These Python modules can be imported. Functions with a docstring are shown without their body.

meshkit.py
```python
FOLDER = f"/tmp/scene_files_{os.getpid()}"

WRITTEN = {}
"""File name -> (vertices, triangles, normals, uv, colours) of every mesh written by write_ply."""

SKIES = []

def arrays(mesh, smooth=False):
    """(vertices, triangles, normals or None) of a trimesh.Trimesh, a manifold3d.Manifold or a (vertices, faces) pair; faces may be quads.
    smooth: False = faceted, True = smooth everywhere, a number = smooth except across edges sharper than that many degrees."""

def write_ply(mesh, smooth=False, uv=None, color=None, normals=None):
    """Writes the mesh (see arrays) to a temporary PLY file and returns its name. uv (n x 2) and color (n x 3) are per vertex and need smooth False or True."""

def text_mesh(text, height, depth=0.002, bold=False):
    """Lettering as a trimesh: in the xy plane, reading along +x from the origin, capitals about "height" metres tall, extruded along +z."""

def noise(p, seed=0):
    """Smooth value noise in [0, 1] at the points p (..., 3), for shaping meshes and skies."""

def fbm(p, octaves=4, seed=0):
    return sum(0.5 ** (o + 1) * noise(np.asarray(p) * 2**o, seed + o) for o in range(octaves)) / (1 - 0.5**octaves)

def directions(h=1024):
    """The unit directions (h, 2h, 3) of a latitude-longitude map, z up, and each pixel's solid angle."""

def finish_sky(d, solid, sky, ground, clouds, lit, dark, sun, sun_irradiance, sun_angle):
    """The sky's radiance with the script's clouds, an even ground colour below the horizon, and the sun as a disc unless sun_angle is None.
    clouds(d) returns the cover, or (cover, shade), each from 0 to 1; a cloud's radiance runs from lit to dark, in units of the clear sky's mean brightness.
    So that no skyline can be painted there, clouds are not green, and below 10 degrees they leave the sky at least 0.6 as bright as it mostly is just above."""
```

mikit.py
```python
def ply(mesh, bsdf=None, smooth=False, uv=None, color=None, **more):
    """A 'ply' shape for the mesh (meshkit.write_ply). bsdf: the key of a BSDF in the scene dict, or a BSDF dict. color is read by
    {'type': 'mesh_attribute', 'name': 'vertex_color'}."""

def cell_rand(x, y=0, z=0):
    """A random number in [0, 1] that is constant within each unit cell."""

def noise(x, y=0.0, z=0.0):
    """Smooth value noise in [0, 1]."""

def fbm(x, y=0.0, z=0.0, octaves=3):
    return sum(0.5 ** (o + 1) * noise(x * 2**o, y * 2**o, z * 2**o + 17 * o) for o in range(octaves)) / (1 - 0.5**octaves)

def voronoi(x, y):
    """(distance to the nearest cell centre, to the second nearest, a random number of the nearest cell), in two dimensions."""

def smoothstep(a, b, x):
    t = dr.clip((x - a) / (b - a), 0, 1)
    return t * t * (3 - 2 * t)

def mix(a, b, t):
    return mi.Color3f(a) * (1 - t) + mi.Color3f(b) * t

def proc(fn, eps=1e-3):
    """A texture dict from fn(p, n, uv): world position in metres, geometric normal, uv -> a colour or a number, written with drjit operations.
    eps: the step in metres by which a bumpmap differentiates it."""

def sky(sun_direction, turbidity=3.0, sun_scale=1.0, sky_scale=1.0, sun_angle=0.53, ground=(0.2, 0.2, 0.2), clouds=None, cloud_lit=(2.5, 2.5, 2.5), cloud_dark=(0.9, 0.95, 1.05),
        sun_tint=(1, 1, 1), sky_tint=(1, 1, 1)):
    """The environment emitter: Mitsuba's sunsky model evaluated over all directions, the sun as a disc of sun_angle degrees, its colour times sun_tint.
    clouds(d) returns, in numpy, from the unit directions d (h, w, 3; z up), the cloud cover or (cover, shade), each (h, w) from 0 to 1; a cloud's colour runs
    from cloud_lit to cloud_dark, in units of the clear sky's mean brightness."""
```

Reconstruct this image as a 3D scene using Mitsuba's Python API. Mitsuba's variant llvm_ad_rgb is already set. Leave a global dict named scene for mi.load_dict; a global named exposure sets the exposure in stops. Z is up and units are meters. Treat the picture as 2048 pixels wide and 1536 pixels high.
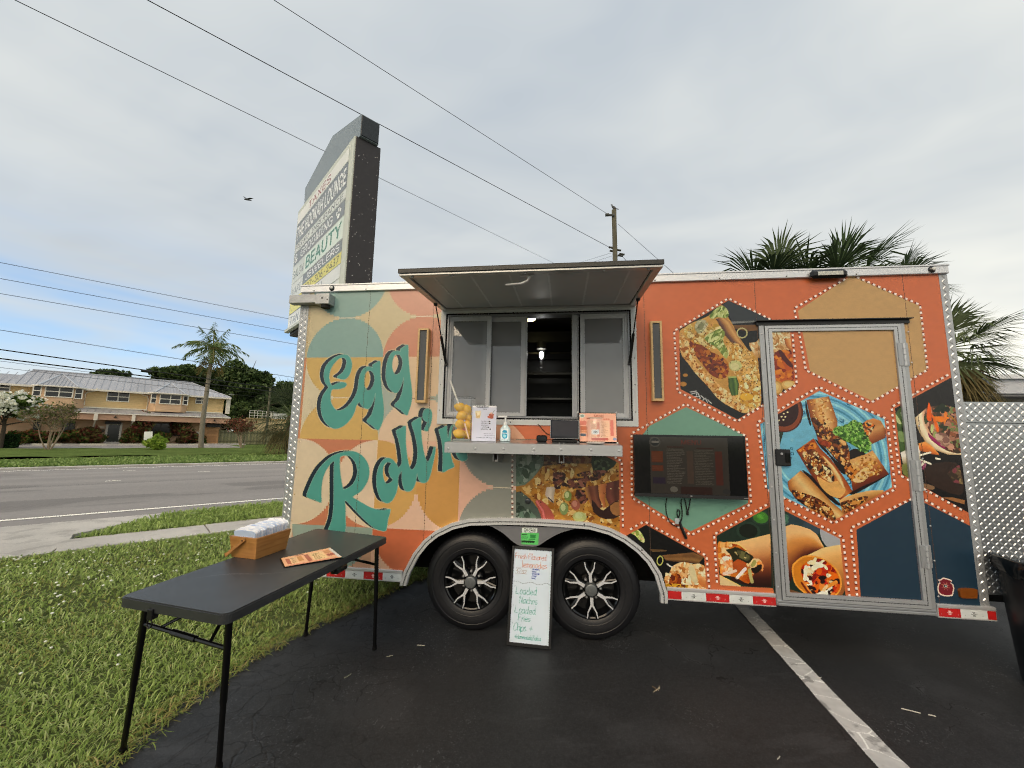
import math, random
import numpy as np, trimesh, mitsuba as mi, drjit as dr
import manifold3d as m3
import mikit, meshkit
from mikit import proc, noise, fbm, voronoi, cell_rand, smoothstep, mix
from shapely.geometry import Polygon, MultiPolygon, LineString, Point, box as sbox
from shapely.ops import unary_union
from shapely import affinity

T = mi.ScalarTransform4f
scene, labels = {}, {}
rng = np.random.default_rng(7)

# ------------------------------------------------------------------ camera, sky, exposure
# metres, z up; x runs along the trailer's side, y away from the viewer; the trailer's printed side is the plane y = 0
EYE = np.array([2.1954, -3.0345, 1.4026])
_pitch, _roll, _yaw = 0.131162, 0.0176536, -0.127546
_fw = np.array([math.sin(_yaw) * math.cos(_pitch), math.cos(_yaw) * math.cos(_pitch), math.sin(_pitch)])
_r0 = np.array([math.cos(_yaw), -math.sin(_yaw), 0.0])
_u0 = np.cross(_r0, _fw)
_up = -math.sin(_roll) * _r0 + math.cos(_roll) * _u0
scene['camera'] = {'type': 'perspective', 'fov': 2 * math.degrees(math.atan(1024 / 805.0)), 'fov_axis': 'x', 'near_clip': 0.05, 'far_clip': 900.0,
                   'to_world': T().look_at(origin=EYE.tolist(), target=(EYE + _fw).tolist(), up=_up.tolist())}


def clouds(d):
    """Grey overcast with streaks, thinner low in the left-hand (north-west) sky where blue shows."""
    x, y, z = d[..., 0], d[..., 1], np.maximum(d[..., 2], 0.0)
    k = 1.0 / (z + 0.16)
    p = np.stack([x * k * 1.0, y * k * 1.7, z * 0 + 3.1], -1)
    w = meshkit.fbm(p * 0.9, 3, 5)
    s = meshkit.fbm(p * 1.3 + np.stack([w * 1.5, w * 0.8, w], -1), 5, 11)
    streak = meshkit.fbm(np.stack([x * 2.2 + w * 0.7, y * 2.2, z * 19 + x * 2.0], -1), 4, 23)
    band = np.exp(-((z - 0.20) / 0.12) ** 2)
    az = np.arctan2(x, y)                                   # 0 = straight ahead, negative to the left
    west = np.clip((-az - 0.12) / 0.5, 0, 1) * (np.abs(az) < 2.2)
    cover = 1.0 - west * band * np.clip(2.3 - 3.3 * (0.45 * s + 0.55 * streak), 0, 1)
    east = np.clip((az + 0.30) / 1.0, 0, 1)
    low = np.exp(-z / 0.16)
    shade = 0.635 + 0.66 * (s - 0.5) + 0.30 * (streak - 0.5) * np.exp(-((z - 0.25) / 0.3) ** 2) + 0.34 * np.clip(z - 0.30, 0, 1) - low * (0.30 + 0.75 * east) - 0.12 * east
    return cover, np.clip(shade, 0.0, 1.0)


scene['sky'] = mikit.sky([-0.20, -0.80, 0.60], turbidity=3.0, sun_scale=0.24, sun_angle=44, sun_tint=(1.0, 0.97, 0.93), clouds=clouds, sky_scale=1.0,
                         cloud_lit=(2.36, 2.32, 2.06), cloud_dark=(0.88, 1.04, 1.24), sky_tint=(0.95, 1.0, 1.02), ground=(0.1, 0.1, 0.1))
exposure = 2.55

# ------------------------------------------------------------------ inks and materials
PALETTE, _PAL = [], {}


def srgb(h, k=1.0):
    c = np.array([int(h[i:i + 2], 16) for i in (0, 2, 4)]) / 255.0
    return np.where(c < 0.04045, c / 12.92, ((c + 0.055) / 1.055) ** 2.4) * k


def ink(c, k=1.0):
    """The number of a paint or ink: c is a hex colour or a linear triple."""
    v = tuple(np.round(srgb(c, k) if isinstance(c, str) else np.array(c, float) * k, 4))
    if v not in _PAL:
        _PAL[v] = len(PALETTE)
        PALETTE.append(v)
    return _PAL[v]


_ARR = []


def ink_colour(p, n, uv):
    if not _ARR:
        a = np.array(PALETTE, np.float32)
        for c in range(3):
            _ARR.append(mi.Float(a[:, c].copy()))
        dr.eval(*_ARR)
    i = mi.UInt32(uv.x + 0.5)
    c = mi.Color3f(*[dr.gather(mi.Float, a, i) for a in _ARR])
    w = (fbm(p.x * 34, p.y * 34, p.z * 34, 3) - 0.5) * 1.3 + (noise(p.x * 170, p.y * 170, p.z * 170) - 0.5) * 0.7
    return c * dr.maximum(1 + uv.y * w, 0.15)


INK = proc(ink_colour)


def ts(b):
    return {'type': 'twosided', 'bsdf': b}


def rgb(c):
    return {'type': 'rgb', 'value': list(map(float, srgb(c) if isinstance(c, str) else c))}


scene['matte'] = ts({'type': 'principled', 'base_color': INK, 'roughness': 0.85, 'specular': 0.25})
scene['satin'] = ts({'type': 'principled', 'base_color': INK, 'roughness': 0.42, 'specular': 0.45})
scene['vinyl'] = ts({'type': 'principled', 'base_color': INK, 'roughness': 0.27, 'specular': 0.5})
scene['gloss'] = ts({'type': 'principled', 'base_color': INK, 'roughness': 0.10, 'specular': 0.5})
scene['metal'] = ts({'type': 'principled', 'base_color': INK, 'metallic': 0.5, 'roughness': 0.36, 'specular': 0.5})
scene['bright_metal'] = ts({'type': 'principled', 'base_color': INK, 'metallic': 0.8, 'roughness': 0.22})
scene['glass'] = {'type': 'thindielectric', 'int_ior': 1.5}
scene['clear_acrylic'] = {'type': 'thindielectric', 'int_ior': 1.35}


def num(name):
    if name not in scene and name not in labels and not any(k.startswith(name + '__') for k in scene):
        return name
    i = 1
    while True:
        k = f'{name}_{i:03d}'
        if k not in scene and k not in labels and not any(q.startswith(k + '__') for q in scene):
            return k
        i += 1


_used = {}


def numc(name):
    """Fast numbering for parts."""
    if name not in _used:
        _used[name] = 0
        return name
    _used[name] += 1
    return f'{name}_{_used[name]:03d}'


def thing(key, label=None, cat=None, group=None, kind=None):
    d = labels.setdefault(key, {})
    for a, b in (('label', label), ('category', cat), ('group', group), ('kind', kind)):
        if b:
            d[a] = b
    return key


def prep(mesh, smooth):
    if isinstance(mesh, (list, tuple)) and len(mesh) and isinstance(mesh[0], trimesh.Trimesh):
        mesh = trimesh.util.concatenate(list(mesh))
    if hasattr(mesh, 'to_mesh'):
        q = mesh.to_mesh()
        mesh = trimesh.Trimesh(q.vert_properties[:, :3], q.tri_verts, process=False)
    if smooth not in (False, True, None):
        mesh.merge_vertices()
        mesh = trimesh.graph.smooth_shade(mesh, angle=math.radians(smooth), facet_minarea=None)
        smooth = True
    return mesh, smooth


def add(key, mesh, col='808080', fin='matte', var=0.12, smooth=False, k=1.0, tw=None):
    """One entry of the scene: a mesh in one paint."""
    key = numc(key)
    mesh, smooth = prep(mesh, smooth)
    uv = np.tile([float(ink(col, k)), float(var)], (len(mesh.vertices), 1))
    d = mikit.ply((np.array(mesh.vertices), np.array(mesh.faces)) if not smooth else mesh, fin, smooth=smooth, uv=uv)
    if tw is not None:
        d['to_world'] = tw
    scene[key] = d
    return key


def addm(key, mesh, bsdf, smooth=False, uv=None, **more):
    key = numc(key)
    mesh, smooth = prep(mesh, smooth)
    scene[key] = mikit.ply(mesh, bsdf, smooth=smooth, uv=uv, **more)
    return key


# ------------------------------------------------------------------ shapes
def cat(ms):
    return trimesh.util.concatenate(ms)


def box(x0, x1, y0, y1, z0, z1):
    m = trimesh.creation.box((abs(x1 - x0), abs(y1 - y0), abs(z1 - z0)))
    m.apply_translation(((x0 + x1) / 2, (y0 + y1) / 2, (z0 + z1) / 2))
    return m


def rbox(x0, x1, y0, y1, z0, z1, b=0.003):
    """A box with chamfered edges."""
    pts = []
    lo, hi = np.minimum((x0, y0, z0), (x1, y1, z1)), np.maximum((x0, y0, z0), (x1, y1, z1))
    b = min(b, 0.45 * (hi - lo).min())
    for s in np.ndindex(2, 2, 2):
        c = np.where(np.array(s) == 1, hi, lo)
        e = np.where(np.array(s) == 1, -b, b)
        for a in range(3):
            q = c + e
            q[a] = c[a]
            pts.append(q)
    return trimesh.Trimesh(np.array(pts)).convex_hull


def tube(pts, r, n=8, cap=True):
    p = np.asarray(pts, float)
    t = np.gradient(p, axis=0)
    t /= np.linalg.norm(t, axis=1, keepdims=True) + 1e-12
    ref = np.array([0, 0, 1.0]) if abs(t[:, 2]).mean() < 0.8 else np.array([1.0, 0, 0])
    a = np.cross(t, ref)
    a /= np.linalg.norm(a, axis=1, keepdims=True) + 1e-12
    b = np.cross(t, a)
    rr = np.broadcast_to(r, (len(p),))[:, None, None]
    g = np.arange(n) * 2 * np.pi / n
    v = p[:, None] + rr * (np.cos(g)[None, :, None] * a[:, None] + np.sin(g)[None, :, None] * b[:, None])
    i, j = np.meshgrid(np.arange(len(p) - 1), np.arange(n), indexing='ij')
    q = np.stack([i * n + j, i * n + (j + 1) % n, (i + 1) * n + (j + 1) % n, (i + 1) * n + j], -1).reshape(-1, 4)
    f = np.vstack([q[:, [0, 1, 2]], q[:, [0, 2, 3]]])
    v = v.reshape(-1, 3)
    if cap:
        L = len(v)
        v = np.vstack([v, p[:1], p[-1:]])
        k = np.arange(n)
        f = np.vstack([f, np.stack([(k + 1) % n, k, k * 0 + L], 1), np.stack([(len(p) - 1) * n + k, (len(p) - 1) * n + (k + 1) % n, k * 0 + L + 1], 1)])
    m = trimesh.Trimesh(v, f, process=False)
    if m.volume < 0:
        m.invert()
    return m


def cyl(p0, p1, r, n=16, r1=None):
    return tube([p0, p1], [r, r if r1 is None else r1], n)


def lathe(prof, n=32, axis='z', at=(0, 0, 0)):
    m = trimesh.creation.revolve(np.array(prof, float), sections=n)
    if axis == 'y':                                   # the profile's height runs towards -y (to the viewer)
        m.apply_transform(trimesh.transformations.rotation_matrix(math.pi / 2, [1, 0, 0]))
    m.apply_translation(at)
    if m.is_watertight and m.volume < 0:
        m.invert()
    return m


def polys(g):
    if g is None or g.is_empty:
        return []
    if g.geom_type == 'Polygon':
        return [g] if g.area > 1e-9 else []
    return [q for h in getattr(g, 'geoms', []) for q in polys(h)]


def prism(g, y0, y1):
    """A shape drawn in (x, z), as thick as from y0 (front) to y1."""
    out = []
    for q in polys(g):
        m = trimesh.creation.extrude_polygon(q, y1 - y0, engine='earcut')
        v = m.vertices
        out.append(trimesh.Trimesh(np.stack([v[:, 0], y1 - v[:, 2], v[:, 1]], 1), m.faces, process=False))
    return cat(out)


def slab(g, z0, z1):
    out = [trimesh.creation.extrude_polygon(q, z1 - z0, engine='earcut') for q in polys(g)]
    m = cat(out)
    m.apply_translation((0, 0, z0))
    return m


def sheet(g, z=0.0):
    out = []
    for q in polys(g):
        v, f = trimesh.creation.triangulate_polygon(q, engine='earcut')
        out.append(trimesh.Trimesh(np.c_[v, np.full(len(v), z)], f, process=False))
    m = cat(out)
    if len(m.faces) and m.face_normals[:, 2].mean() < 0:
        m.invert()
    return m


def crv(pts, n=6, closed=True):
    """A smooth closed curve through the points."""
    p = np.array(pts, float)
    P = np.roll(p, 1, 0), p, np.roll(p, -1, 0), np.roll(p, -2, 0)
    out = []
    for t in np.arange(n) / n:
        out.append(0.5 * (2 * P[1] + (P[2] - P[0]) * t + (2 * P[0] - 5 * P[1] + 4 * P[2] - P[3]) * t * t + (3 * P[1] - P[0] - 3 * P[2] + P[3]) * t ** 3))
    q = np.stack(out, 1)
    if not closed:
        q = q[1:-2] if len(p) > 3 else q[:-1]
    return q.reshape(-1, 2)


def poly(pts, smooth=0):
    g = Polygon(crv(pts, smooth) if smooth else pts)
    return g if g.is_valid else g.buffer(0)


def ell(c, rx, ry, rot=0.0, n=14):
    a = np.arange(n) * 2 * np.pi / n
    x, y = rx * np.cos(a), ry * np.sin(a)
    return Polygon(np.stack([c[0] + x * math.cos(rot) - y * math.sin(rot), c[1] + x * math.sin(rot) + y * math.cos(rot)], 1))


class Print:
    """Flat print: pieces of ink in (u, v), laid over one another, made one mesh on a plane."""

    def __init__(self, clip=None):
        self.v, self.f, self.uv, self.n, self.clip = [], [], [], 0, clip

    def put(self, g, col, layer=0, var=0.1, k=1.0, clip=True):
        if clip and self.clip is not None:
            if not self.clip.contains(g):
                g = g.intersection(self.clip)
        for q in polys(g):
            try:
                v, f = trimesh.creation.triangulate_polygon(q, engine='earcut')
            except Exception:
                continue
            if len(f) == 0:
                continue
            v = np.asarray(v)
            f = np.asarray(f)
            a = v[f[:, 1]] - v[f[:, 0]]
            b = v[f[:, 2]] - v[f[:, 0]]
            s = a[:, 0] * b[:, 1] - a[:, 1] * b[:, 0] < 0
            f[s] = f[s][:, ::-1]
            self.v.append(np.c_[v, np.full(len(v), layer)])
            self.f.append(f + self.n)
            self.uv.append(np.tile([float(ink(col, k)), float(var)], (len(v), 1)))
            self.n += len(v)

    def build(self, key, fin='vinyl', frame=None, step=0.00028, base=0.0006):
        """frame(u, v, h) maps to space (h = height above the plane); default: the trailer's side."""
        if not self.v:
            return None
        v = np.vstack(self.v)
        h = base + step * v[:, 2]
        P = np.stack([v[:, 0], -h, v[:, 1]], 1) if frame is None else frame(v[:, 0], v[:, 1], h)
        key = numc(key)
        scene[key] = mikit.ply((P, np.vstack(self.f)), fin, uv=np.vstack(self.uv))
        return key


def inside(g, n, r=None):
    r = r or rng
    x0, y0, x1, y1 = g.bounds
    out = []
    from shapely import prepare, contains_xy
    prepare(g)
    while len(out) < n:
        c = r.uniform((x0, y0), (x1, y1), (max(64, 2 * n), 2))
        out.extend(c[contains_xy(g, c[:, 0], c[:, 1])].tolist())
    return np.array(out[:n])


def scatter(pr, g, n, size, cols, layer=1, asp=(1, 2.2), ang=(0, 3.14), var=0.15, keep=True):
    """Many small irregular pieces inside g (grains, strands, specks)."""
    for c in inside(g, n):
        s = rng.uniform(*size)
        a = rng.uniform(*asp)
        e = ell(c, s * a ** 0.5, s / a ** 0.5, rng.uniform(*ang), 9)
        w = np.array(e.exterior.coords)[:-1]
        w = c + (w - c) * rng.uniform(0.75, 1.2, (len(w), 1))
        e = Polygon(w)
        if keep:
            e = e.intersection(g)
        pr.put(e, cols[rng.integers(len(cols))], layer + rng.uniform(0, 0.9), var)


def bands(pr, A, B, cols, layer=1, var=0.12, n=None, sub=8):
    """A rounded surface seen from the side: strips from curve A to curve B through the colours."""
    def res(P, m=24):
        P = np.array(P, float)
        s = np.r_[0, np.cumsum(np.linalg.norm(np.diff(P, axis=0), axis=1))]
        t = np.linspace(0, s[-1], m)
        return np.stack([np.interp(t, s, P[:, 0]), np.interp(t, s, P[:, 1])], 1)
    A, B = res(A), res(B)
    n = n or sub * (len(cols) - 1)
    c = np.array([srgb(q) for q in cols])
    for i in range(n):
        a, b = i / n, (i + 1) / n
        g = Polygon(np.vstack([A * (1 - a) + B * a, (A * (1 - b) + B * b)[::-1]]))
        g = g if g.is_valid else g.buffer(0)
        t = (i + 0.5) / n * (len(cols) - 1)
        j = min(int(t), len(cols) - 2)
        pr.put(g, tuple(c[j] * (1 - (t - j)) + c[j + 1] * (t - j)), layer, var)


def dashes(pr, pts, col='F2E6DC', size=0.0138, gap=0.0375, layer=3):
    p = np.array(pts, float)
    for a, b in zip(p[:-1], p[1:]):
        L = np.linalg.norm(b - a)
        m = max(1, int(round(L / gap)))
        d = (b - a) / L
        nrm = np.array([-d[1], d[0]])
        for i in range(m):
            c = a + d * (i + 0.5) * L / m
            w, h = size * 0.58, size * 0.5
            pr.put(Polygon([c - d * w - nrm * h, c + d * w - nrm * h, c + d * w + nrm * h, c - d * w + nrm * h]), col, layer, 0.05)
            pr.put(Polygon([c + d * w - nrm * h, c + d * w * 2.1 - nrm * h, c + d * w * 2.1 + nrm * h, c + d * w + nrm * h]), '7E3A24', layer - 1, 0.05)


def text_poly(s, h, bold=False):
    """Lettering as a flat shape, capitals h tall, from the origin."""
    m = meshkit.text_mesh(s, h, 0.002, bold)
    f = m.faces[m.face_normals[:, 2] > 0.5]
    v = m.vertices[:, :2]
    return unary_union([Polygon(v[t]) for t in f]).buffer(0)


def text_fit(s, x0, x1, y0, y1, bold=False):
    g = text_poly(s, 1.0, bold)
    a, b, c, d = g.bounds
    return affinity.affine_transform(g, [(x1 - x0) / (c - a), 0, 0, (y1 - y0) / (d - b), x0 - a * (x1 - x0) / (c - a), y0 - b * (y1 - y0) / (d - b)])


def stroke(pts, w, smooth=0):
    p = crv(pts, smooth, closed=False) if smooth and len(pts) > 3 else pts
    return LineString(p).buffer(w / 2, cap_style=1, join_style=1, quad_segs=3)


# ================================================================== the ground: lot, lawn, pavement, road
RA = math.radians(50)
RD, RN = np.array([math.cos(RA), math.sin(RA)]), np.array([-math.sin(RA), math.cos(RA)])      # along the road, away across it
RO = EYE[:2].copy()


def rf(s, n):
    return RO + np.asarray(s)[..., None] * RD + np.asarray(n)[..., None] * RN


def rpoly(sn, smooth=0):
    q = np.array(sn, float)
    if smooth:
        q = crv(q, smooth)
    return Polygon(rf(q[:, 0], q[:, 1]))


def s_of(p):
    return (p.x - float(RO[0])) * float(RD[0]) + (p.y - float(RO[1])) * float(RD[1])


def n_of(p):
    return (p.x - float(RO[0])) * float(RN[0]) + (p.y - float(RO[1])) * float(RN[1])


def asphalt(p, n, uv):
    w = fbm(p.x * 2.3, p.y * 2.3, 1.7, 5) - 0.5
    v = fbm(p.x * 2.3 + 9.1, p.y * 2.3, 4.2, 5) - 0.5
    a, b, _ = voronoi(p.x * 1.25 + w * 2.2, p.y * 1.25 + v * 2.2)
    gate = smoothstep(0.46, 0.58, fbm(p.x * 1.3 + 3, p.y * 1.3, 7.0, 3))
    wid = 0.006 + 0.030 * noise(p.x * 9, p.y * 9, 3.0) * noise(p.x * 2, p.y * 2, 8.0)
    crack = (1 - smoothstep(0.3 * wid, wid, b - a)) * gate
    pale = (1 - smoothstep(wid, 3.0 * wid, b - a)) * gate * smoothstep(0.5, 0.7, noise(p.x * 5, p.y * 5, 1.0))
    left = smoothstep(1.75, 0.75, p.x + (fbm(p.x * 2, p.y * 2, 0.3, 3) - 0.5) * 1.2)
    c, d, _ = voronoi(p.x * 6.5 + w * 5.0, p.y * 6.5 + v * 5.0)
    craze = (1 - smoothstep(0.01, 0.06, d - c)) * left * smoothstep(0.38, 0.54, fbm(p.x * 4, p.y * 4, 2.0, 3))
    grain = noise(p.x * 230, p.y * 230, 0.5)
    mid = noise(p.x * 75, p.y * 75, 2.5)
    big = fbm(p.x * 0.8, p.y * 0.8, 0.0, 5)
    col = 0.0085 + 0.016 * big + 0.034 * (grain - 0.35) * grain + 0.010 * (mid - 0.3)
    speck = smoothstep(0.80, 0.90, noise(p.x * 120, p.y * 120, 3)) * smoothstep(0.55, 0.75, fbm(p.x * 3.1, p.y * 3.1, 2, 3))
    dust = smoothstep(0.54, 0.78, fbm(p.x * 1.6, p.y * 2.4, 5.0, 5))
    scuff = smoothstep(0.60, 0.75, fbm(p.x * 3.0 + p.y * 1.5, p.y * 14 - p.x * 4, 6.0, 4)) * smoothstep(0.45, 0.7, fbm(p.x * 0.7 + 5, p.y * 0.7, 1.0, 2))
    col = col + 0.012 * dust + 0.05 * speck + 0.016 * scuff + 0.022 * pale
    col = col * (1 - 0.8 * crack) * (1 - 0.7 * craze)
    return mi.Color3f(col * 0.80, col * 0.83, col * 0.90)


def asphalt_h(p, n, uv):
    w = fbm(p.x * 2.3, p.y * 2.3, 1.7, 3) - 0.5
    v = fbm(p.x * 2.3 + 9.1, p.y * 2.3, 4.2, 3) - 0.5
    c, d, _ = voronoi(p.x * 6.5 + w * 3.2, p.y * 6.5 + v * 3.2)
    left = smoothstep(1.75, 0.75, p.x)
    return 0.5 * noise(p.x * 150, p.y * 150, 0.0) + 0.5 * noise(p.x * 60, p.y * 60, 0.0) + 1.1 * smoothstep(0.0, 0.09, d - c) * left + 2.0 * fbm(p.x * 5, p.y * 5, 0, 2)


scene['asphalt'] = ts({'type': 'bumpmap', 'arbitrary': proc(asphalt_h, 0.002), 'scale': 0.0022, 'bsdf': {'type': 'principled', 'base_color': proc(asphalt), 'roughness': 0.55, 'specular': 0.4}})


def stripe_col(p, n, uv):
    w = fbm(p.x * 3.1, p.y * 3.1, 1.7, 3) - 0.5
    a, b, _ = voronoi(p.x * 4.0 + w * 1.2, p.y * 7.5 + w * 2.0)
    line = 1 - smoothstep(0.01, 0.05, b - a)
    e = fbm(p.x * 24, p.y * 24, 0, 3)
    c = 0.42 + 0.16 * e + 0.30 * line
    wear = smoothstep(0.66, 0.78, fbm(p.x * 17, p.y * 17, 3, 4))
    c = c * (1 - 0.45 * wear)
    return mi.Color3f(c, c, c * 0.985)


scene['stripe_paint'] = ts({'type': 'principled', 'base_color': proc(stripe_col), 'roughness': 0.6, 'specular': 0.3})


def soil(p, n, uv):
    f = fbm(p.x * 3, p.y * 3, 0, 4)
    g = noise(p.x * 45, p.y * 45, 0)
    c = mix((0.070, 0.092, 0.034), (0.115, 0.140, 0.052), f * 1.2 - 0.1)
    return mix(c, (0.080, 0.070, 0.035), smoothstep(0.68, 0.9, g) * 0.6)


scene['turf'] = ts({'type': 'diffuse', 'reflectance': proc(soil)})


def far_grass(p, n, uv):
    s, m = s_of(p), n_of(p)
    f = fbm(s * 0.5, m * 1.3, 0, 4)
    g = fbm(s * 3.0, m * 7.0, 2.0, 3)
    c = mix((0.085, 0.125, 0.036), (0.135, 0.185, 0.055), f * 1.4 - 0.2)
    c = c * (0.65 + 0.7 * g)
    return mix(c, (0.13, 0.15, 0.05), smoothstep(0.55, 0.8, fbm(s * 0.9, m * 2.2, 9, 3)) * 0.5)


scene['far_turf'] = ts({'type': 'diffuse', 'reflectance': proc(far_grass)})


def road_col(p, n, uv):
    s, m = s_of(p), n_of(p)
    st = fbm(s * 0.12, m * 2.2, 0, 4)
    lane = 0.5 + 0.5 * dr.cos((m - 10.0) * float(2 * np.pi / 1.75))
    g = noise(s * 30, m * 30, 0)
    c = 0.215 + 0.06 * (st - 0.5) - 0.018 * lane + 0.03 * (g - 0.5)
    pat = smoothstep(0.62, 0.66, fbm(s * 0.35 + 4, m * 0.9, 3, 2))
    c = c * (1 - 0.22 * pat)
    tar = 1 - smoothstep(0.0, 0.05, dr.abs(m - 15.4 + 0.12 * (fbm(s * 0.4, 0.3, 0.2, 2) - 0.5)))
    c = c * (1 - 0.35 * tar)
    return mi.Color3f(c * 1.04, c * 0.985, c * 0.95)


scene['road_surface'] = ts({'type': 'principled', 'base_color': proc(road_col), 'roughness': 0.8, 'specular': 0.25})


def conc(p, n, uv):
    f = fbm(p.x * 1.6, p.y * 1.6, 0, 4)
    g = noise(p.x * 70, p.y * 70, 0)
    st = smoothstep(0.55, 0.75, fbm(p.x * 5, p.y * 5, 4, 3))
    c = 0.40 + 0.18 * (f - 0.5) + 0.05 * (g - 0.5) - 0.07 * st
    return mi.Color3f(c * 1.04, c, c * 0.93)


scene['concrete'] = ts({'type': 'principled', 'base_color': proc(conc), 'roughness': 0.85, 'specular': 0.2})

# base sheet to the horizon
g = add('ground', sheet(sbox(-400, -400, 400, 500), -0.060), '4A5238', 'matte', 0.3)
thing(g, kind='structure')
edge = [(0.2817,-1.31),(0.2328,-1.138),(0.2252,-1.005),(0.243,-0.8785),(0.2392,-0.745),(0.2475,-0.6088),(0.2656,-0.467),(0.2996,-0.3264),(0.3326,-0.1638),(0.389,-0.0117),(0.4463,0.1645),(0.5104,0.3614)]
edge = [(0.62, -3.6), (0.36, -2.3), (0.285, -1.75)] + edge + [(0.62, 0.68), (1.05, 1.55), (1.8, 2.8), (2.9, 4.4), (6.0, 8.8)]
ec = crv(edge, 8, closed=False)
wob = np.array([(meshkit.fbm(np.array([[x * 6, y * 6, 0.5]]), 3)[0] - 0.5) * 0.085 + (meshkit.noise(np.array([[x * 37, y * 37, 1.5]]))[0] - 0.5) * 0.030 for x, y in ec])
ec = ec + np.c_[wob, -wob * 0.4]
end = rf(ec[-1] @ RD * 0 + 11.5, 7.04)
lawn = Polygon(np.vstack([ec, [rf(13.0, 7.05), rf(-9.0, 7.05), (-9.0, -6.0), (0.62, -6.0)]])).buffer(0)
lot = Polygon(np.vstack([ec, [rf(13.0, 7.05), rf(60, 7.05), (70, -40), (0.62, -40)]])).buffer(0)
thing(addm('parking_lot', sheet(lot, 0.0), 'asphalt'), kind='structure')
thing(addm('lawn', sheet(lawn, -0.008), 'turf'), kind='structure')
sl_, sr_ = np.array([(3.666,0.8677),(3.559,-0.8879)]), np.array([(3.781,0.8875),(3.693,-0.8677)])
st_ = Polygon([sl_[0] + (sl_[0] - sl_[1]) * 1.2, sr_[0] + (sr_[0] - sr_[1]) * 1.2, sr_[1] + (sr_[1] - sr_[0]) * 0.5, sl_[1] + (sl_[1] - sl_[0]) * 0.5])
pts = []
for a_, b_ in zip(list(st_.exterior.coords)[:-1], list(st_.exterior.coords)[1:]):
    for t in np.linspace(0, 1, 60, endpoint=False):
        q = np.array(a_) * (1 - t) + np.array(b_) * t
        pts.append(q + (meshkit.noise(np.array([[q[0] * 40, q[1] * 40, 3.0]]))[0] - 0.5) * 0.012)
thing(addm('parking_stripe', sheet(Polygon(pts).buffer(0), 0.004), 'stripe_paint'), kind='structure')

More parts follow.
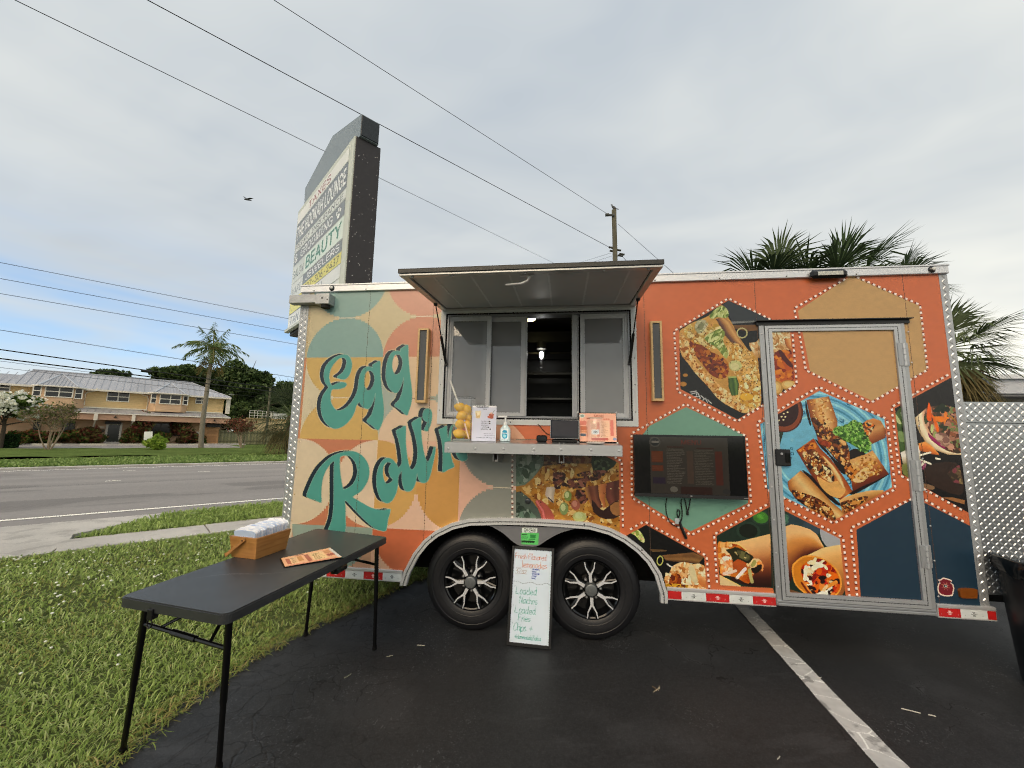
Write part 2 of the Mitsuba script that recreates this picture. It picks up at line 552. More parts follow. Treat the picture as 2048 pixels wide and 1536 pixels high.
# pavement slabs, drive apron, gutter, road
thing('sidewalk', kind='structure')
for i, a_ in enumerate(np.arange(-0.56, 13.0, 1.46)):
    m = rpoly([(a_ + 0.010, 7.085), (a_ + 1.450, 7.085), (a_ + 1.450, 7.79), (a_ + 0.010, 7.79)])
    addm('sidewalk__slab', slab(m, -0.05, 0.006 + 0.004 * (i % 2)), 'concrete')
thing('driveway_apron', kind='structure')
for a_, b_ in ((-3.2, -0.585), (-6.2, -3.21)):
    addm('driveway_apron__slab', slab(rpoly([(a_, 7.085), (b_, 7.085), (b_ + 0.10, 7.80), (b_ + 0.10, 8.14), (a_, 8.14)]), -0.05, 0.004), 'concrete')
    addm('driveway_apron__slab', slab(rpoly([(a_, 8.155), (b_ + 0.12, 8.155), (b_ + 0.65, 8.66), (b_ + 1.9, 9.15), (a_, 9.15)]), -0.05, 0.001), 'concrete')
thing(addm('gutter', sheet(rpoly([(-12, 9.165), (0.2, 9.165), (0.85, 9.33), (40, 9.33), (40, 9.37), (-12, 9.37)]), -0.006), 'concrete'), kind='structure')
thing(addm('road', sheet(rpoly([(-120, 9.36), (260, 9.36), (260, 21.9), (-120, 21.9)]), -0.012), 'road_surface'), kind='structure')
paint = [rpoly([(-120, 9.98), (260, 9.98), (260, 10.09), (-120, 10.09)]), rpoly([(-120, 21.25), (260, 21.25), (260, 21.36), (-120, 21.36)])]
thing(add('road_edge_line', sheet(unary_union(paint), -0.008), 'E6E4DC', 'matte', 0.25), kind='structure')
for s0_, n0_ in ((1.75, 18.1), (8.0, 18.0), (-0.2, 19.7), (-0.5, 16.0), (-6.0, 18.0)):
    thing(add('road_lane_dash', sheet(rpoly([(s0_, n0_), (s0_ + 0.32, n0_), (s0_ + 0.32, n0_ + 0.12), (s0_, n0_ + 0.12)]), -0.008), 'D2CEC4', 'matte', 0.3), kind='structure')
grass_strip = rpoly([(-0.36, 7.80), (14, 7.80), (40, 7.8), (40, 9.32), (1.5, 9.31), (0.6, 9.12), (0.15, 8.70), (-0.15, 8.2), (-0.40, 7.84)], 0)
thing(addm('grass_strip', sheet(grass_strip, 0.0), 'turf'), kind='structure')
thing(addm('far_kerb', slab(rpoly([(-120, 21.9), (260, 21.9), (260, 22.3), (-120, 22.3)]), -0.05, 0.05), 'concrete'), kind='structure')


def strip_mesh(n0, n1, z0, z1, s0=-60, s1=140, bump=0.0, seed=0, ns=220, nn=14, warp=0.0):
    S_, N_ = np.meshgrid(np.linspace(s0, s1, ns), np.linspace(0, 1, nn), indexing='ij')
    w_ = (meshkit.fbm(np.stack([S_ * 0.3, S_ * 0 + seed, S_ * 0], -1), 3) - 0.5) * warp
    n_ = n0 + (n1 - n0) * N_ + w_
    P = rf(S_, n_)
    z = z0 + (z1 - z0) * N_ + (meshkit.fbm(np.stack([S_ * 0.8, n_ * 1.2, S_ * 0 + seed], -1), 3) - 0.5) * bump
    v = np.c_[P.reshape(-1, 2), z.ravel()]
    i, j = np.meshgrid(np.arange(ns - 1), np.arange(nn - 1), indexing='ij')
    q = np.stack([i * nn + j, (i + 1) * nn + j, (i + 1) * nn + j + 1, i * nn + j + 1], -1).reshape(-1, 4)
    return trimesh.Trimesh(v, np.vstack([q[:, [0, 1, 2]], q[:, [0, 2, 3]]]), process=False)


thing(addm('far_verge', strip_mesh(22.3, 28.4, 0.03, 0.06, bump=0.10, seed=3), 'far_turf', smooth=True), kind='structure')
thing(addm('far_lawn', strip_mesh(28.4, 44.2, 0.12, 0.02, bump=0.22, seed=8, warp=0.6), 'far_turf', smooth=True), kind='structure')
thing(addm('far_parking', sheet(rpoly([(-60, 44.0), (7.6, 44.0), (7.6, 54.2), (-60, 54.2)]), -0.01), 'road_surface'), kind='structure')
thing(addm('far_walk', slab(rpoly([(-60, 54.2), (9.2, 54.2), (9.2, 56.4), (-60, 56.4)]), -0.05, 0.10), 'concrete'), kind='structure')
thing(addm('back_lawn', sheet(rpoly([(7.6, 44.0), (60, 44.0), (60, 140), (-60, 140), (-60, 56.4), (7.6, 56.4)]), -0.02), 'far_turf'), kind='structure')
for s0_ in (-9.2, -6.4, -3.6, -1.1, 1.5, 4.0):
    w_ = add('wheel_stop', slab(rpoly([(s0_, 53.0), (s0_ + 1.7, 53.0), (s0_ + 1.7, 53.2), (s0_, 53.2)]), -0.02, 0.15), 'B9B5A8', 'matte', 0.2)
    thing(w_, {-9.2: 'pale wheel stop farthest left in the far parking strip', -6.4: 'pale wheel stop behind the bare myrtle in the far parking strip', -3.6: 'pale wheel stop left of the glazed entrance door', -1.1: 'pale wheel stop right of the glazed entrance door', 1.5: 'pale wheel stop before the dark shop window', 4.0: 'pale wheel stop nearest the palm trunk in the far parking strip'}[s0_], 'wheel stop', 'wheel stops along the far parking strip')

# ------------------------------------------------------------------ grass
scene['leaf'] = {'type': 'principledthin', 'base_color': INK, 'roughness': 0.55, 'spec_trans': 0.0, 'diff_trans': 0.55, 'spec_tint': 0.0, 'eta': 1.35}


def blades(P, L, Wd, cols, seed, lean=(0.35, 1.25), z=0.0):
    """Bent three-piece blades standing on the points P."""
    r = np.random.default_rng(seed)
    n = len(P)
    az, le = r.uniform(0, 2 * np.pi, n), r.uniform(*lean, n)
    l, w = r.uniform(*L, n), r.uniform(*Wd, n)
    d = np.stack([np.cos(az), np.sin(az)], 1)
    side = np.stack([-d[:, 1], d[:, 0]], 1)
    v = np.zeros((n, 7, 3))
    zz = np.broadcast_to(z, (n,))
    for k, (t, wk) in enumerate(((0.0, 0.8), (0.45, 1.0), (0.8, 0.75))):
        a = le * (0.35 + 0.85 * t)
        c = P + d * (l * t * np.sin(a))[:, None]
        h = l * t * np.cos(np.minimum(a, 1.5))
        for q, s in ((0, -0.5), (1, 0.5)):
            v[:, 2 * k + q, :2] = c + side * (s * w * wk)[:, None]
            v[:, 2 * k + q, 2] = h + zz
    a = le * 1.2
    v[:, 6, :2] = P + d * (l * np.sin(np.minimum(a, 1.55)))[:, None]
    v[:, 6, 2] = np.maximum(l * np.cos(np.minimum(a, 1.55)), 0.008) + zz
    f = np.array([(0, 1, 3), (0, 3, 2), (2, 3, 5), (2, 5, 4), (4, 5, 6)])
    F = (np.arange(n)[:, None, None] * 7 + f[None]).reshape(-1, 3)
    idx = np.array([float(ink(c)) for c in cols])[r.integers(0, len(cols), n)]
    uv = np.repeat(np.stack([idx, np.full(n, 0.35)], 1), 7, 0)
    return v.reshape(-1, 3), F, uv


def grass(key, parts):
    V, F, U, o = [], [], [], 0
    for v, f, u in parts:
        V.append(v)
        F.append(f + o)
        U.append(u)
        o += len(v)
    scene[key] = mikit.ply((np.vstack(V), np.vstack(F)), 'leaf', uv=np.vstack(U))


GREENS = ['93A95C', 'A2B866', '869C54', 'AEC074', '98AC66', 'B8C682', '7E944E', 'BCC68A', 'A2B66A']
DRY = ['B0A468', '9E9258', 'C4B880', '8A8450']
view = Polygon([EYE[:2], EYE[:2] + 30 * np.array([-1.0, -0.05]), EYE[:2] + 30 * np.array([-0.62, 0.80]), EYE[:2] + 30 * np.array([-0.05, 1.0])])
near = lawn.intersection(view.buffer(0.15)).difference(sbox(1.3, 0.3, 9, 9))
parts = []
for lo, hi, dens, L, Wd, sd in ((0, 2.9, 7200, (0.020, 0.058), (0.0032, 0.0068), 1), (2.9, 4.6, 4600, (0.024, 0.060), (0.0045, 0.0085), 2), (4.6, 9.6, 2200, (0.028, 0.062), (0.007, 0.012), 3)):
    zone = near.intersection(Point(*EYE[:2]).buffer(hi)).difference(Point(*EYE[:2]).buffer(lo)) if lo else near.intersection(Point(*EYE[:2]).buffer(hi))
    r_ = np.random.default_rng(sd)
    P = inside(zone, int(zone.area * dens), r_)
    keep = meshkit.fbm(np.c_[P * 3.2, np.zeros(len(P))], 3) + r_.uniform(-0.25, 0.25, len(P)) > 0.28
    P = P[keep]
    lush = meshkit.fbm(np.c_[P * 1.7, np.full(len(P), 5.0)], 3)
    parts.append(blades(P[lush > 0.47], L, Wd, GREENS, sd + 10))
    parts.append(blades(P[lush <= 0.47], (L[0] * 0.7, L[1] * 0.85), Wd, GREENS + ['9A9A5C', 'A8A468', '86904C'], sd + 20))
    D_ = P[r_.uniform(size=len(P)) < 0.06]
    parts.append(blades(D_, L, (Wd[0] * 0.7, Wd[1] * 0.7), DRY, sd + 30, (0.9, 1.5)))
band_ = LineString(ec).buffer(0.07).intersection(view.buffer(0.2)).difference(sbox(1.3, 0.3, 9, 9))
P = inside(band_, 3000, np.random.default_rng(77))
parts.append(blades(P, (0.03, 0.085), (0.003, 0.006), DRY + ['8E9A58', '9EA660', '7E8E4C', '93A95C', '869C54', 'A2B866'], 78, (0.9, 1.5)))
grass('lawn_grass', parts)
thing('lawn_grass', 'short coarse green lawn grass beside the black asphalt', 'grass', kind='stuff')
zone = grass_strip.intersection(view)
P = inside(zone.buffer(0.03), int(zone.area * 1500), np.random.default_rng(5))
grass('strip_grass', [blades(P, (0.05, 0.10), (0.010, 0.018), GREENS[:7], 6)])
thing('strip_grass', 'green grass strip between the sidewalk and the road', 'grass', kind='stuff')
zone = rpoly([(-14, 22.4), (14, 22.4), (20, 44), (-16, 44)]).intersection(view)
P = inside(zone, 26000, np.random.default_rng(8))
grass('far_grass', [blades(P, (0.06, 0.16), (0.03, 0.07), ['829A58', '768E50', '92A866', '9CAE70', '6C8446'], 9, z=0.04)])
thing('far_grass', 'green roadside grass across the road', 'grass', kind='stuff')

# white clover heads in the lawn
r_ = np.random.default_rng(31)
fl = near.difference(LineString(ec).buffer(0.5))
P = inside(fl, 2200, r_)
nn_ = (P - RO) @ RN
keep = r_.uniform(size=len(P)) < np.clip((nn_ - 3.0) / 3.8, 0.02, 1.0) * (0.3 + 0.9 * (meshkit.fbm(np.c_[P * 1.5, np.zeros(len(P))], 2) > 0.5))
P = P[keep]
ico = trimesh.creation.icosphere(1, 1.0)
V = (ico.vertices[None] * (r_.uniform(0.005, 0.011, len(P))[:, None, None] * np.array([1, 1, 0.7])) + np.c_[P, r_.uniform(0.025, 0.05, len(P))][:, None]).reshape(-1, 3)
F = (np.arange(len(P))[:, None, None] * len(ico.vertices) + ico.faces[None]).reshape(-1, 3)
add('clover_flower', trimesh.Trimesh(V, F, process=False), 'E4E6DA', 'matte', 0.15)
thing('clover_flower', 'small white clover flowers scattered in the lawn', 'flower', kind='stuff')

# twigs and leaf litter on the asphalt
for i, (x, y, a_, l, c, w_) in enumerate([(2.72, -0.47, 0.9, 0.07, 'A89C86', 0.004), (2.735, -0.455, 1.3, 0.05, 'B8AC94', 0.003), (2.71, -0.46, 2.1, 0.035, '7E6A50', 0.004), (4.02, -0.45, -0.35, 0.075, 'C8C4B8', 0.005), (4.10, -0.475, -0.3, 0.03, 'C8C4B8', 0.005), (3.72, -0.20, 0.4, 0.03, 'CFCBC0', 0.005),
                                          (1.25, -0.22, 0.05, 0.05, 'D2CDB8', 0.004), (1.10, -0.38, 0.6, 0.04, 'B8B49C', 0.003), (0.95, -0.62, 1.2, 0.05, 'A8A890', 0.003), (3.15, -0.9, 0.8, 0.03, 'A8A498', 0.004)]):
    d_ = np.array([math.cos(a_), math.sin(a_), 0]) * l / 2
    k = add('twig', tube([(x - d_[0], y - d_[1], 0.005), (x + d_[1] * 0.2, y - d_[0] * 0.1, 0.007), (x + d_[0], y + d_[1], 0.005)], w_ * 0.5, 6), c, 'matte', 0.2)
    thing(k, ['longest tan twig of the little pile in front of the right wheel', 'pale twig crossing the little pile in front of the right wheel', 'short brown twig of the little pile in front of the right wheel', 'longer white scrap right of the parking stripe', 'short white scrap at the end of the longer one', 'white scrap just right of the parking stripe under the door', 'cream straw bit in front of the left wheel', 'dull grass bit between table leg and whiteboard', 'grey green stem near the right front table leg', 'small grey scrap left of the parking stripe at the bottom'][i], 'twig', 'dry scraps on the asphalt')


# ================================================================== the food trailer
FT = thing('food_trailer', 'long food trailer with printed orange side, serving hatch open and diamond plate corners', 'food trailer')
LEN, HI, DEEP = 4.842, 2.642, 2.15
FENDER = [(1.008,0.3135),(1.034,0.4069),(1.098,0.5348),(1.171,0.628),(1.253,0.6965),(1.377,0.7596),(1.51,0.7939),(1.735,0.8104),(1.956,0.8161),(2.174,0.8146),(2.387,0.8063),(2.526,0.7746),(2.636,0.725),(2.73,0.6588),(2.803,0.5857),(2.86,0.4931),(2.896,0.3649)]
fen = np.array(FENDER)
arch = Polygon(np.vstack([fen, [[fen[-1][0], 0.2], [fen[0][0], 0.2]]]))
inner_arch = arch.buffer(-0.042)
wall_shape = sbox(0.0, 0.395, LEN, 2.585)
WIN = sbox(1.268, 1.535, 2.700, 2.372)
DOOR = sbox(3.596, 0.335, 4.535, 2.262)
LEAF = sbox(3.632, 0.372, 4.505, 2.226)
seams = unary_union([sbox(x - 0.0016, 0.3, x + 0.0016, 2.6) for x in (0.612, 1.16, 2.80, 3.588, 4.566)])
wall_print = wall_shape.difference(unary_union([WIN, arch, DOOR, seams, sbox(-0.1, 0, 0.058, 3), sbox(4.795, 0, 5, 3)]))
wall_core = wall_shape.difference(unary_union([WIN, arch]))
add(FT + '__side_wall', prism(wall_core, 0.0, 0.045), '4A3A30', 'satin', 0.1)

# --- rest of the body: roof, ends, far wall, floor
body = [box(0.0, LEN, 0.05, DEEP, 2.545, 2.62), box(0.0, 0.045, 0.046, DEEP, 0.40, 2.545), box(4.79, 4.835, 0.046, DEEP, 0.40, 2.545), box(0.05, 4.79, DEEP - 0.045, DEEP, 0.40, 2.545)]
add(FT + '__body_shell', cat(body), 'C9C6BE', 'satin', 0.08)
wheel_well = [box(0.98, 2.92, 0.36, 0.375, 0.35, 0.86), box(0.98, 2.92, 0.046, 0.36, 0.845, 0.86), box(0.97, 0.985, 0.046, 0.375, 0.33, 0.86), box(2.915, 2.93, 0.046, 0.375, 0.33, 0.86)]
add(FT + '__wheel_well', cat(wheel_well), '0C0C0C', 'matte', 0.1)
add(FT + '__floor', cat([box(0.05, 0.97, 0.05, DEEP - 0.05, 0.40, 0.46), box(2.93, 4.79, 0.05, DEEP - 0.05, 0.40, 0.46), box(0.97, 2.93, 0.376, DEEP - 0.05, 0.40, 0.46)]), '1A1A1A', 'matte')
add(FT + '__chassis', cat([box(0.3, 5.4, y, y + 0.05, 0.30, 0.40) for y in (0.42, 1.7)] + [box(x, x + 0.05, 0.42, 1.7, 0.33, 0.40) for x in (0.4, 1.0, 2.9, 3.6, 4.3)] + [cyl((x, 0.2, 0.345), (x, 1.95, 0.345), 0.04) for x in (1.524, 2.39)]), '0E0E0E', 'matte')

# --- interior seen through the hatch
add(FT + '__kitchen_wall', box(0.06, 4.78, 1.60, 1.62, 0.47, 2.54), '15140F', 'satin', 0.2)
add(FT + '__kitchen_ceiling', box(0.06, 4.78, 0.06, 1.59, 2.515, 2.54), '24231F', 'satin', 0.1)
for z, y in ((2.29, 1.15), (2.07, 1.15), (1.82, 1.30), (1.60, 0.9)):
    add(FT + '__kitchen_shelf', rbox(1.1, 3.6, y, y + 0.28, z - 0.012, z + 0.012), '55524C', 'bright_metal', 0.1)
add(FT + '__range_hood', prism(Polygon([(1.2, 2.36), (3.4, 2.36), (3.4, 2.47), (1.2, 2.47)]), 0.95, 1.55), '3A3936', 'metal', 0.2)
add(FT + '__counter_back', rbox(1.3, 3.2, 0.75, 1.5, 0.9, 1.50), '2A2824', 'metal', 0.2)
puck = numc(FT + '__ceiling_lamp')
pm = lathe([(0, -0.012), (0.045, -0.012), (0.05, 0.0), (0, 0.002)], 24, at=(1.905, 0.40, 2.440))
scene[puck] = {**mikit.ply(pm, 'matte', uv=np.tile([float(ink('F0EAD0')), 0.0], (len(pm.vertices), 1))), 'emitter': {'type': 'area', 'radiance': rgb((1.7, 1.5, 0.7))}}
lm = trimesh.creation.icosphere(2, 0.022)
lm.apply_scale((1, 1, 1.35))
lm.apply_translation((1.977, 0.95, 2.235))
scene[numc(FT + '__hood_bulb')] = {**mikit.ply(lm, 'matte', uv=np.tile([float(ink('FFFFFF')), 0.0], (len(lm.vertices), 1))), 'emitter': {'type': 'area', 'radiance': rgb((6.0, 6.0, 5.6))}}
addm(FT + '__bulb_globe', lathe([(0.0, -0.14), (0.03, -0.13), (0.045, -0.10), (0.045, 0.06)], 20, at=(1.977, 0.95, 2.23)), 'glass', smooth=True)
add(FT + '__bulb_cap', cyl((1.977, 0.95, 2.29), (1.977, 0.95, 2.36), 0.05), '6B6862', 'metal')
for i, x in enumerate((1.385, 1.475)):
    add(FT + '__pump_bottle', lathe([(0, 0), (0.03, 0), (0.032, 0.14), (0.022, 0.17), (0.010, 0.18), (0.010, 0.23), (0, 0.23)], 16, at=(x, 0.30, 1.56)), 'B9B6AE', 'satin', smooth=40)
    add(FT + '__pump_head', cat([cyl((x, 0.30, 1.79), (x, 0.30, 1.83), 0.005), rbox(x - 0.012, x + 0.04, 0.292, 0.308, 1.825, 1.84)]), 'D8D6CE', 'satin')

# --- top rail, bottom rail, corner strips
add(FT + '__roof_rail', cat([rbox(-0.004, 2.705, -0.022, 0.05, 2.580, 2.634, 0.004), rbox(2.707, LEN + 0.003, -0.022, 0.05, 2.580, 2.634, 0.004), box(-0.006, LEN + 0.005, -0.026, 0.05, 2.6345, 2.644)]), 'D3D5D8', 'metal', 0.05)
sc = [lathe([(0, 0.004), (0.004, 0.004), (0.006, 0.0)], 10, 'y', (x, -0.0222, z)) for x in np.arange(0.12, 4.8, 0.46) for z in (2.592,)]
add(FT + '__rail_screw', cat(sc), '6E6E6C', 'metal')
thing(FT + '__rail_screw', kind='stuff')
add(FT + '__rail_joint', rbox(2.683, 2.729, -0.0255, -0.0215, 2.581, 2.633, 0.002), 'B9BBBD', 'metal')
for x in (0.279, 4.737):
    k = add(FT + '__marker_lamp', lathe([(0, 0.014), (0.012, 0.013), (0.022, 0.004), (0.024, 0)], 20, 'y', (x, -0.0222, 2.608)), '2A2C2C', 'gloss', smooth=40)
    add(k + '__lens', lathe([(0, 0.021), (0.010, 0.018), (0.013, 0.012)], 16, 'y', (x + 0.004, -0.0222, 2.610)), 'C9CBC6', 'gloss', smooth=40)
DP = 0.026


def tread(x0, x1, z0, z1, y, seed=0, pitch=DP, frame=None):
    """Raised lozenges of tread plate."""
    v, f = [], []
    nx, nz = int((x1 - x0) / pitch), int((z1 - z0) / pitch)
    for i in range(nx):
        for j in range(nz):
            cx, cz = x0 + (i + 0.5) * (x1 - x0) / nx, z0 + (j + 0.5) * (z1 - z0) / nz
            a = math.pi / 4 if (i + j) % 2 else -math.pi / 4
            L, W, H = pitch * 0.64, pitch * 0.19, 0.003
            ca, sa = math.cos(a), math.sin(a)
            b = len(v)
            for (u, w, h) in ((-L, 0, 0), (-L * 0.35, -W, 0), (L * 0.35, -W, 0), (L, 0, 0), (L * 0.35, W, 0), (-L * 0.35, W, 0), (-L * 0.5, 0, H), (L * 0.5, 0, H)):
                v.append((cx + u * ca - w * sa, y - h, cz + u * sa + w * ca))
            f += [(b + p, b + q, b + r) for p, q, r in ((0, 1, 6), (1, 2, 7), (1, 7, 6), (2, 3, 7), (3, 4, 7), (4, 5, 6), (4, 6, 7), (5, 0, 6))]
    return trimesh.Trimesh(np.array(v), np.array(f), process=False)


k = add(FT + '__corner_strip', rbox(-0.004, 0.072, -0.0035, 0.0, 0.40, 2.579, 0.001), 'A9ACAF', 'metal', 0.12)
thing(add(k + '__tread_bump', tread(0.0, 0.070, 0.405, 2.575, -0.0035), 'DADCDE', 'bright_metal', 0.08), kind='stuff')
k = add(FT + '__corner_strip', rbox(4.792, LEN + 0.002, -0.0035, 0.0, 0.40, 2.579, 0.001), 'A9ACAF', 'metal', 0.12)
thing(add(k + '__tread_bump', tread(4.794, LEN, 0.405, 2.575, -0.0035), 'DADCDE', 'bright_metal', 0.08), kind='stuff')
nose = [box(4.838, 5.62, 0.012, 0.03, 1.553, 1.69), box(4.838, 5.62, 0.016, 0.034, 0.47, 1.548)]
k = add(FT + '__front_guard', cat(nose + [box(4.838, 5.62, 0.035, 1.9, 1.672, 1.69), box(5.6, 5.62, 0.035, 1.9, 0.47, 1.672), rbox(4.841, 4.849, 0.004, 0.02, 0.40, 1.69, 0.001)]), 'A3A7AA', 'bright_metal', 0.12)
thing(add(k + '__tread_bump', cat([tread(4.86, 5.60, 1.558, 1.685, 0.012, pitch=0.024), tread(4.86, 5.60, 0.48, 1.54, 0.016, pitch=0.024)]), 'C8CBCE', 'bright_metal', 0.08), kind='stuff')
rv = [lathe([(0, 0.0035), (0.003, 0.003), (0.005, 0)], 8, 'y', (0.086, -0.0008, z)) for z in np.arange(0.72, 2.5, 0.205)]
thing(add(FT + '__rivet', cat(rv), 'C9A25A', 'metal'), kind='stuff')

# bottom rail, interrupted by the wheels and the door
for a, b in ((0.05, 1.012), (2.90, 3.592), (4.540, 4.866)):
    add(FT + '__rub_rail', cat([rbox(a, b, -0.018, 0.03, 0.385, 0.405, 0.003), rbox(a, b, -0.014, 0.03, 0.322, 0.385, 0.002)]), 'C9CACB', 'metal', 0.06)
tape = [(0.113, 0.263, 'w'), (0.263, 0.414, 'w'), (0.414, 0.564, 'r'), (0.564, 0.712, 'w'), (0.712, 0.862, 'r'), (0.862, 1.008, 'w'),
        (2.905, 2.994, 'r'), (2.994, 3.152, 'w'), (3.152, 3.300, 'r'), (3.300, 3.448, 'w'), (3.448, 3.590, 'r'), (4.545, 4.667, 'r'), (4.667, 4.815, 'w'), (4.815, 4.862, 'r')]
for a, b, c in tape:
    pr = Print()
    pr.put(sbox(a, 0.331, b, 0.382), 'B81E1E' if c == 'r' else 'CDD3D3', 0, 0.06)
    m = 'E9C8C4' if c == 'r' else '3C3E40'
    cx, cz = (a + b) / 2, 0.357
    if b - a > 0.1:
        pr.put(sbox(cx - 0.017, cz - 0.0015, cx + 0.017, cz + 0.0015), m, 1, 0)
        for dz, w in ((0.010, 0.008), (0.005, 0.006), (-0.006, 0.007), (-0.011, 0.009)):
            pr.put(sbox(cx - w, cz + dz - 0.0016, cx + w, cz + dz + 0.0016), m, 1, 0)
        for dx in (-0.05, 0.045):
            pr.put(sbox(cx + dx, cz - 0.012, cx + dx + 0.004, cz - 0.008), m, 1, 0)
    pr.build(FT + '__reflective_tape', 'satin', frame=lambda u, v, h: np.stack([u, -0.0142 - h, v], 1))

# --- fender trim over the two wheels
trim = arch.buffer(0.004).difference(inner_arch).intersection(sbox(0.9, 0.305, 3.0, 2))
k = add(FT + '__fender_trim', prism(trim, -0.030, 0.01), 'D9DADB', 'metal', 0.04, smooth=30)
ridge = arch.buffer(-0.016).difference(arch.buffer(-0.024)).intersection(sbox(0.9, 0.305, 3.0, 2))
add(k + '__trim_groove', prism(ridge, -0.0312, -0.0295), '77797B', 'metal', 0.04, smooth=30)
sc = []
for px in [(1.231,0.6596),(1.585,0.7828),(1.938,0.7942),(2.345,0.7976),(2.737,0.6423),(2.873,0.3634)]:
    sc.append(lathe([(0, 0.003), (0.004, 0.0025), (0.006, 0)], 8, 'y', (px[0], -0.0305, px[1])))
thing(add(k + '__trim_screw', cat(sc), '55565A', 'metal'), kind='stuff')
drop = poly([(1.644,0.758),(1.676,0.7473),(1.761,0.704),(1.835,0.6479),(1.893,0.6221),(1.96,0.6176),(2.021,0.6324),(2.082,0.6726),(2.163,0.7195),(2.264,0.7554),(2.309,0.7653),(2.304,0.7709),(1.968,0.7601)], 4)
add(FT + '__wheel_divider', prism(drop, -0.006, 0.012), '85868A', 'metal', 0.06, smooth=30)
st = [(1.888,0.748),(2.005,0.7462),(2.017,0.6288),(1.886,0.6293)]
pr = Print()
pr.put(Polygon([(1.899,0.7508),(2.011,0.7538),(2.009,0.7201),(1.899,0.7131)]), 'D9E3DC', 0, 0.03)
pr.put(Polygon([(1.891,0.7148),(2.023,0.7178),(2.018,0.6362),(1.897,0.6342)]), '5FC66A', 0, 0.05)
(tx0, tz0), (tx1, tz1), (ux0, uz0), (ux1, uz1) = [(1.918,0.7328),(2,0.7493),(1.914,0.7178),(1.998,0.7334)]
pr.put(text_fit('CAUTION', tx0, tx1, tz0, tz1, True), '202824', 1, 0)
pr.put(text_fit('NOT A STEP', ux0, ux1, uz0, uz1, True), '202824', 1, 0)
for y0, y1, x0, x1 in ((312, 318, 932, 975), (330, 333, 932, 980), (338, 341, 932, 985), (346, 349, 932, 978), (360, 375, 932, 1036), (312, 340, 1000, 1044), (345, 352, 990, 1040)):
    u = np.array([[px, py] for px, py in ((x0, y1), (x1, y0))])
    sx = (st[1][0] - st[0][0]) / 128.0
    a0, b0 = st[0][0] + (x0 - 922) * sx, st[0][0] + (x1 - 922) * sx
    pr.put(sbox(a0, st[0][1] - (y1 - 266) * sx, b0, st[0][1] - (y0 - 266) * sx), '123818' if y0 in (312, 360) and x0 < 990 else '2F8A40', 1, 0)
pr.build(FT + '__warning_sticker', 'satin', frame=lambda u, v, h: np.stack([u, -0.0062 - h, v], 1))


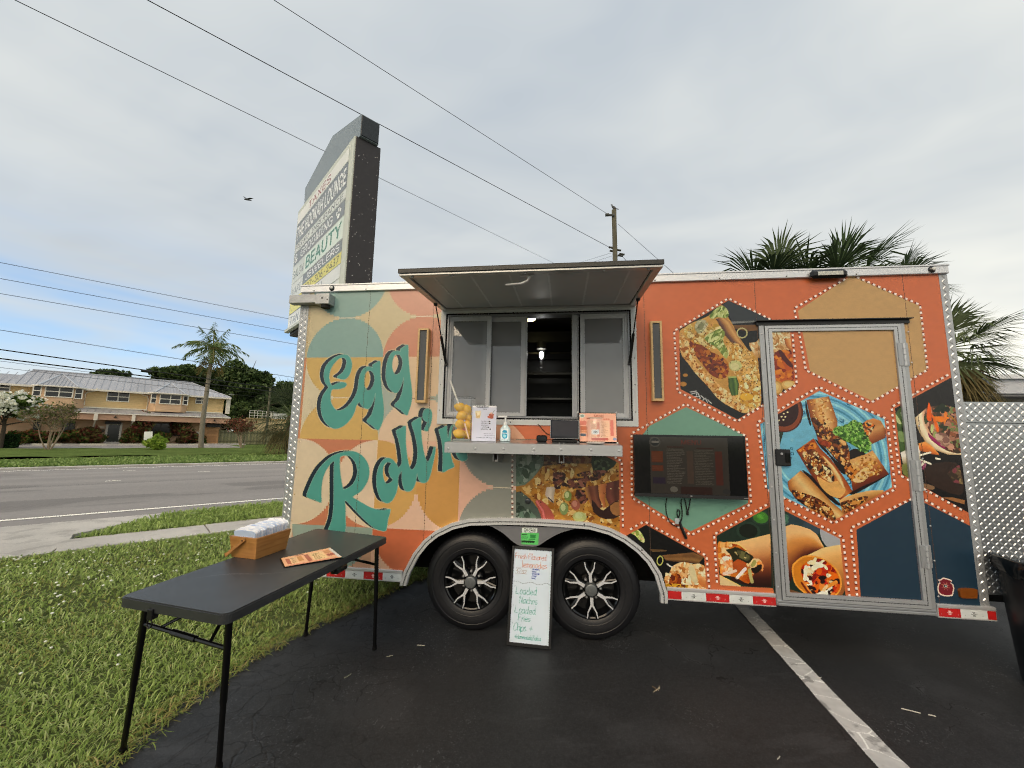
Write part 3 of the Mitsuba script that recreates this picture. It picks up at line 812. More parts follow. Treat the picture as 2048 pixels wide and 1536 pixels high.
# --- wheels
def wheel(cx, cz, spin, R=0.345):
    w = numc(FT + '__wheel')
    tyre = lathe([(0.195, -0.02), (0.205, 0.000), (0.225, 0.010), (0.27, 0.014), (0.30, 0.010), (0.327, -0.004), (0.341, -0.022), (R, -0.045), (R, -0.17), (0.335, -0.20), (0.30, -0.222), (0.20, -0.215)], 72, 'y', (cx, 0.03, cz))
    add(w + '__tyre', tyre, '15161A', 'satin', 0.25, smooth=30)
    gro = [lathe([(R + 0.0005, -0.05 - 0.03 * q), (R + 0.0005, -0.056 - 0.03 * q)], 48, 'y', (cx, 0.03, cz)) for q in range(4)]
    lug = [rbox(cx + (R - 0.006) * math.cos(a) - 0.006, cx + (R - 0.006) * math.cos(a) + 0.006, 0.052, 0.078, cz + (R - 0.006) * math.sin(a) - 0.006, cz + (R - 0.006) * math.sin(a) + 0.006) for a in np.linspace(0, 2 * np.pi, 64, endpoint=False)]
    thing(add(w + '__tyre__tread_block', cat(lug), '131418', 'matte', 0.2), kind='stuff')
    rings = [lathe([(r, 0.0145 - 0.2 * max(0, r - 0.29)), (r + 0.003, 0.0165 - 0.2 * max(0, r - 0.29)), (r + 0.006, 0.0145 - 0.2 * max(0, r - 0.29))], 60, 'y', (cx, 0.03, cz)) for r in (0.232, 0.288)]
    add(w + '__tyre__sidewall_ring', cat(rings), '1B1C20', 'satin', 0.1, smooth=60)
    add(w + '__rim', lathe([(0.0, -0.075), (0.10, -0.075), (0.165, -0.07), (0.182, -0.03), (0.186, -0.004), (0.194, 0.002), (0.197, -0.004), (0.197, -0.03)], 60, 'y', (cx, 0.03, cz)), '101113', 'gloss', 0.1, smooth=35)
    for q in range(6):
        a = spin + q * math.pi / 3
        n = numc(w + '__spoke')

        def at(r, da):
            return (cx + r * math.cos(a + da), cz + r * math.sin(a + da))
        dk = cat([tube([(*at(0.05, 0)[:1], 0.045, at(0.05, 0)[1]), (at(0.105, 0)[0], 0.038, at(0.105, 0)[1]), (at(0.19, s * 0.17)[0], 0.030, at(0.19, s * 0.17)[1])], [0.020, 0.017, 0.011], 8) for s in (-1, 1)])
        add(n, dk, '0E0F11', 'gloss', 0.1, smooth=40)
        y_ = Polygon([at(0.052, -0.22), at(0.052, 0.22), at(0.100, 0.105), at(0.145, 0.212), at(0.148, 0.218), at(0.152, 0.226), at(0.178, 0.210), at(0.190, 0.216), at(0.190, 0.172), at(0.176, 0.172), at(0.152, 0.172), at(0.110, 0.016), at(0.110, -0.016), at(0.152, -0.172), at(0.176, -0.172), at(0.190, -0.172), at(0.190, -0.216), at(0.178, -0.210), at(0.152, -0.226), at(0.148, -0.218), at(0.145, -0.212), at(0.100, -0.105)])
        add(n + '__bright_face', prism(y_, 0.011, 0.018), 'E2E4E8', 'metal', 0.1)
        b = a + math.pi / 6
        add(w + '__lug_nut', lathe([(0, 0.016), (0.007, 0.014), (0.0105, 0.008), (0.0105, -0.02)], 6, 'y', (cx + 0.067 * math.cos(b), 0.052, cz + 0.067 * math.sin(b))), '9A9C9E', 'metal')
    add(w + '__hub_cap', lathe([(0, 0.047), (0.033, 0.047), (0.040, 0.043), (0.043, 0.034), (0.044, -0.03)], 28, 'y', (cx, 0.045, cz)), '6E7274', 'metal', 0.06, smooth=30)
    add(w + '__hub_plate', lathe([(0, -0.001), (0.085, -0.001), (0.09, -0.02)], 30, 'y', (cx, 0.062, cz)), '0D0E10', 'gloss', 0.1)


wheel(1.524, 0.345, 1.10)
wheel(2.392, 0.345, 1.62)

# --- door: frame on the wall, leaf with its own trim, hinges, latch, drip edge
D = FT + '__door'
fr = DOOR.difference(LEAF.buffer(0.004, join_style=2))
add(D + '__frame', prism(fr, -0.012, 0.0), 'A5A8AB', 'metal', 0.10)
add(D + '__gasket', prism(LEAF.buffer(0.004, join_style=2).difference(LEAF.buffer(-0.012, join_style=2)), -0.004, 0.0), '08090A', 'matte')
add(D + '__leaf', prism(LEAF.buffer(-0.004, join_style=2), -0.006, 0.0), '6B4A3A', 'satin', 0.1)
lt = LEAF.difference(sbox(3.678, 0.418, 4.462, 2.185))
add(D + '__leaf_trim', prism(lt, -0.020, -0.004), 'B4B7BA', 'metal', 0.12)
lt2 = sbox(3.650, 0.392, 4.488, 2.208).difference(sbox(3.655, 0.397, 4.483, 2.203))
add(D + '__trim_line', prism(lt2, -0.0206, -0.0195), '606366', 'metal', 0.1)
add(D + '__drip_edge', cat([rbox(3.575, 4.575, -0.045, 0.0, 2.258, 2.264, 0.001), rbox(3.580, 4.570, -0.016, 0.0, 2.231, 2.2578, 0.002)]), '2C2D2E', 'satin', 0.15)
add(D + '__sill', cat([rbox(3.60, 4.53, -0.026, 0.0, 0.335, 0.352, 0.003), rbox(3.60, 4.53, -0.020, 0.0, 0.354, 0.368, 0.003)]), '9FA2A5', 'metal', 0.1)
for z0, z1 in ((1.93, 2.09), (1.10, 1.30), (0.62, 0.76)):
    h = add(D + '__hinge', cat([rbox(4.470, 4.500, -0.026, -0.0205, z0, z1, 0.002), rbox(4.512, 4.540, -0.0185, -0.0125, z0, z1, 0.002)]), 'A2A5A8', 'metal', 0.1)
    add(h + '__knuckle', cat([cyl((4.506, -0.026, a), (4.506, -0.026, a + (z1 - z0) / 4 - 0.004), 0.009, 12) for a in np.linspace(z0, z1, 5)[:-1]]), 'BFC2C5', 'metal', smooth=40)
thing(add(D + '__frame_screw', cat([lathe([(0, 0.004), (0.004, 0.003), (0.006, 0)], 8, 'y', (x, -0.0122, z)) for x in (3.612, 4.555) for z in np.arange(0.45, 2.2, 0.215)]), 'C2C4C6', 'metal'), kind='stuff')
L = add(D + '__latch', rbox(3.640, 3.738, -0.034, -0.0205, 1.240, 1.353, 0.008), '17181A', 'satin', 0.1)
add(L + '__paddle', rbox(3.700, 3.731, -0.041, -0.0338, 1.262, 1.330, 0.006), '08090A', 'gloss', 0.1)
add(L + '__lock', lathe([(0, 0.004), (0.008, 0.004), (0.009, 0)], 14, 'y', (3.678, -0.0342, 1.322)), 'A8AAAC', 'metal')

# --- hatch: white trim, aluminium frame, three glazed sashes, awning flap, two gas struts
W = FT + '__serving_window'
tr = sbox(1.228, 1.494, 2.738, 2.400).difference(WIN)
add(W + '__trim', prism(tr, -0.012, 0.002), 'C6CACB', 'satin', 0.05)
thing(add(W + '__trim_screw', cat([lathe([(0, 0.003), (0.003, 0.0025), (0.005, 0)], 8, 'y', (x, -0.0122, z)) for x in (1.246, 2.720) for z in (1.6, 1.8, 2.0, 2.2)] + [lathe([(0, 0.003), (0.003, 0.0025), (0.005, 0)], 8, 'y', (x, -0.0122, 1.514)) for x in (1.42, 1.80, 2.5)]), '5A5C5E', 'metal'), kind='stuff')
fr = sbox(1.270, 1.537, 2.698, 2.370).difference(sbox(1.290, 1.556, 2.678, 2.352))
add(W + '__frame', prism(fr, 0.0, 0.10), '8B8E92', 'metal', 0.08)
add(W + '__gasket', prism(sbox(1.2695, 1.5365, 2.6985, 2.3705).difference(sbox(1.278, 1.546, 2.690, 2.362)), -0.003, 0.0), '0A0A0B', 'matte')


def sash(x0, x1, y, m=0.034):
    s = numc(W + '__sash')
    o = sbox(x0, 1.557, x1, 2.351)
    i = sbox(x0 + m, 1.557 + m, x1 - m, 2.351 - m)
    j = sbox(x0 + m * 0.55, 1.557 + m * 0.55, x1 - m * 0.55, 2.351 - m * 0.55)
    add(s + '__frame', cat([prism(o.difference(j), y, y + 0.022), prism(j.difference(i), y + 0.006, y + 0.022)]), 'B9BCC0', 'satin', 0.06)
    addm(s + '__pane', trimesh.Trimesh([(x0 + m, y + 0.012, 1.557 + m), (x1 - m, y + 0.012, 1.557 + m), (x1 - m, y + 0.012, 2.351 - m), (x0 + m, y + 0.012, 2.351 - m)], [(0, 1, 2), (0, 2, 3)], process=False), 'glass')
    addm(s + '__insect_screen', trimesh.Trimesh([(x0 + m, y + 0.020, 1.557 + m), (x1 - m, y + 0.020, 1.557 + m), (x1 - m, y + 0.020, 2.351 - m), (x0 + m, y + 0.020, 2.351 - m)], [(0, 1, 2), (0, 2, 3)], process=False), 'screen')


scene['screen'] = {'type': 'blendbsdf', 'weight': 0.62, 'a': {'type': 'null'}, 'b': ts({'type': 'diffuse', 'reflectance': rgb((0.33, 0.34, 0.355))})}
sash(1.290, 1.632, 0.012)
sash(1.560, 1.900, 0.048)
sash(2.325, 2.678, 0.012)
add(W + '__mullion', cat([box(1.900, 1.915, 0.03, 0.07, 1.557, 2.351), rbox(2.262, 2.300, 0.012, 0.06, 1.557, 2.351, 0.002), box(2.302, 2.312, 0.02, 0.06, 1.557, 2.351)]), 'A6A9AD', 'satin', 0.06)
add(W + '__bottom_track', cat([box(1.290, 2.678, 0.012, 0.02, 1.5565, 1.562), box(1.290, 2.678, 0.040, 0.046, 1.5565, 1.564), box(1.290, 2.678, 0.075, 0.095, 1.5565, 1.566)]), '6F7276', 'metal')

AW = FT + '__awning_flap'
ax0, ax1, az, ay = 1.234, 2.734, 2.404, -0.868


def awn(m):
    """The flap hangs a little below the level."""
    m = cat(m) if isinstance(m, list) else m
    m.vertices[:, 2] -= 0.060 * np.clip(-m.vertices[:, 1] / 0.868, 0, 1.1)
    return m


add(AW + '__panel', awn(rbox(ax0, ax1, ay, -0.012, az + 0.006, az + 0.026, 0.003)), '3A3B3B', 'satin', 0.05)
add(AW + '__lining', awn(box(ax0 + 0.05, ax1 - 0.05, ay + 0.06, -0.06, az + 0.001, az + 0.0055)), 'A6AAAD', 'satin', 0.04)
rim = [rbox(ax0, ax1, ay - 0.002, ay + 0.045, az - 0.012, az + 0.005, 0.003), rbox(ax0, ax0 + 0.045, ay + 0.0455, -0.05, az - 0.010, az + 0.005, 0.003), rbox(ax1 - 0.045, ax1, ay + 0.0455, -0.05, az - 0.010, az + 0.005, 0.003), rbox(ax0, ax1, -0.0495, -0.012, az - 0.010, az + 0.005, 0.003)]
add(AW + '__rim', awn(rim), 'B5B6B5', 'metal', 0.06)
add(AW + '__edge_strip', awn(rbox(ax0 - 0.004, ax1 + 0.004, ay - 0.010, ay - 0.0025, az + 0.002, az + 0.030, 0.002)), '20221F', 'satin')
for i in range(6):
    x = ax0 + 0.18 + i * 0.23
    add(AW + '__lining_seam', awn(box(x, x + 0.012, ay + 0.062, -0.062, az - 0.0008, az + 0.0008)), 'BABEC1', 'satin')
h = add(AW + '__latch_handle', awn(rbox(1.945, 2.030, ay + 0.048, ay + 0.072, az - 0.018, az + 0.0008, 0.003)), 'C9CACA', 'metal')
add(h + '__grip', awn(tube([(2.0, ay + 0.06, az - 0.018), (1.99, ay + 0.062, az - 0.045), (1.95, ay + 0.07, az - 0.058), (1.86, ay + 0.08, az - 0.060)], [0.010, 0.009, 0.008, 0.007], 10)), 'D5D6D6', 'metal', smooth=50)
thing(add(AW + '__rim_bolt', awn([lathe([(0, -0.008), (0.008, -0.008), (0.010, 0.0)], 8, 'z', (x, ay + 0.02, az - 0.012)) for x in (1.31, 1.55, 1.98, 2.42, 2.66)]), '8A8A8A', 'metal'), kind='stuff')
for x, sx in ((1.252, 1), (2.714, -1)):
    s = numc(FT + '__gas_strut')
    a, b = np.array((x, -0.235, az - 0.030)), np.array((x + 0.03 * sx, -0.008, 1.96))
    c = a * 0.48 + b * 0.52
    add(s + '__rod', tube([a, c], 0.0045, 8), '1A1A1B', 'gloss')
    add(s + '__cylinder', tube([c, b], 0.0105, 10), '0C0C0D', 'satin')
    add(s + '__end_fitting', cat([rbox(*sum([[q - 0.012, q + 0.012] for q in e], []), 0.003) for e in (a, b)]), '101011', 'satin')

# --- serving shelf
S = FT + '__serving_shelf'
top = rbox(1.395, 2.573, -0.33, -0.014, 1.372, 1.386, 0.002)
top.vertices[:, 2] -= 0.085 * np.maximum(0, -top.vertices[:, 1] - 0.04)     # falls a little outwards
add(S + '__top', top, 'A8ABAE', 'bright_metal', 0.05)
add(S + '__front_lip', rbox(1.392, 2.576, -0.336, -0.3305, 1.290, 1.361, 0.002), 'B3B6B9', 'metal', 0.06)
for x in (1.392, 2.5725):
    add(S + '__end_lip', rbox(x, x + 0.0035, -0.330, -0.02, 1.300, 1.358, 0.001), 'A3A6A9', 'metal', 0.06)
for p in [(1.421,1.315),(1.609,1.319),(1.8,1.319),(2.004,1.321),(2.182,1.324),(2.376,1.325),(2.553,1.323)]:
    add(S + '__bolt', lathe([(0, 0.006), (0.006, 0.005), (0.009, 0)], 12, 'y', (p[0], -0.3362, p[1] + 0.004)), 'D6D8DA', 'bright_metal', smooth=50)
for x in (1.735, 2.185):
    add(S + '__bracket', cat([rbox(x - 0.018, x - 0.012, -0.27, -0.01, 1.235, 1.372, 0.001), rbox(x + 0.012, x + 0.018, -0.27, -0.01, 1.235, 1.372, 0.001), cyl((x, -0.25, 1.24), (x, -0.012, 1.22), 0.007, 8)]), '8E8F90', 'metal', 0.1)

# --- small fittings on the side
k = add(FT + '__flood_lamp', rbox(3.945, 4.188, -0.062, -0.0225, 2.560, 2.622, 0.018), '101214', 'satin', 0.1)
add(k + '__lens', rbox(3.985, 4.150, -0.066, -0.0615, 2.575, 2.604, 0.002), 'B9BBB4', 'gloss', 0.05)
k = add(FT + '__corner_bracket', cat([rbox(0.18, 0.300, -0.085, -0.0005, 2.455, 2.545, 0.003), rbox(-0.062, 0.178, -0.075, -0.008, 2.470, 2.540, 0.003)]), 'A5A7A8', 'metal', 0.3)
add(k + '__bolt', cat([lathe([(0, 0.004), (0.006, 0.003), (0.008, 0)], 8, 'y', (x, -0.0852, 2.503)) for x in (0.24,)] + [lathe([(0, 0.003), (0.005, 0.002), (0.006, 0)], 8, 'y', (0.285, -0.0852, 2.49))]), '3A3B3C', 'metal')
add(k + '__underside_plug', cyl((0.25, -0.045, 2.43), (0.25, -0.045, 2.457), 0.035), '222323', 'matte')
sl = poly([(4.683,0.5039),(4.767,0.5076),(4.775,0.4944),(4.769,0.4532),(4.76,0.4512),(4.689,0.4482),(4.679,0.4581),(4.677,0.4762)], 2)
add(FT + '__side_marker', prism(sl, -0.016, -0.001), '7C4418', 'gloss', 0.12, smooth=30)
em = Print()
O_ = [(4.57,0.5477),(4.587,0.5517),(4.599,0.5617),(4.613,0.561),(4.633,0.556),(4.652,0.5479),(4.642,0.532),(4.655,0.5251),(4.659,0.4994),(4.651,0.4746),(4.645,0.4544),(4.621,0.4499),(4.596,0.4492),(4.576,0.4546),(4.563,0.4691),(4.562,0.4965),(4.571,0.5246),(4.58,0.5313)]
em.put(poly(O_), 'E4CFC4', 4, 0.05)
C_ = np.array(O_).mean(0)
em.put(affinity.scale(poly(O_), 0.86, 0.86), '74202A', 5, 0.2)
em.put(ell(C_ + [0, 0.001], 0.010, 0.010), '303A44', 7, 0.1)
em.put(ell(C_ + [0, 0.001], 0.0135, 0.0135), 'C98A7C', 6, 0.1)
em.put(ell(C_ + [0.001, 0.001], 0.005, 0.004), 'C3DAD4', 8, 0.1)
for a in range(8):
    em.put(affinity.rotate(sbox(C_[0] + 0.0165, C_[1] - 0.002, C_[0] + 0.024, C_[1] + 0.002), a * 45 + 20, origin=tuple(C_)), 'C07A5A' if a % 2 else 'A9505A', 7, 0.2)
em.build(FT + '__badge_sticker', 'vinyl')
add(FT + '__inlet_cap', cat([lathe([(0, 0.010), (0.014, 0.010), (0.021, 0.006), (0.024, 0)], 22, 'y', ([(1.94,0.9396)][0][0], -0.001, [(1.94,0.9396)][0][1]))]), '35383A', 'gloss', 0.1, smooth=40)


# ================================================================== the printed wrap: flat vinyl in (x, z) on the side and on the door leaf
KV = 0.92                                              # paper white of the print
WALLP = wall_print
LEAFP = sbox(3.6795, 0.4195, 4.4605, 2.1835)
LOW, MID = [], []                                      # (shape, colour, layer, variation) for both surfaces


class Both:
    """Keeps pieces and lays them on the wall and on the door leaf, each clipped to it."""

    def __init__(self, clip=None, contrast=0.0, gain=1.0):
        self.items, self.clip, self.contrast, self.gain = [], clip, contrast, gain

    def put(self, g, col, layer=0, var=0.1, k=KV, clip=True):
        if self.clip is not None and clip:
            g = g.intersection(self.clip)
        if not g.is_empty:
            self.items.append((g, col, layer, var, k))

    def build(self, name):
        for key, cl, y in ((FT + '__side_wall__' + name, WALLP, 0.0), (FT + '__door__' + name, LEAFP, 0.0062)):
            pr = Print(cl)
            for g, c, l, v, k in self.items:
                if self.contrast and isinstance(c, str):
                    q = srgb(c)
                    q = 0.34 * (q / 0.34) ** self.contrast
                    m = q.mean()
                    c = tuple(np.clip(m + (q - m) * 1.12, 0.002, 0.9))
                elif self.contrast:
                    c = tuple(np.clip(0.34 * (np.array(c) / 0.34) ** self.contrast, 0.002, 0.9))
                pr.put(g, c, l, v, k * self.gain)
            pr.build(key, 'vinyl', frame=lambda u, v, h: np.stack([u, -y - h, v], 1))


ORANGE = 'C6683E'
base = Both()
base.put(sbox(1.9, 0.2, 5, 2.7), ORANGE, 0, 0.05)
base.put(sbox(-0.1, 0.2, 2.0801, 2.7), 'C8B898', 0, 0.05)
A0, TS = 0.0905, 0.6635
ZR = [2.688, 2.0245, 1.361, 0.6975, 0.034]


def stair(cx, cz, r, side):
    """Half a disc with the stepped edge that the print has; side: t, b, l, r = where the flat edge is."""
    q = 0.0155
    n = int(round(r / q))
    out = []
    for i in range(n):
        a, b = r * i / n, r * (i + 1) / n
        w = math.sqrt(max(r * r - ((a + b) / 2) ** 2, 0))
        if side == 't':
            out.append(sbox(cx - w, cz - b, cx + w, cz - a))
        elif side == 'b':
            out.append(sbox(cx - w, cz + a, cx + w, cz + b))
        elif side == 'l':
            out.append(sbox(cx + a, cz - w, cx + b, cz + w))
        else:
            out.append(sbox(cx - b, cz - w, cx - a, cz + w))
    return unary_union([g.buffer(0.0002, join_style=2) for g in out])


def tile(r, c, bg, first, second, way, fine=False):
    x0, x1, z1, z0 = A0 + TS * c, A0 + TS * (c + 1), ZR[r], ZR[r + 1]
    base.put(sbox(x0, z0, x1, z1), bg, 1, 0.06)
    xm, zm, R = (x0 + x1) / 2, (z0 + z1) / 2, TS / 2
    if way == 'v':
        base.put(stair(xm, z1, R, 't'), first, 2, 0.06)
        base.put(stair(xm, z0, R, 'b'), second, 2, 0.06)
        base.put(sbox(xm - 0.11, zm - 0.0035, xm + 0.11, zm + 0.0035), 'D8CCB4' if not fine else '8C7862', 3, 0.05)
    else:
        base.put(stair(x0, zm, R, 'l'), first, 2, 0.06)
        base.put(stair(x1, zm, R, 'r'), second, 2, 0.06)


TEAL, BEIGE, SALMON, OCHRE, CREAM = '84A49F', 'C6B894', 'C4876E', 'C9A862', 'D6C5AA'
tile(0, -1, 'B8A884', 'B8A884', 'B8A884', 'h')
tile(1, -1, 'C0845F', 'C0845F', 'C0845F', 'h')
tile(2, -1, '8AA89E', CREAM, CREAM, 'h')
tile(3, -1, CREAM, CREAM, CREAM, 'h')
tile(0, 0, BEIGE, TEAL, TEAL, 'v')
tile(0, 1, BEIGE, 'CB937E', 'C98A70', 'v')
tile(1, 0, 'CFC3A6', OCHRE, 'CCA964', 'v')
tile(1, 1, 'A3AEA4', 'D9C0A0', 'D9BFA4', 'v', True)
tile(2, 0, 'C27C5C', CREAM, 'DAC4AA', 'h')
tile(2, 1, 'DCB79E', 'CBA05C', 'C89552', 'h')
tile(0, 2, BEIGE, ORANGE, ORANGE, 'v')
tile(1, 2, 'E0A88A', ORANGE, ORANGE, 'h')
tile(2, 2, 'DDB09A', '8F9189', '8F9189', 'v')
tile(3, 0, 'C79A7E', '92A398', '92A398', 'v')
tile(3, 1, 'DBB093', 'C46A48', 'C46A48', 'v')
base.put(Polygon([(1.658,1.518),(1.812,1.501),(1.858,1.456),(1.897,1.412),(1.935,1.368),(1.662,1.348)]), 'E3AE8E', 4, 0.05)
base.put(Polygon([(1.812,1.508),(2.098,1.505),(2.099,1.349),(1.935,1.354),(1.897,1.412),(1.858,1.456)]), 'D07048', 4, 0.05)
base.put(Polygon([(2.098,1.516),(2.82,1.507),(2.683,1.325),(2.671,0.7606),(2.616,0.7445),(2.625,1.26),(2.099,1.349)]), ORANGE, 4, 0.05)
base.build('wrap_ground')

# --- the lettering: teal script with a navy drop shade
E1 = poly([(0.3902,2.043),(0.4222,2.048),(0.458,2.036),(0.4801,2.006),(0.4918,1.963),(0.4862,1.909),(0.4681,1.866),(0.4378,1.844),(0.4055,1.846),(0.3721,1.862),(0.4125,1.894),(0.4364,1.933),(0.4446,1.979),(0.4369,2.009),(0.4161,2.022),(0.3998,2.023),(0.3762,2.015),(0.351,1.992),(0.3267,1.959),(0.3084,1.918),(0.3014,1.872),(0.307,1.836),(0.3232,1.803),(0.3402,1.791),(0.3711,1.808),(0.4077,1.818),(0.4399,1.816),(0.4579,1.803),(0.4478,1.783),(0.4116,1.768),(0.3745,1.764),(0.3399,1.762),(0.3287,1.735),(0.3267,1.694),(0.3364,1.654),(0.3609,1.615),(0.3882,1.592),(0.4201,1.591),(0.456,1.605),(0.4958,1.638),(0.5269,1.681),(0.5473,1.726),(0.5626,1.771),(0.6027,1.761),(0.601,1.711),(0.5783,1.661),(0.5542,1.631),(0.542,1.581),(0.5195,1.532),(0.4808,1.487),(0.4359,1.457),(0.3945,1.446),(0.3515,1.456),(0.3062,1.49),(0.2727,1.539),(0.2543,1.599),(0.2518,1.659),(0.2614,1.704),(0.28,1.74),(0.3039,1.775),(0.2944,1.793),(0.2736,1.816),(0.2579,1.862),(0.2573,1.913),(0.2725,1.959),(0.3071,2),(0.3482,2.028)], 4)
G_OUT = [(0.7306,1.99),(0.6968,1.976),(0.6689,1.96),(0.6754,1.942),(0.6542,1.943),(0.6356,1.946),(0.6045,1.937),(0.5802,1.907),(0.5649,1.861),(0.5605,1.811),(0.5588,1.761),(0.5631,1.716),(0.5724,1.681),(0.588,1.646),(0.6161,1.618),(0.6535,1.605),(0.6758,1.621),(0.6925,1.659),(0.7025,1.696),(0.7087,1.736),(0.7102,1.682),(0.7047,1.622),(0.6839,1.553),(0.6507,1.508),(0.6985,1.474),(0.747,1.44),(0.7706,1.472),(0.7855,1.52),(0.7879,1.589),(0.7792,1.662),(0.7643,1.736),(0.7476,1.836),(0.7376,1.911)]
G_IN = [(0.6325,1.914),(0.6642,1.911),(0.6872,1.881),(0.6951,1.841),(0.6876,1.796),(0.6689,1.763),(0.6436,1.751),(0.6242,1.766),(0.6097,1.801),(0.6048,1.841),(0.611,1.881),(0.6224,1.907)]
G1 = poly(G_OUT, 3).difference(poly(G_IN, 3))
g2o = [(0.9585,2.119),(0.925,2.107),(0.8966,2.086),(0.9027,2.069),(0.8817,2.073),(0.8634,2.074),(0.8327,2.065),(0.8094,2.035),(0.7939,1.989),(0.7871,1.939),(0.7869,1.891),(0.7907,1.846),(0.8008,1.816),(0.8159,1.781),(0.8462,1.749),(0.878,1.733),(0.9017,1.749),(0.9199,1.789),(0.9302,1.826),(0.9391,1.868),(0.9393,1.809),(0.9333,1.752),(0.9116,1.683),(0.8744,1.636),(0.9222,1.602),(0.9794,1.559),(0.9936,1.595),(1.009,1.647),(1.013,1.718),(1.004,1.791),(0.9895,1.866),(0.974,1.966),(0.9648,2.041)]
g2i = [(0.861,2.044),(0.8923,2.042),(0.9148,2.011),(0.9232,1.971),(0.9154,1.926),(0.8967,1.891),(0.8705,1.88),(0.8515,1.896),(0.8375,1.931),(0.833,1.971),(0.8395,2.012),(0.851,2.037)]
G2 = poly(g2o, 3).difference(poly(g2i, 3))
R_O = [(0.1913,0.9096),(0.2097,0.9823),(0.236,1.051),(0.279,1.13),(0.3337,1.19),(0.3851,1.23),(0.4523,1.257),(0.5253,1.269),(0.5746,1.265),(0.6303,1.238),(0.6722,1.194),(0.6951,1.141),(0.6982,1.096),(0.6874,1.042),(0.6574,0.988),(0.6215,0.9513),(0.5729,0.923),(0.6058,0.9021),(0.6654,0.8735),(0.7245,0.8472),(0.7872,0.8322),(0.8438,0.8322),(0.8881,0.8383),(0.8715,0.764),(0.8623,0.6841),(0.8203,0.6822),(0.7821,0.6912),(0.7331,0.7193),(0.678,0.7603),(0.6121,0.8144),(0.5554,0.865),(0.5145,0.8944),(0.5206,0.846),(0.5273,0.7584),(0.5332,0.6498),(0.452,0.6417),(0.389,0.6432),(0.4119,0.7185),(0.4218,0.776),(0.4235,0.8645),(0.4137,0.9979),(0.4065,1.088),(0.4027,1.165),(0.4046,1.185),(0.3887,1.185),(0.3615,1.155),(0.3352,1.113),(0.3154,1.054),(0.3105,0.9946),(0.3122,0.9273),(0.3172,0.8694),(0.2602,0.8897)]
R_I = [(0.4498,1.225),(0.4834,1.237),(0.523,1.234),(0.5539,1.214),(0.5806,1.183),(0.5984,1.138),(0.5999,1.084),(0.5817,1.035),(0.5504,0.9978),(0.5034,0.9762),(0.4907,0.9825),(0.4779,1.022),(0.4604,1.089),(0.4493,1.157),(0.4467,1.202)]
RR = poly(R_O, 2).difference(poly(R_I, 3))
O_O = [(0.8362,1.224),(0.8054,1.206),(0.781,1.17),(0.7656,1.12),(0.7611,1.066),(0.7676,1.007),(0.7872,0.9488),(0.8136,0.9058),(0.8463,0.8876),(0.8724,0.8886),(0.9022,0.9139),(0.9254,0.9632),(0.9354,1.017),(0.935,1.071),(0.9409,1.105),(0.9328,1.155),(0.9072,1.188),(0.8792,1.215)]
O_I = [(0.8433,1.194),(0.862,1.192),(0.8749,1.18),(0.8622,1.163),(0.8574,1.138),(0.8618,1.108),(0.8767,1.079),(0.8958,1.067),(0.884,1.045),(0.8534,1.029),(0.8345,1.036),(0.8164,1.072),(0.8086,1.112),(0.8112,1.156),(0.823,1.179)]
OO = poly(O_O, 3).difference(poly(O_I, 3))
LL = poly([(0.8983,1.434),(0.937,1.456),(0.9748,1.473),(0.978,1.385),(0.9855,1.315),(1,1.235),(1.013,1.186),(1.027,1.152),(1.046,1.14),(1.068,1.165),(1.081,1.213),(1.082,1.277),(1.071,1.346),(1.048,1.426),(1.022,1.497),(1.058,1.525),(1.098,1.543),(1.099,1.462),(1.107,1.387),(1.121,1.312),(1.138,1.251),(1.154,1.214),(1.172,1.206),(1.191,1.247),(1.204,1.29),(1.21,1.314),(1.223,1.312),(1.218,1.255),(1.205,1.181),(1.189,1.103),(1.169,1.058),(1.144,1.046),(1.115,1.053),(1.093,1.09),(1.086,1.119),(1.078,1.051),(1.055,0.9967),(1.029,0.9789),(0.9982,0.9842),(0.9768,1.023),(0.966,1.077),(0.9641,1.131),(0.9387,1.098),(0.9287,1.135),(0.959,1.185),(0.9546,1.234),(0.9434,1.294),(0.9233,1.369)], 2)
AP = poly([(1.146,1.612),(1.17,1.602),(1.182,1.574),(1.183,1.539),(1.177,1.498),(1.166,1.463),(1.154,1.438),(1.125,1.447),(1.144,1.488),(1.148,1.507),(1.127,1.518),(1.11,1.543),(1.111,1.579),(1.125,1.604)], 3)
NN = poly([(1.243,1.447),(1.27,1.461),(1.304,1.481),(1.307,1.451),(1.312,1.42),(1.319,1.385),(1.323,1.406),(1.332,1.455),(1.345,1.483),(1.363,1.496),(1.388,1.486),(1.418,1.456),(1.442,1.394),(1.462,1.309),(1.477,1.237),(1.451,1.218),(1.423,1.222),(1.395,1.252),(1.381,1.297),(1.383,1.359),(1.384,1.407),(1.375,1.459),(1.362,1.482),(1.349,1.466),(1.342,1.42),(1.339,1.358),(1.336,1.303),(1.347,1.251),(1.359,1.21),(1.375,1.173),(1.329,1.152),(1.287,1.13),(1.286,1.209),(1.283,1.267),(1.275,1.336),(1.262,1.391)], 2)
SCRIPT = unary_union([E1, G1, G2, RR, OO, LL, AP, NN])
SHX, SHZ = -0.0365, 0.0068
SHADE = unary_union([affinity.translate(SCRIPT, SHX * t, SHZ * t) for t in np.linspace(0.0, 1.0, 13)])
halo = SHADE.buffer(0.0045)
script = Print(WALLP)
script.put(halo, 'C9BEA0', 5, 0.04, KV)
script.put(SHADE.buffer(-0.0006), '1B2C38', 6, 0.05, KV)
script.put(SCRIPT.buffer(0.0030), '8DB0A2', 7, 0.04, KV)
script.put(SCRIPT, '4F9A90', 8, 0.05, KV)
script.build(FT + '__side_wall__script_lettering', 'vinyl')
labels[FT + '__side_wall__script_lettering'] = {'label': 'teal script lettering with navy shade on the left half'}

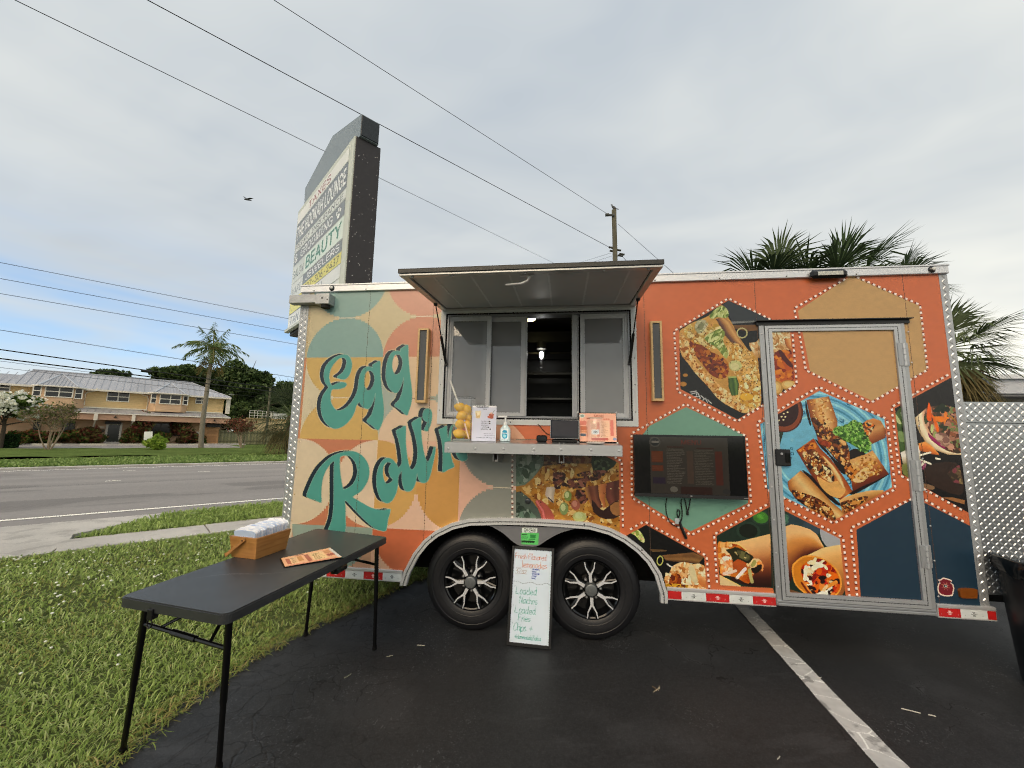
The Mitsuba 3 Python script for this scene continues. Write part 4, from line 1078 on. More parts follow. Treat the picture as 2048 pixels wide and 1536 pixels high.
# --- hexagons: dashed outlines and plain fills
TAN = 'BC9763'
for pts, c_, v_ in (([(4.229,2.585),(4.246,2.595),(4.264,2.584),(4.653,2.356),(4.652,1.905),(4.289,1.691),(3.915,1.897),(3.869,2.338)], TAN, 0.10), ([(3.075,1.64),(3.461,1.446),(3.458,0.9815),(3.071,0.7753),(2.7,0.9984),(2.703,1.44)], '6E9C8A', 0.06), ([(4.119,0.8355),(4.487,1.052),(4.548,1.022),(4.845,0.8588),(4.854,0.3547),(4.105,0.3032)], '22384A', 0.06)):
    hexes = Both()
    hexes.put(Polygon(pts), c_, 1, v_)
    hexes.build('hexagon_fill')
for line in ([(3.416,1.54),(3.02,1.752),(3.011,2.204),(3.401,2.444),(3.754,2.236),(3.817,2.213),(3.82,1.804),(3.416,1.54)], [(4.206,2.571),(3.845,2.357),(3.853,2.271),(3.886,1.905),(4.277,1.677),(4.652,1.905),(4.654,2.363),(4.233,2.6)],
             [(3.071,1.662),(3.472,1.437),(3.476,0.9755),(3.074,0.7521),(2.681,0.9908),(2.688,1.444),(3.071,1.662)], [(3.669,1.034),(3.984,0.8713),(4.374,1.106),(4.368,1.567),(3.96,1.787),(3.548,1.535),(3.579,1.079),(3.669,1.034)],
             [(4.782,1.877),(4.404,1.651),(4.408,1.199),(4.763,0.9812)], [(4.766,0.908),(4.506,1.068),(4.085,0.8468),(4.086,0.378)], [(3.23,0.4401),(3.225,0.763),(3.619,1.001),(4.032,0.7837),(4.041,0.4026)],
             [(2.654,0.7649),(2.762,0.8312),(3.17,0.6205),(3.179,0.406)], [(2.319,1.397),(2.53,1.291),(2.615,1.245),(2.616,0.7785)], [(1.818,1.288),(1.827,0.8001)]):
    dash = Both()
    dashes(dash, line)
    dash.items = [(g, c, l + 9, v, k) for g, c, l, v, k in dash.items]
    dash.build('dashed_outline')
for key in list(scene):
    if '__dashed_outline' in key:
        thing(key, kind='stuff')

# --- food photographs
rng = np.random.default_rng(21)
FA = Polygon([(3.402,2.428),(3.802,2.217),(3.807,1.801),(3.42,1.554),(3.041,1.771),(3.047,2.215)])
a = Both(FA, 1.22, 0.74)
a.put(FA, '191B1D', 1, 0.2)
a.put(poly([(3.355,2.389),(3.413,2.434),(3.594,2.327),(3.687,2.282),(3.597,2.267),(3.416,2.268),(3.396,2.341)]), '41474C', 2, 0.08)
a.put(poly([(3.41,2.268),(3.573,2.275),(3.572,2.261),(3.415,2.251)]), '878A8A', 2, 0.1)
a.put(poly([(3.415,2.241),(3.595,2.241),(3.593,2.199),(3.521,2.193),(3.438,2.214)]), '7A5A38', 2, 0.2)
TACO = poly([(3.051,2.201),(3.083,2.227),(3.134,2.26),(3.191,2.285),(3.26,2.317),(3.337,2.389),(3.373,2.382),(3.398,2.334),(3.394,2.301),(3.416,2.261),(3.448,2.181),(3.486,2.109),(3.525,2.05),(3.571,2.03),(3.582,1.915),(3.578,1.645),(3.488,1.6),(3.419,1.618),(3.304,1.693),(3.231,1.788),(3.15,1.884),(3.098,1.963),(3.057,2.022),(3.045,2.115)], 4)
a.put(TACO, 'C9A266', 2.5, 0.35)
crust = poly([(3.051,2.194),(3.098,2.14),(3.162,2.028),(3.154,1.982),(3.241,1.884),(3.309,1.801),(3.401,1.725),(3.502,1.644),(3.572,1.651),(3.576,1.626),(3.488,1.6),(3.419,1.618),(3.304,1.693),(3.231,1.788),(3.15,1.884),(3.098,1.963),(3.057,2.022),(3.045,2.115)], 3)
a.put(crust, 'D8B480', 4, 0.3)
scatter(a, crust, 170, (0.006, 0.016), ['E8D0A2', 'DDBE86', 'C79A5E', 'B98448', 'EBDAB4', 'A66A34'], 5, (1, 1.8))
scatter(a, crust, 90, (0.0025, 0.005), ['6A3E1E', '7E4C24', '8C6030'], 6)
meat = poly([(3.098,2.14),(3.183,2.106),(3.254,2.053),(3.343,2),(3.379,1.948),(3.366,1.865),(3.311,1.846),(3.253,1.878),(3.201,1.949),(3.161,2.008)], 3)
a.put(meat, '8A4A28', 4, 0.4)
scatter(a, meat, 150, (0.006, 0.018), ['A8602E', '7A3A1E', 'B8793E', '5E2A18', 'C58E4C', '8E4626'], 5, (1, 2.5))
fold = poly([(3.308,2.296),(3.363,2.302),(3.404,2.268),(3.464,2.135),(3.488,2.09),(3.466,2.077),(3.403,2.123),(3.351,2.183),(3.33,2.249)], 3)
bands(a, [(3.308,2.29),(3.33,2.243),(3.357,2.176),(3.403,2.117),(3.466,2.077)], [(3.363,2.302),(3.404,2.268),(3.437,2.201),(3.464,2.135),(3.491,2.09)], ['5E4438', '7A5846', 'B98A56', 'D6AE74', 'B5834E'], 5, 0.25)
top = poly([(3.083,2.22),(3.191,2.282),(3.282,2.257),(3.341,2.229),(3.349,2.124),(3.273,2.059),(3.183,2.1),(3.116,2.127)], 3)
scatter(a, top, 120, (0.008, 0.022), ['C9B478', 'D6C89A', 'B89A56', 'E2D4A6', '9A7A40', 'C8A860'], 5, (1, 2.4))
scatter(a, top, 80, (0.0025, 0.005), ['6A4A26', '8A6230', 'F0E4C0'], 6.5)
for pts in ([(3.222,2.152),(3.279,2.191),(3.341,2.216),(3.366,2.176),(3.349,2.124),(3.381,2.045),(3.366,1.993),(3.332,2.033),(3.298,2.079),(3.245,2.112)], [(3.266,2.317),(3.299,2.357),(3.349,2.389),(3.385,2.368),(3.4,2.328),(3.381,2.295),(3.321,2.303),(3.277,2.29)]):
    g = poly(pts, 3)
    a.put(g, '8E9E5A', 6.5, 0.3)
    scatter(a, g, 70, (0.006, 0.018), ['AEB978', '7E9250', 'C2CC96', '6A8442', 'D0D6A6'], 7, (1.5, 4), (0.6, 1.4))
lettuce = poly([(3.157,2.226),(3.178,2.279),(3.216,2.288),(3.251,2.264),(3.231,2.218),(3.186,2.179)], 3)
scatter(a, lettuce, 40, (0.010, 0.024), ['B8B69A', 'A6A888', 'CFCBB4', '8E9070'], 6, (1, 2))
chz = poly([(3.325,2.131),(3.409,2.116),(3.485,2.083),(3.558,2.005),(3.582,1.915),(3.575,1.788),(3.51,1.795),(3.448,1.845),(3.392,1.916),(3.373,2.006)], 3)
scatter(a, chz, 220, (0.006, 0.016), ['E2C792', 'D6B474', 'EAD8AC', 'C99E58', 'DDBB80'], 6, (1, 2.2))
scatter(a, chz, 170, (0.0022, 0.0045), ['5A3A20', '78512C', '8E6A3C'], 7.5)
low = poly([(3.443,1.852),(3.574,1.877),(3.576,1.663),(3.502,1.638),(3.428,1.687),(3.413,1.731)], 3)
scatter(a, low, 110, (0.008, 0.022), ['E6CF96', 'DABB78', 'F0E2B8', 'C9A055', 'B88A44'], 6, (1, 2.2))
scatter(a, low, 50, (0.0025, 0.005), ['7A4E26', 'F6EED2'], 7.5)
a.put(ell([(3.424,1.941)][0], 0.045, 0.040), 'C6C894', 8, 0.25)
a.put(ell([(3.42,1.935)][0], 0.030, 0.026), 'D8D4A8', 8.4, 0.25)
a.put(ell([(3.488,1.716)][0], 0.045, 0.026), 'E0B85E', 8, 0.2)
sc_ = poly([(3.372,1.858),(3.425,1.861),(3.44,1.807),(3.43,1.731),(3.389,1.722),(3.369,1.788)], 2)
bands(a, [(3.372,1.858),(3.37,1.788),(3.389,1.722)], [(3.428,1.861),(3.442,1.807),(3.432,1.731)], ['3E5A2C', '5E7E3E', '40602E', '76964E', '3A5428'], 8, 0.15)
a.put(poly([(3.372,1.861),(3.425,1.865),(3.426,1.852),(3.372,1.849)]), 'A8BA7A', 9, 0.1)
for c, r in (([(3.483,2.181)][0], 0.038),):
    a.put(ell(c, r, r * 1.05, 0, 24).difference(ell(c, r * 0.76, r * 0.82, 0, 24)), 'BDBB92', 7, 0.2)
for p in ([(3.108,1.749),(3.151,1.756)], [(3.114,1.733),(3.156,1.746),(3.149,1.724)], [(3.162,1.737),(3.176,1.705),(3.167,1.698)], [(3.18,1.724),(3.203,1.699),(3.184,1.683)], [(3.209,1.705),(3.223,1.673)], [(3.226,1.692),(3.249,1.667)], [(3.131,1.717),(3.167,1.714)]):
    a.put(stroke(p, 0.006), 'D6D8D8', 4, 0.1)
for c, rx in (([(3.061,1.807)][0], 0.025), ([(3.079,1.872)][0], 0.018)):
    a.put(ell(c, rx, rx * 0.7), 'B98C50', 3, 0.3)
# rice and noodles at the right, mostly on the door
rice = poly([(3.528,2.108),(3.576,2.114),(3.658,2.204),(3.74,2.196),(3.815,2.182),(3.816,2.092),(3.777,2.041),(3.712,2.029),(3.652,2.004),(3.581,1.998),(3.542,2.05)], 2)
a.put(rice, 'CFAE84', 2.6, 0.3)
scatter(a, rice, 200, (0.007, 0.017), ['E6D2AE', 'D2B288', 'EFE2C6', 'B88E5E', 'C7A274', 'DAC4A0'], 3.5, (1, 3))
nood = poly([(3.765,2.131),(3.822,2.105),(3.818,2.015),(3.771,2.042)], 2)
bands(a, [(3.759,2.131),(3.768,2.08),(3.811,2.028)], [(3.818,2.131),(3.832,2.092),(3.835,2.041)], ['A8642E', 'D09050', 'E8BE86', 'C27E40'], 5, 0.2)
red = poly([(3.656,1.985),(3.722,2.048),(3.816,2.028),(3.825,1.82),(3.772,1.795),(3.719,1.782),(3.652,1.814)], 2)
a.put(red, 'A8522A', 4, 0.3)
scatter(a, red, 130, (0.010, 0.028), ['B9622E', 'C97A3C', '94401F', 'D6904C', '7E3018', 'BE6A3A'], 5, (1, 2.8))
a.put(poly([(3.716,2.045),(3.736,2.048),(3.773,1.99),(3.805,1.94),(3.786,1.927),(3.738,1.984)], 3), '5C241C', 6.5, 0.2)
for c, rx, rz in (([(3.684,1.779)][0], 0.045, 0.052), ([(3.772,1.798)][0], 0.060, 0.036)):
    for t, cc in ((1, 'C09A5E'), (0.8, 'D8B87E'), (0.5, 'E6CC98')):
        a.put(ell((c[0] - (1 - t) * 0.01, c[1] + (1 - t) * 0.015), rx * t, rz * t), cc, 6.5 + (1 - t) * 2, 0.15)
a.build('food_photo_nachos')

# egg rolls on a blue plate
FD = Polygon([(3.964,1.759),(4.354,1.569),(4.358,1.118),(3.983,0.8874),(3.589,1.08),(3.567,1.524)])
d = Both(FD, 1.22, 0.78)
d.put(FD, '84BCD4', 1, 0.25)
c0 = [(3.914,1.322)][0]
for i in range(11):
    r0_ = 0.25 + i * 0.028
    ring = ell(c0, r0_ + 0.013, r0_ + 0.013, 0, 60).difference(ell(c0, r0_, r0_, 0, 60))
    d.put(ring, '5E98B6' if i % 2 else 'A8D8E8', 2, 0.35)
for i in range(60):
    c = rng.uniform(FD.bounds[:2], FD.bounds[2:])
    r_ = rng.uniform(0.008, 0.018)
    d.put(ell(c, r_, r_, 0, 12).difference(ell(c, r_ * 0.55, r_ * 0.55, 0, 12)), rng.choice(['457A96', '3F7390', 'A6D2DE']), 3, 0.2)
d.put(poly([(3.634,1.492),(3.722,1.493),(3.679,1.367),(3.625,1.353)]), '31443A', 3, 0.3)
bw = [(3.708,1.633)][0]
d.put(ell(bw, 0.140, 0.165, 0.2, 30), '5E2E22', 4, 0.15)
d.put(ell((bw[0], bw[1] - 0.004), 0.128, 0.152, 0.2, 30), '8E5238', 4.3, 0.15)
d.put(ell((bw[0], bw[1] + 0.006), 0.112, 0.132, 0.2, 30), '3A1414', 4.7, 0.25)
for p in [(3.707,1.577),(3.731,1.576),(3.689,1.55),(3.718,1.555),(3.723,1.598),(3.668,1.572),(3.748,1.608),(3.7,1.607)]:
    d.put(ell(p, 0.007, 0.005, 0.5), 'EAD8B8', 5.5, 0.05)
SH = '24160F'
for pts in ([(3.871,1.692),(3.883,1.609),(3.894,1.527),(3.883,1.527),(3.866,1.622)], [(3.91,1.428),(3.964,1.373),(4.026,1.288),(4.101,1.242),(4.08,1.193),(4.043,1.222),(3.993,1.312),(3.941,1.372)], [(3.814,1.216),(3.88,1.169),(3.943,1.098),(4.005,1.028),(4.041,0.988),(4.002,0.9984),(3.929,1.067),(3.866,1.138)], [(4.121,1.351),(4.167,1.365),(4.22,1.329),(4.127,1.291),(4.117,1.303)], [(4.11,1.086),(4.342,1.206),(4.318,1.181),(4.178,1.094),(4.114,1.062)]):
    d.put(poly(pts, 3), SH, 5, 0.15)


def filling(pr, g, n, layer, cols=('A8683A', '7A4424', 'CF9C60', '4E2A18', 'E2BC86', '5E3420', '8E5630', '301A10')):
    pr.put(g, '4A2818', layer, 0.35)
    scatter(pr, g, n, (0.008, 0.020), list(cols), layer + 0.3, (1.2, 3.6))
    scatter(pr, g, n // 3, (0.003, 0.007), ['E8CFA2', '1E120C', 'C98E52'], layer + 1.3)


ROLL = ['8E4A24', 'B67842', 'D9AE72', 'E4BE86', 'CF9E62', 'A86A38']
bands(d, [(3.875,1.695),(3.884,1.622),(3.896,1.546),(3.929,1.515)], [(4.02,1.721),(4.042,1.636),(4.061,1.548),(4.052,1.473)], ROLL, 6, 0.22)
scatter(d, poly([(3.895,1.692),(4.013,1.712),(4.051,1.536),(3.918,1.534)]), 70, (0.003, 0.009), ['C99658', 'E8CA98', 'A87040'], 7.4)
filling(d, poly([(3.897,1.562),(3.932,1.569),(3.988,1.535),(4.029,1.479),(4.089,1.437),(4.117,1.364),(4.111,1.26),(4.079,1.25),(4.026,1.294),(3.985,1.355),(3.937,1.397),(3.921,1.459)], 3), 150, 7.6)
scatter(d, poly([(3.923,1.446),(4.011,1.399),(3.998,1.367),(3.931,1.397)]), 30, (0.008, 0.018), ['A04E2C', 'B8623A', '8A3E20'], 9, (1, 2))
# right-hand roll
bands(d, [(4.104,1.284),(4.163,1.31),(4.215,1.329),(4.262,1.358)], [(4.118,1.083),(4.18,1.118),(4.26,1.156),(4.345,1.203)], ['D8A866', 'E0B880', 'C88C50', 'B87440', '8A4420', '6E3018'], 6.2, 0.25)
d.put(poly([(4.153,1.201),(4.213,1.244),(4.237,1.209),(4.185,1.148),(4.126,1.146)], 3), 'DCC49A', 7.5, 0.3)
scatter(d, poly([(4.138,1.279),(4.266,1.343),(4.315,1.211),(4.136,1.134)]), 80, (0.005, 0.012), ['E6C892', 'C08A4C', 'A06A34', 'D8B070'], 7.7)
filling(d, poly([(4.092,1.272),(4.137,1.267),(4.155,1.225),(4.127,1.152),(4.095,1.175),(4.077,1.223)], 3), 40, 8.4, ('C88A4C', 'E0B478', '8A5028', '5A2E18'))
# upper right roll
bands(d, [(4.204,1.525),(4.24,1.557),(4.287,1.573),(4.33,1.555)], [(4.248,1.391),(4.295,1.416),(4.348,1.442),(4.358,1.491)], ['D89A58', 'C68A50', 'D0A066', 'B0703C', '8A4C28'], 6.2, 0.25)
filling(d, poly([(4.204,1.525),(4.239,1.544),(4.289,1.533),(4.28,1.502),(4.242,1.452),(4.216,1.476)], 3), 40, 7.6, ('D07A3E', 'E09A56', '7E4424', '3A2012', 'EAD0A6'))
# middle roll
bands(d, [(3.786,1.347),(3.829,1.259),(3.869,1.181),(3.921,1.109),(3.973,1.051),(4.038,1.026)], [(3.902,1.431),(3.94,1.36),(4.003,1.288),(4.053,1.204),(4.092,1.133),(4.115,1.083)], ['7E3C1E', 'A85C2C', 'C07838', 'CC8A48', 'B86A34', 'A4541F'], 8.6, 0.25)
filling(d, poly([(3.822,1.32),(3.847,1.349),(3.899,1.356),(3.936,1.311),(3.988,1.238),(4.013,1.161),(3.983,1.138),(3.926,1.173),(3.871,1.205),(3.835,1.265)], 3), 150, 9.8, ('D8B07A', 'B0743C', '6A3A20', 'E8CFA6', '2E1A10', '8A5630', 'F0DDBA'))
d.put(poly([(3.903,1.175),(3.979,1.135),(4.037,1.149),(4.075,1.096),(4.036,1.038),(3.973,1.054),(3.926,1.103)], 3), 'DDB47A', 10.2, 0.3)
bands(d, [(3.942,1.317),(3.988,1.238),(4.021,1.167),(4.051,1.107)], [(3.964,1.305),(4.016,1.245),(4.056,1.174),(4.072,1.102)], ['C88844', 'EBC68C', 'F0D4A0', 'B8702E'], 10.6, 0.2)
scatter(d, poly([(3.794,1.345),(3.898,1.421),(3.928,1.36),(3.833,1.321)]), 50, (0.005, 0.014), ['C87E3A', '9A4E22', 'D99A54', '7A3618'], 10)
# bottom-left roll
bands(d, [(3.716,1.133),(3.719,1.085),(3.761,1.026),(3.852,0.951),(3.928,0.9066),(3.988,0.8855)], [(3.805,1.212),(3.851,1.168),(3.919,1.085),(3.986,1.004),(4.038,0.9583),(4.061,0.9238)], ['9A5C30', 'C48C50', 'DDB478', 'E8C890', 'D8AC6C', 'B0763C'], 8.2, 0.22)
filling(d, poly([(3.739,1.079),(3.815,1.061),(3.892,1.033),(3.967,0.9793),(3.999,0.8919),(3.928,0.9036),(3.825,0.9709),(3.755,1.028)], 3), 120, 9.4)
# bottom roll
bands(d, [(4.027,1.029),(4.142,1.072),(4.227,1.093),(4.304,1.098)], [(4.047,0.9292),(4.111,0.9611),(4.181,1.005),(4.302,1.068)], ['E2BC80', 'D6A868', 'C08A4A', '9A6030'], 6.4, 0.25)
filling(d, poly([(4.037,1.006),(4.128,1.039),(4.207,1.053),(4.158,0.9924),(4.065,0.9416),(4.05,0.9647)], 3), 60, 7.8)
par = poly([(4.03,1.489),(4.084,1.517),(4.124,1.524),(4.161,1.553),(4.205,1.535),(4.214,1.476),(4.246,1.434),(4.246,1.366),(4.199,1.344),(4.158,1.389),(4.104,1.422),(4.05,1.452)], 2)
d.put(par, '46702E', 11, 0.4)
scatter(d, par.buffer(0.008), 260, (0.004, 0.011), ['6E9E48', '8CBC62', '2E5220', 'A8CC80', '568A38', '3A6428'], 11.6, (1, 1.8))
d.build('food_photo_egg_rolls')

# wrap at the right edge
FE = Polygon([(4.425,1.641),(4.78,1.846),(4.973,1.938),(4.854,0.9272),(4.772,0.9831),(4.427,1.203)])
e = Both(FE, 1.22, 0.92)
e.put(FE, '1C1614', 1, 0.25)
e.put(poly([(4.422,1.602),(4.495,1.646),(4.503,1.499),(4.485,1.377),(4.423,1.358)], 2), '4A6238', 2, 0.5)
for pts, c in (([(4.425,1.602),(4.437,1.584),(4.455,1.541),(4.44,1.535),(4.426,1.559)], 'B4BE92'), ([(4.454,1.615),(4.488,1.627),(4.494,1.572),(4.462,1.584)], '8E9C80'), ([(4.43,1.486),(4.467,1.474),(4.479,1.426),(4.434,1.419)], '82986A'), ([(4.456,1.523),(4.501,1.535),(4.495,1.474),(4.457,1.486)], '2C3E22')):
    e.put(poly(pts, 3), c, 3, 0.3)
bands(e, [(4.43,1.346),(4.456,1.359),(4.502,1.384),(4.558,1.397)], [(4.437,1.274),(4.463,1.266),(4.506,1.264),(4.546,1.283)], ['DAD6CC', 'E8E4DC', 'C9BFA8', '9A9470'], 3, 0.15)
e.put(poly([(4.433,1.268),(4.502,1.27),(4.497,1.169),(4.435,1.203)], 2), '7C8250', 3, 0.4)
tor = poly([(4.545,1.579),(4.566,1.631),(4.623,1.659),(4.707,1.673),(4.786,1.657),(4.829,1.564),(4.798,1.337),(4.708,1.339),(4.647,1.368),(4.592,1.413),(4.561,1.482)], 3)
bands(e, [(4.545,1.579),(4.549,1.524),(4.565,1.47),(4.597,1.41),(4.646,1.366),(4.718,1.338),(4.803,1.337)], [(4.622,1.647),(4.614,1.573),(4.628,1.501),(4.665,1.441),(4.704,1.406),(4.745,1.383),(4.806,1.366)], ['B8A07C', 'E0D2B4', 'E8DCC2', 'D2AA8A', 'B07860'], 4, 0.15)
fil = poly([(4.603,1.598),(4.65,1.656),(4.785,1.651),(4.825,1.528),(4.806,1.36),(4.711,1.364),(4.658,1.423),(4.622,1.489)], 3)
e.put(fil, '6A4A38', 5, 0.4)
scatter(e, fil, 160, (0.008, 0.024), ['8E6048', '4A3A28', 'A87E6A', '38422A', 'C29A86', '5E3A30', '7A8458'], 5.5, (1, 2.6))
for pts, c in (([(4.637,1.686),(4.647,1.635),(4.641,1.562),(4.616,1.564),(4.617,1.604)], 'D8703A'), ([(4.647,1.604),(4.664,1.58),(4.68,1.502),(4.665,1.489),(4.651,1.562)], 'E07A3C'), ([(4.654,1.589),(4.74,1.587),(4.744,1.575),(4.699,1.55),(4.662,1.565)], 'EA8A48'), ([(4.726,1.623),(4.74,1.605),(4.719,1.538),(4.711,1.562)], 'D88A50'), ([(4.737,1.605),(4.772,1.581),(4.794,1.539),(4.775,1.563)], 'A8803C'),
               ([(4.658,1.629),(4.713,1.678),(4.732,1.66),(4.707,1.623),(4.668,1.617)], '26321E'), ([(4.709,1.648),(4.753,1.654),(4.755,1.624),(4.705,1.611)], '1E2A18'), ([(4.638,1.537),(4.652,1.519),(4.637,1.477),(4.628,1.495)], 'B9C290'), ([(4.649,1.489),(4.662,1.483),(4.65,1.447),(4.64,1.459)], '98A870'), ([(4.6,1.592),(4.614,1.598),(4.61,1.537),(4.598,1.549)], '4C5438')):
    e.put(poly(pts, 2), c, 7, 0.2)
scatter(e, poly([(4.658,1.477),(4.712,1.478),(4.739,1.43),(4.713,1.388),(4.672,1.405),(4.654,1.441)], 3), 50, (0.012, 0.026), ['B09484', '98786A', 'C4AC9C', '8A6A60'], 7.5, (1, 1.6))
e.put(poly([(4.613,1.482),(4.625,1.464),(4.702,1.388),(4.688,1.379),(4.641,1.417),(4.615,1.452)], 2), '943A66', 8, 0.2)
bands(e, [(4.548,1.409),(4.588,1.422),(4.623,1.398),(4.66,1.345)], [(4.549,1.361),(4.591,1.35),(4.622,1.339),(4.664,1.333)], ['E8A860', 'D8843C', 'B86A30'], 6, 0.2)
for pts in ([(4.551,1.331),(4.59,1.344),(4.612,1.35)], [(4.611,1.332),(4.641,1.312),(4.673,1.31),(4.688,1.328)], [(4.551,1.301),(4.574,1.29),(4.605,1.276)], [(4.55,1.265),(4.568,1.284)]):
    e.put(stroke(pts, 0.012, 3), 'E4DED0', 8, 0.1)
scatter(e, poly([(4.547,1.295),(4.584,1.284),(4.568,1.236),(4.542,1.241)]), 20, (0.008, 0.014), ['8A4A6A', 'A87088', '5E3048'], 7, (1, 3))
e.put(poly([(4.582,1.26),(4.755,1.288),(4.784,1.172),(4.753,1.078),(4.581,1.154)], 3), '3A2A22', 4, 0.3)
scatter(e, poly([(4.694,1.216),(4.775,1.277),(4.782,1.149),(4.73,1.159)]), 30, (0.010, 0.026), ['6A5A44', '7E4A50', '8A7A5A', '46382C'], 5, (1.5, 4))
e.put(poly([(4.548,1.147),(4.611,1.132),(4.603,1.108),(4.556,1.118)], 2), '8A7058', 5, 0.3)
e.put(poly([(4.646,1.063),(4.714,1.063),(4.781,1.048),(4.775,1.022),(4.707,1.042)]), '9A7250', 5, 0.2)
e.build('food_photo_wrap')

# two wraps at the bottom
FG = Polygon([(3.242,0.7549),(3.618,0.9742),(4.014,0.7733),(4.02,0.3431),(3.619,0.3164),(3.581,0.436),(3.377,0.434),(3.25,0.4349)])
g_ = Both(FG, 1.22, 0.9)
g_.put(FG, '2A3A30', 1, 0.3)
for c, r_, cc in (([(3.533,0.8895)][0], 0.05, '4E7E3E'), ([(3.534,0.894)][0], 0.034, '68A24E'), ([(3.672,0.8863)][0], 0.045, '587A6A'), ([(3.753,0.8762)][0], 0.07, '3A4A50'), ([(3.449,0.7959)][0], 0.06, '20281E'), ([(3.835,0.8354)][0], 0.07, '46555E')):
    for t in (1.3, 1.0, 0.7):
        g_.put(ell(c, r_ * t, r_ * t * 0.8), cc if t < 1.2 else '33463A', 1.5 + (1.3 - t), 0.3)
g_.put(poly([(3.915,0.8389),(4.014,0.7733),(4.014,0.7212),(3.927,0.7212),(3.895,0.7984)], 2), 'A9ACB0', 3, 0.12)
bands(g_, [(3.653,0.7962),(3.682,0.8375),(3.721,0.8526),(3.772,0.8459),(3.834,0.8265),(3.874,0.7974),(3.91,0.7204)], [(3.652,0.455),(3.67,0.469),(3.697,0.4921),(3.737,0.5808),(3.774,0.635),(3.822,0.6636),(3.909,0.7029)], ['DDB888', 'E4BE88', 'D39A58', 'C08446', '9A5E34', '6E3A26', '3E2018'], 3.5, 0.12)
bands(g_, [(3.318,0.7179),(3.375,0.7229),(3.446,0.742),(3.508,0.7605),(3.588,0.7843)], [(3.319,0.4698),(3.383,0.4518),(3.447,0.4382),(3.507,0.4376),(3.575,0.4417)], ['E6C08A', 'E0B884', 'CF9A66', 'A8693E', '7A4228', '4A2418', '2E1812'], 3.5, 0.14)
opn = poly([(3.246,0.701),(3.287,0.7142),(3.327,0.7184),(3.396,0.6949),(3.442,0.6572),(3.466,0.6231),(3.509,0.6165),(3.53,0.5782),(3.513,0.5422),(3.468,0.5179),(3.43,0.4546),(3.354,0.4894),(3.289,0.4988),(3.255,0.5056)], 3)
g_.put(opn, 'C47E46', 5, 0.3)
scatter(g_, opn, 70, (0.012, 0.030), ['D89A5A', 'E2B27A', 'B8683A', 'EAC8A0', 'A8582E'], 5.3, (1, 2))
g_.put(poly([(3.456,0.6094),(3.499,0.5984),(3.523,0.5734),(3.509,0.542),(3.469,0.5223),(3.45,0.565)], 3), '2A1E14', 6, 0.2)
scatter(g_, poly([(3.26,0.6078),(3.326,0.6202),(3.334,0.5146),(3.263,0.5017)], 2), 30, (0.012, 0.026), ['F0D8BC', 'E4B48E', 'F4E4D4', 'D89868'], 6.5, (1, 2))
g_.put(poly([(3.325,0.5935),(3.4,0.6063),(3.419,0.5633),(3.378,0.5347),(3.336,0.5587)], 3), 'B0623E', 6.3, 0.25)
g_.put(poly([(3.295,0.6653),(3.329,0.6737),(3.36,0.6878),(3.39,0.6768),(3.425,0.6608),(3.458,0.6404),(3.472,0.6256),(3.456,0.6049),(3.438,0.5841),(3.404,0.5977),(3.369,0.6091),(3.342,0.5878),(3.327,0.6335)], 2), '35341F', 7.4, 0.3)
scatter(g_, poly([(3.364,0.6666),(3.424,0.6563),(3.453,0.6268),(3.43,0.5991),(3.379,0.6229)], 2), 30, (0.010, 0.022), ['55543A', '26271A', '6E6C4A'], 7.8, (1, 2.4))
for pts, w_, cc in (([(3.358,0.653),(3.379,0.6318),(3.422,0.6208)], 0.010, 'B9AA80'), ([(3.279,0.5114),(3.312,0.5177),(3.354,0.5333)], 0.018, 'E6CDBE'), ([(3.361,0.4898),(3.386,0.5175),(3.416,0.55)], 0.020, 'EADCD8'), ([(3.474,0.6235),(3.477,0.5973),(3.454,0.5652),(3.436,0.5511)], 0.024, 'A6A26A'), ([(3.442,0.5426),(3.446,0.5035),(3.454,0.4691)], 0.022, 'B4AE7E'), ([(3.508,0.6033),(3.528,0.5781),(3.522,0.5427)], 0.010, 'D8A070'), ([(3.32,0.7158),(3.383,0.7077),(3.425,0.6741)], 0.008, 'F0C88A')):
    g_.put(stroke(pts, w_, 3), cc, 8.4, 0.2)
g_.put(poly([(3.245,0.4941),(3.297,0.4751),(3.373,0.439),(3.411,0.4187),(3.237,0.408)]), 'D6C29C', 7, 0.15)
g_.put(stroke([(3.25,0.4965),(3.31,0.4693),(3.378,0.4362)], 0.008), 'F0C890', 8, 0.1)
g_.put(poly([(3.65,0.4463),(3.701,0.4323),(3.763,0.4148),(3.814,0.3798),(3.811,0.3416),(3.642,0.3304)]), '7A5A40', 2, 0.3)
wr = poly([(3.708,0.5923),(3.757,0.6385),(3.822,0.6658),(3.905,0.7114),(4.011,0.7297),(4.097,0.7209),(4.072,0.4299),(3.989,0.4079),(3.922,0.3867),(3.864,0.3851),(3.802,0.3896),(3.763,0.4169),(3.72,0.4656),(3.704,0.5357)], 3)
bands(g_, [(3.757,0.6363),(3.822,0.6658),(3.905,0.7114),(3.973,0.7278),(4.058,0.745)], [(3.946,0.3799),(3.989,0.4079),(4.016,0.4475),(4.035,0.4698),(4.077,0.4935)], ['EAC890', 'DDB070', 'D09A58', 'B87E46', '9A6238'], 5, 0.14)
rimg = poly([(3.708,0.5879),(3.735,0.6199),(3.775,0.6503),(3.822,0.6593),(3.884,0.6495),(3.944,0.6181),(3.986,0.5689),(4.003,0.5103),(3.993,0.4545),(3.956,0.41),(3.905,0.3878),(3.848,0.3853),(3.799,0.3936),(3.763,0.4233),(3.72,0.4656),(3.704,0.5314)], 3)
g_.put(rimg, 'DFA45E', 7, 0.2)
g_.put(affinity.scale(rimg, 0.93, 0.92), 'C98A48', 7.3, 0.2)
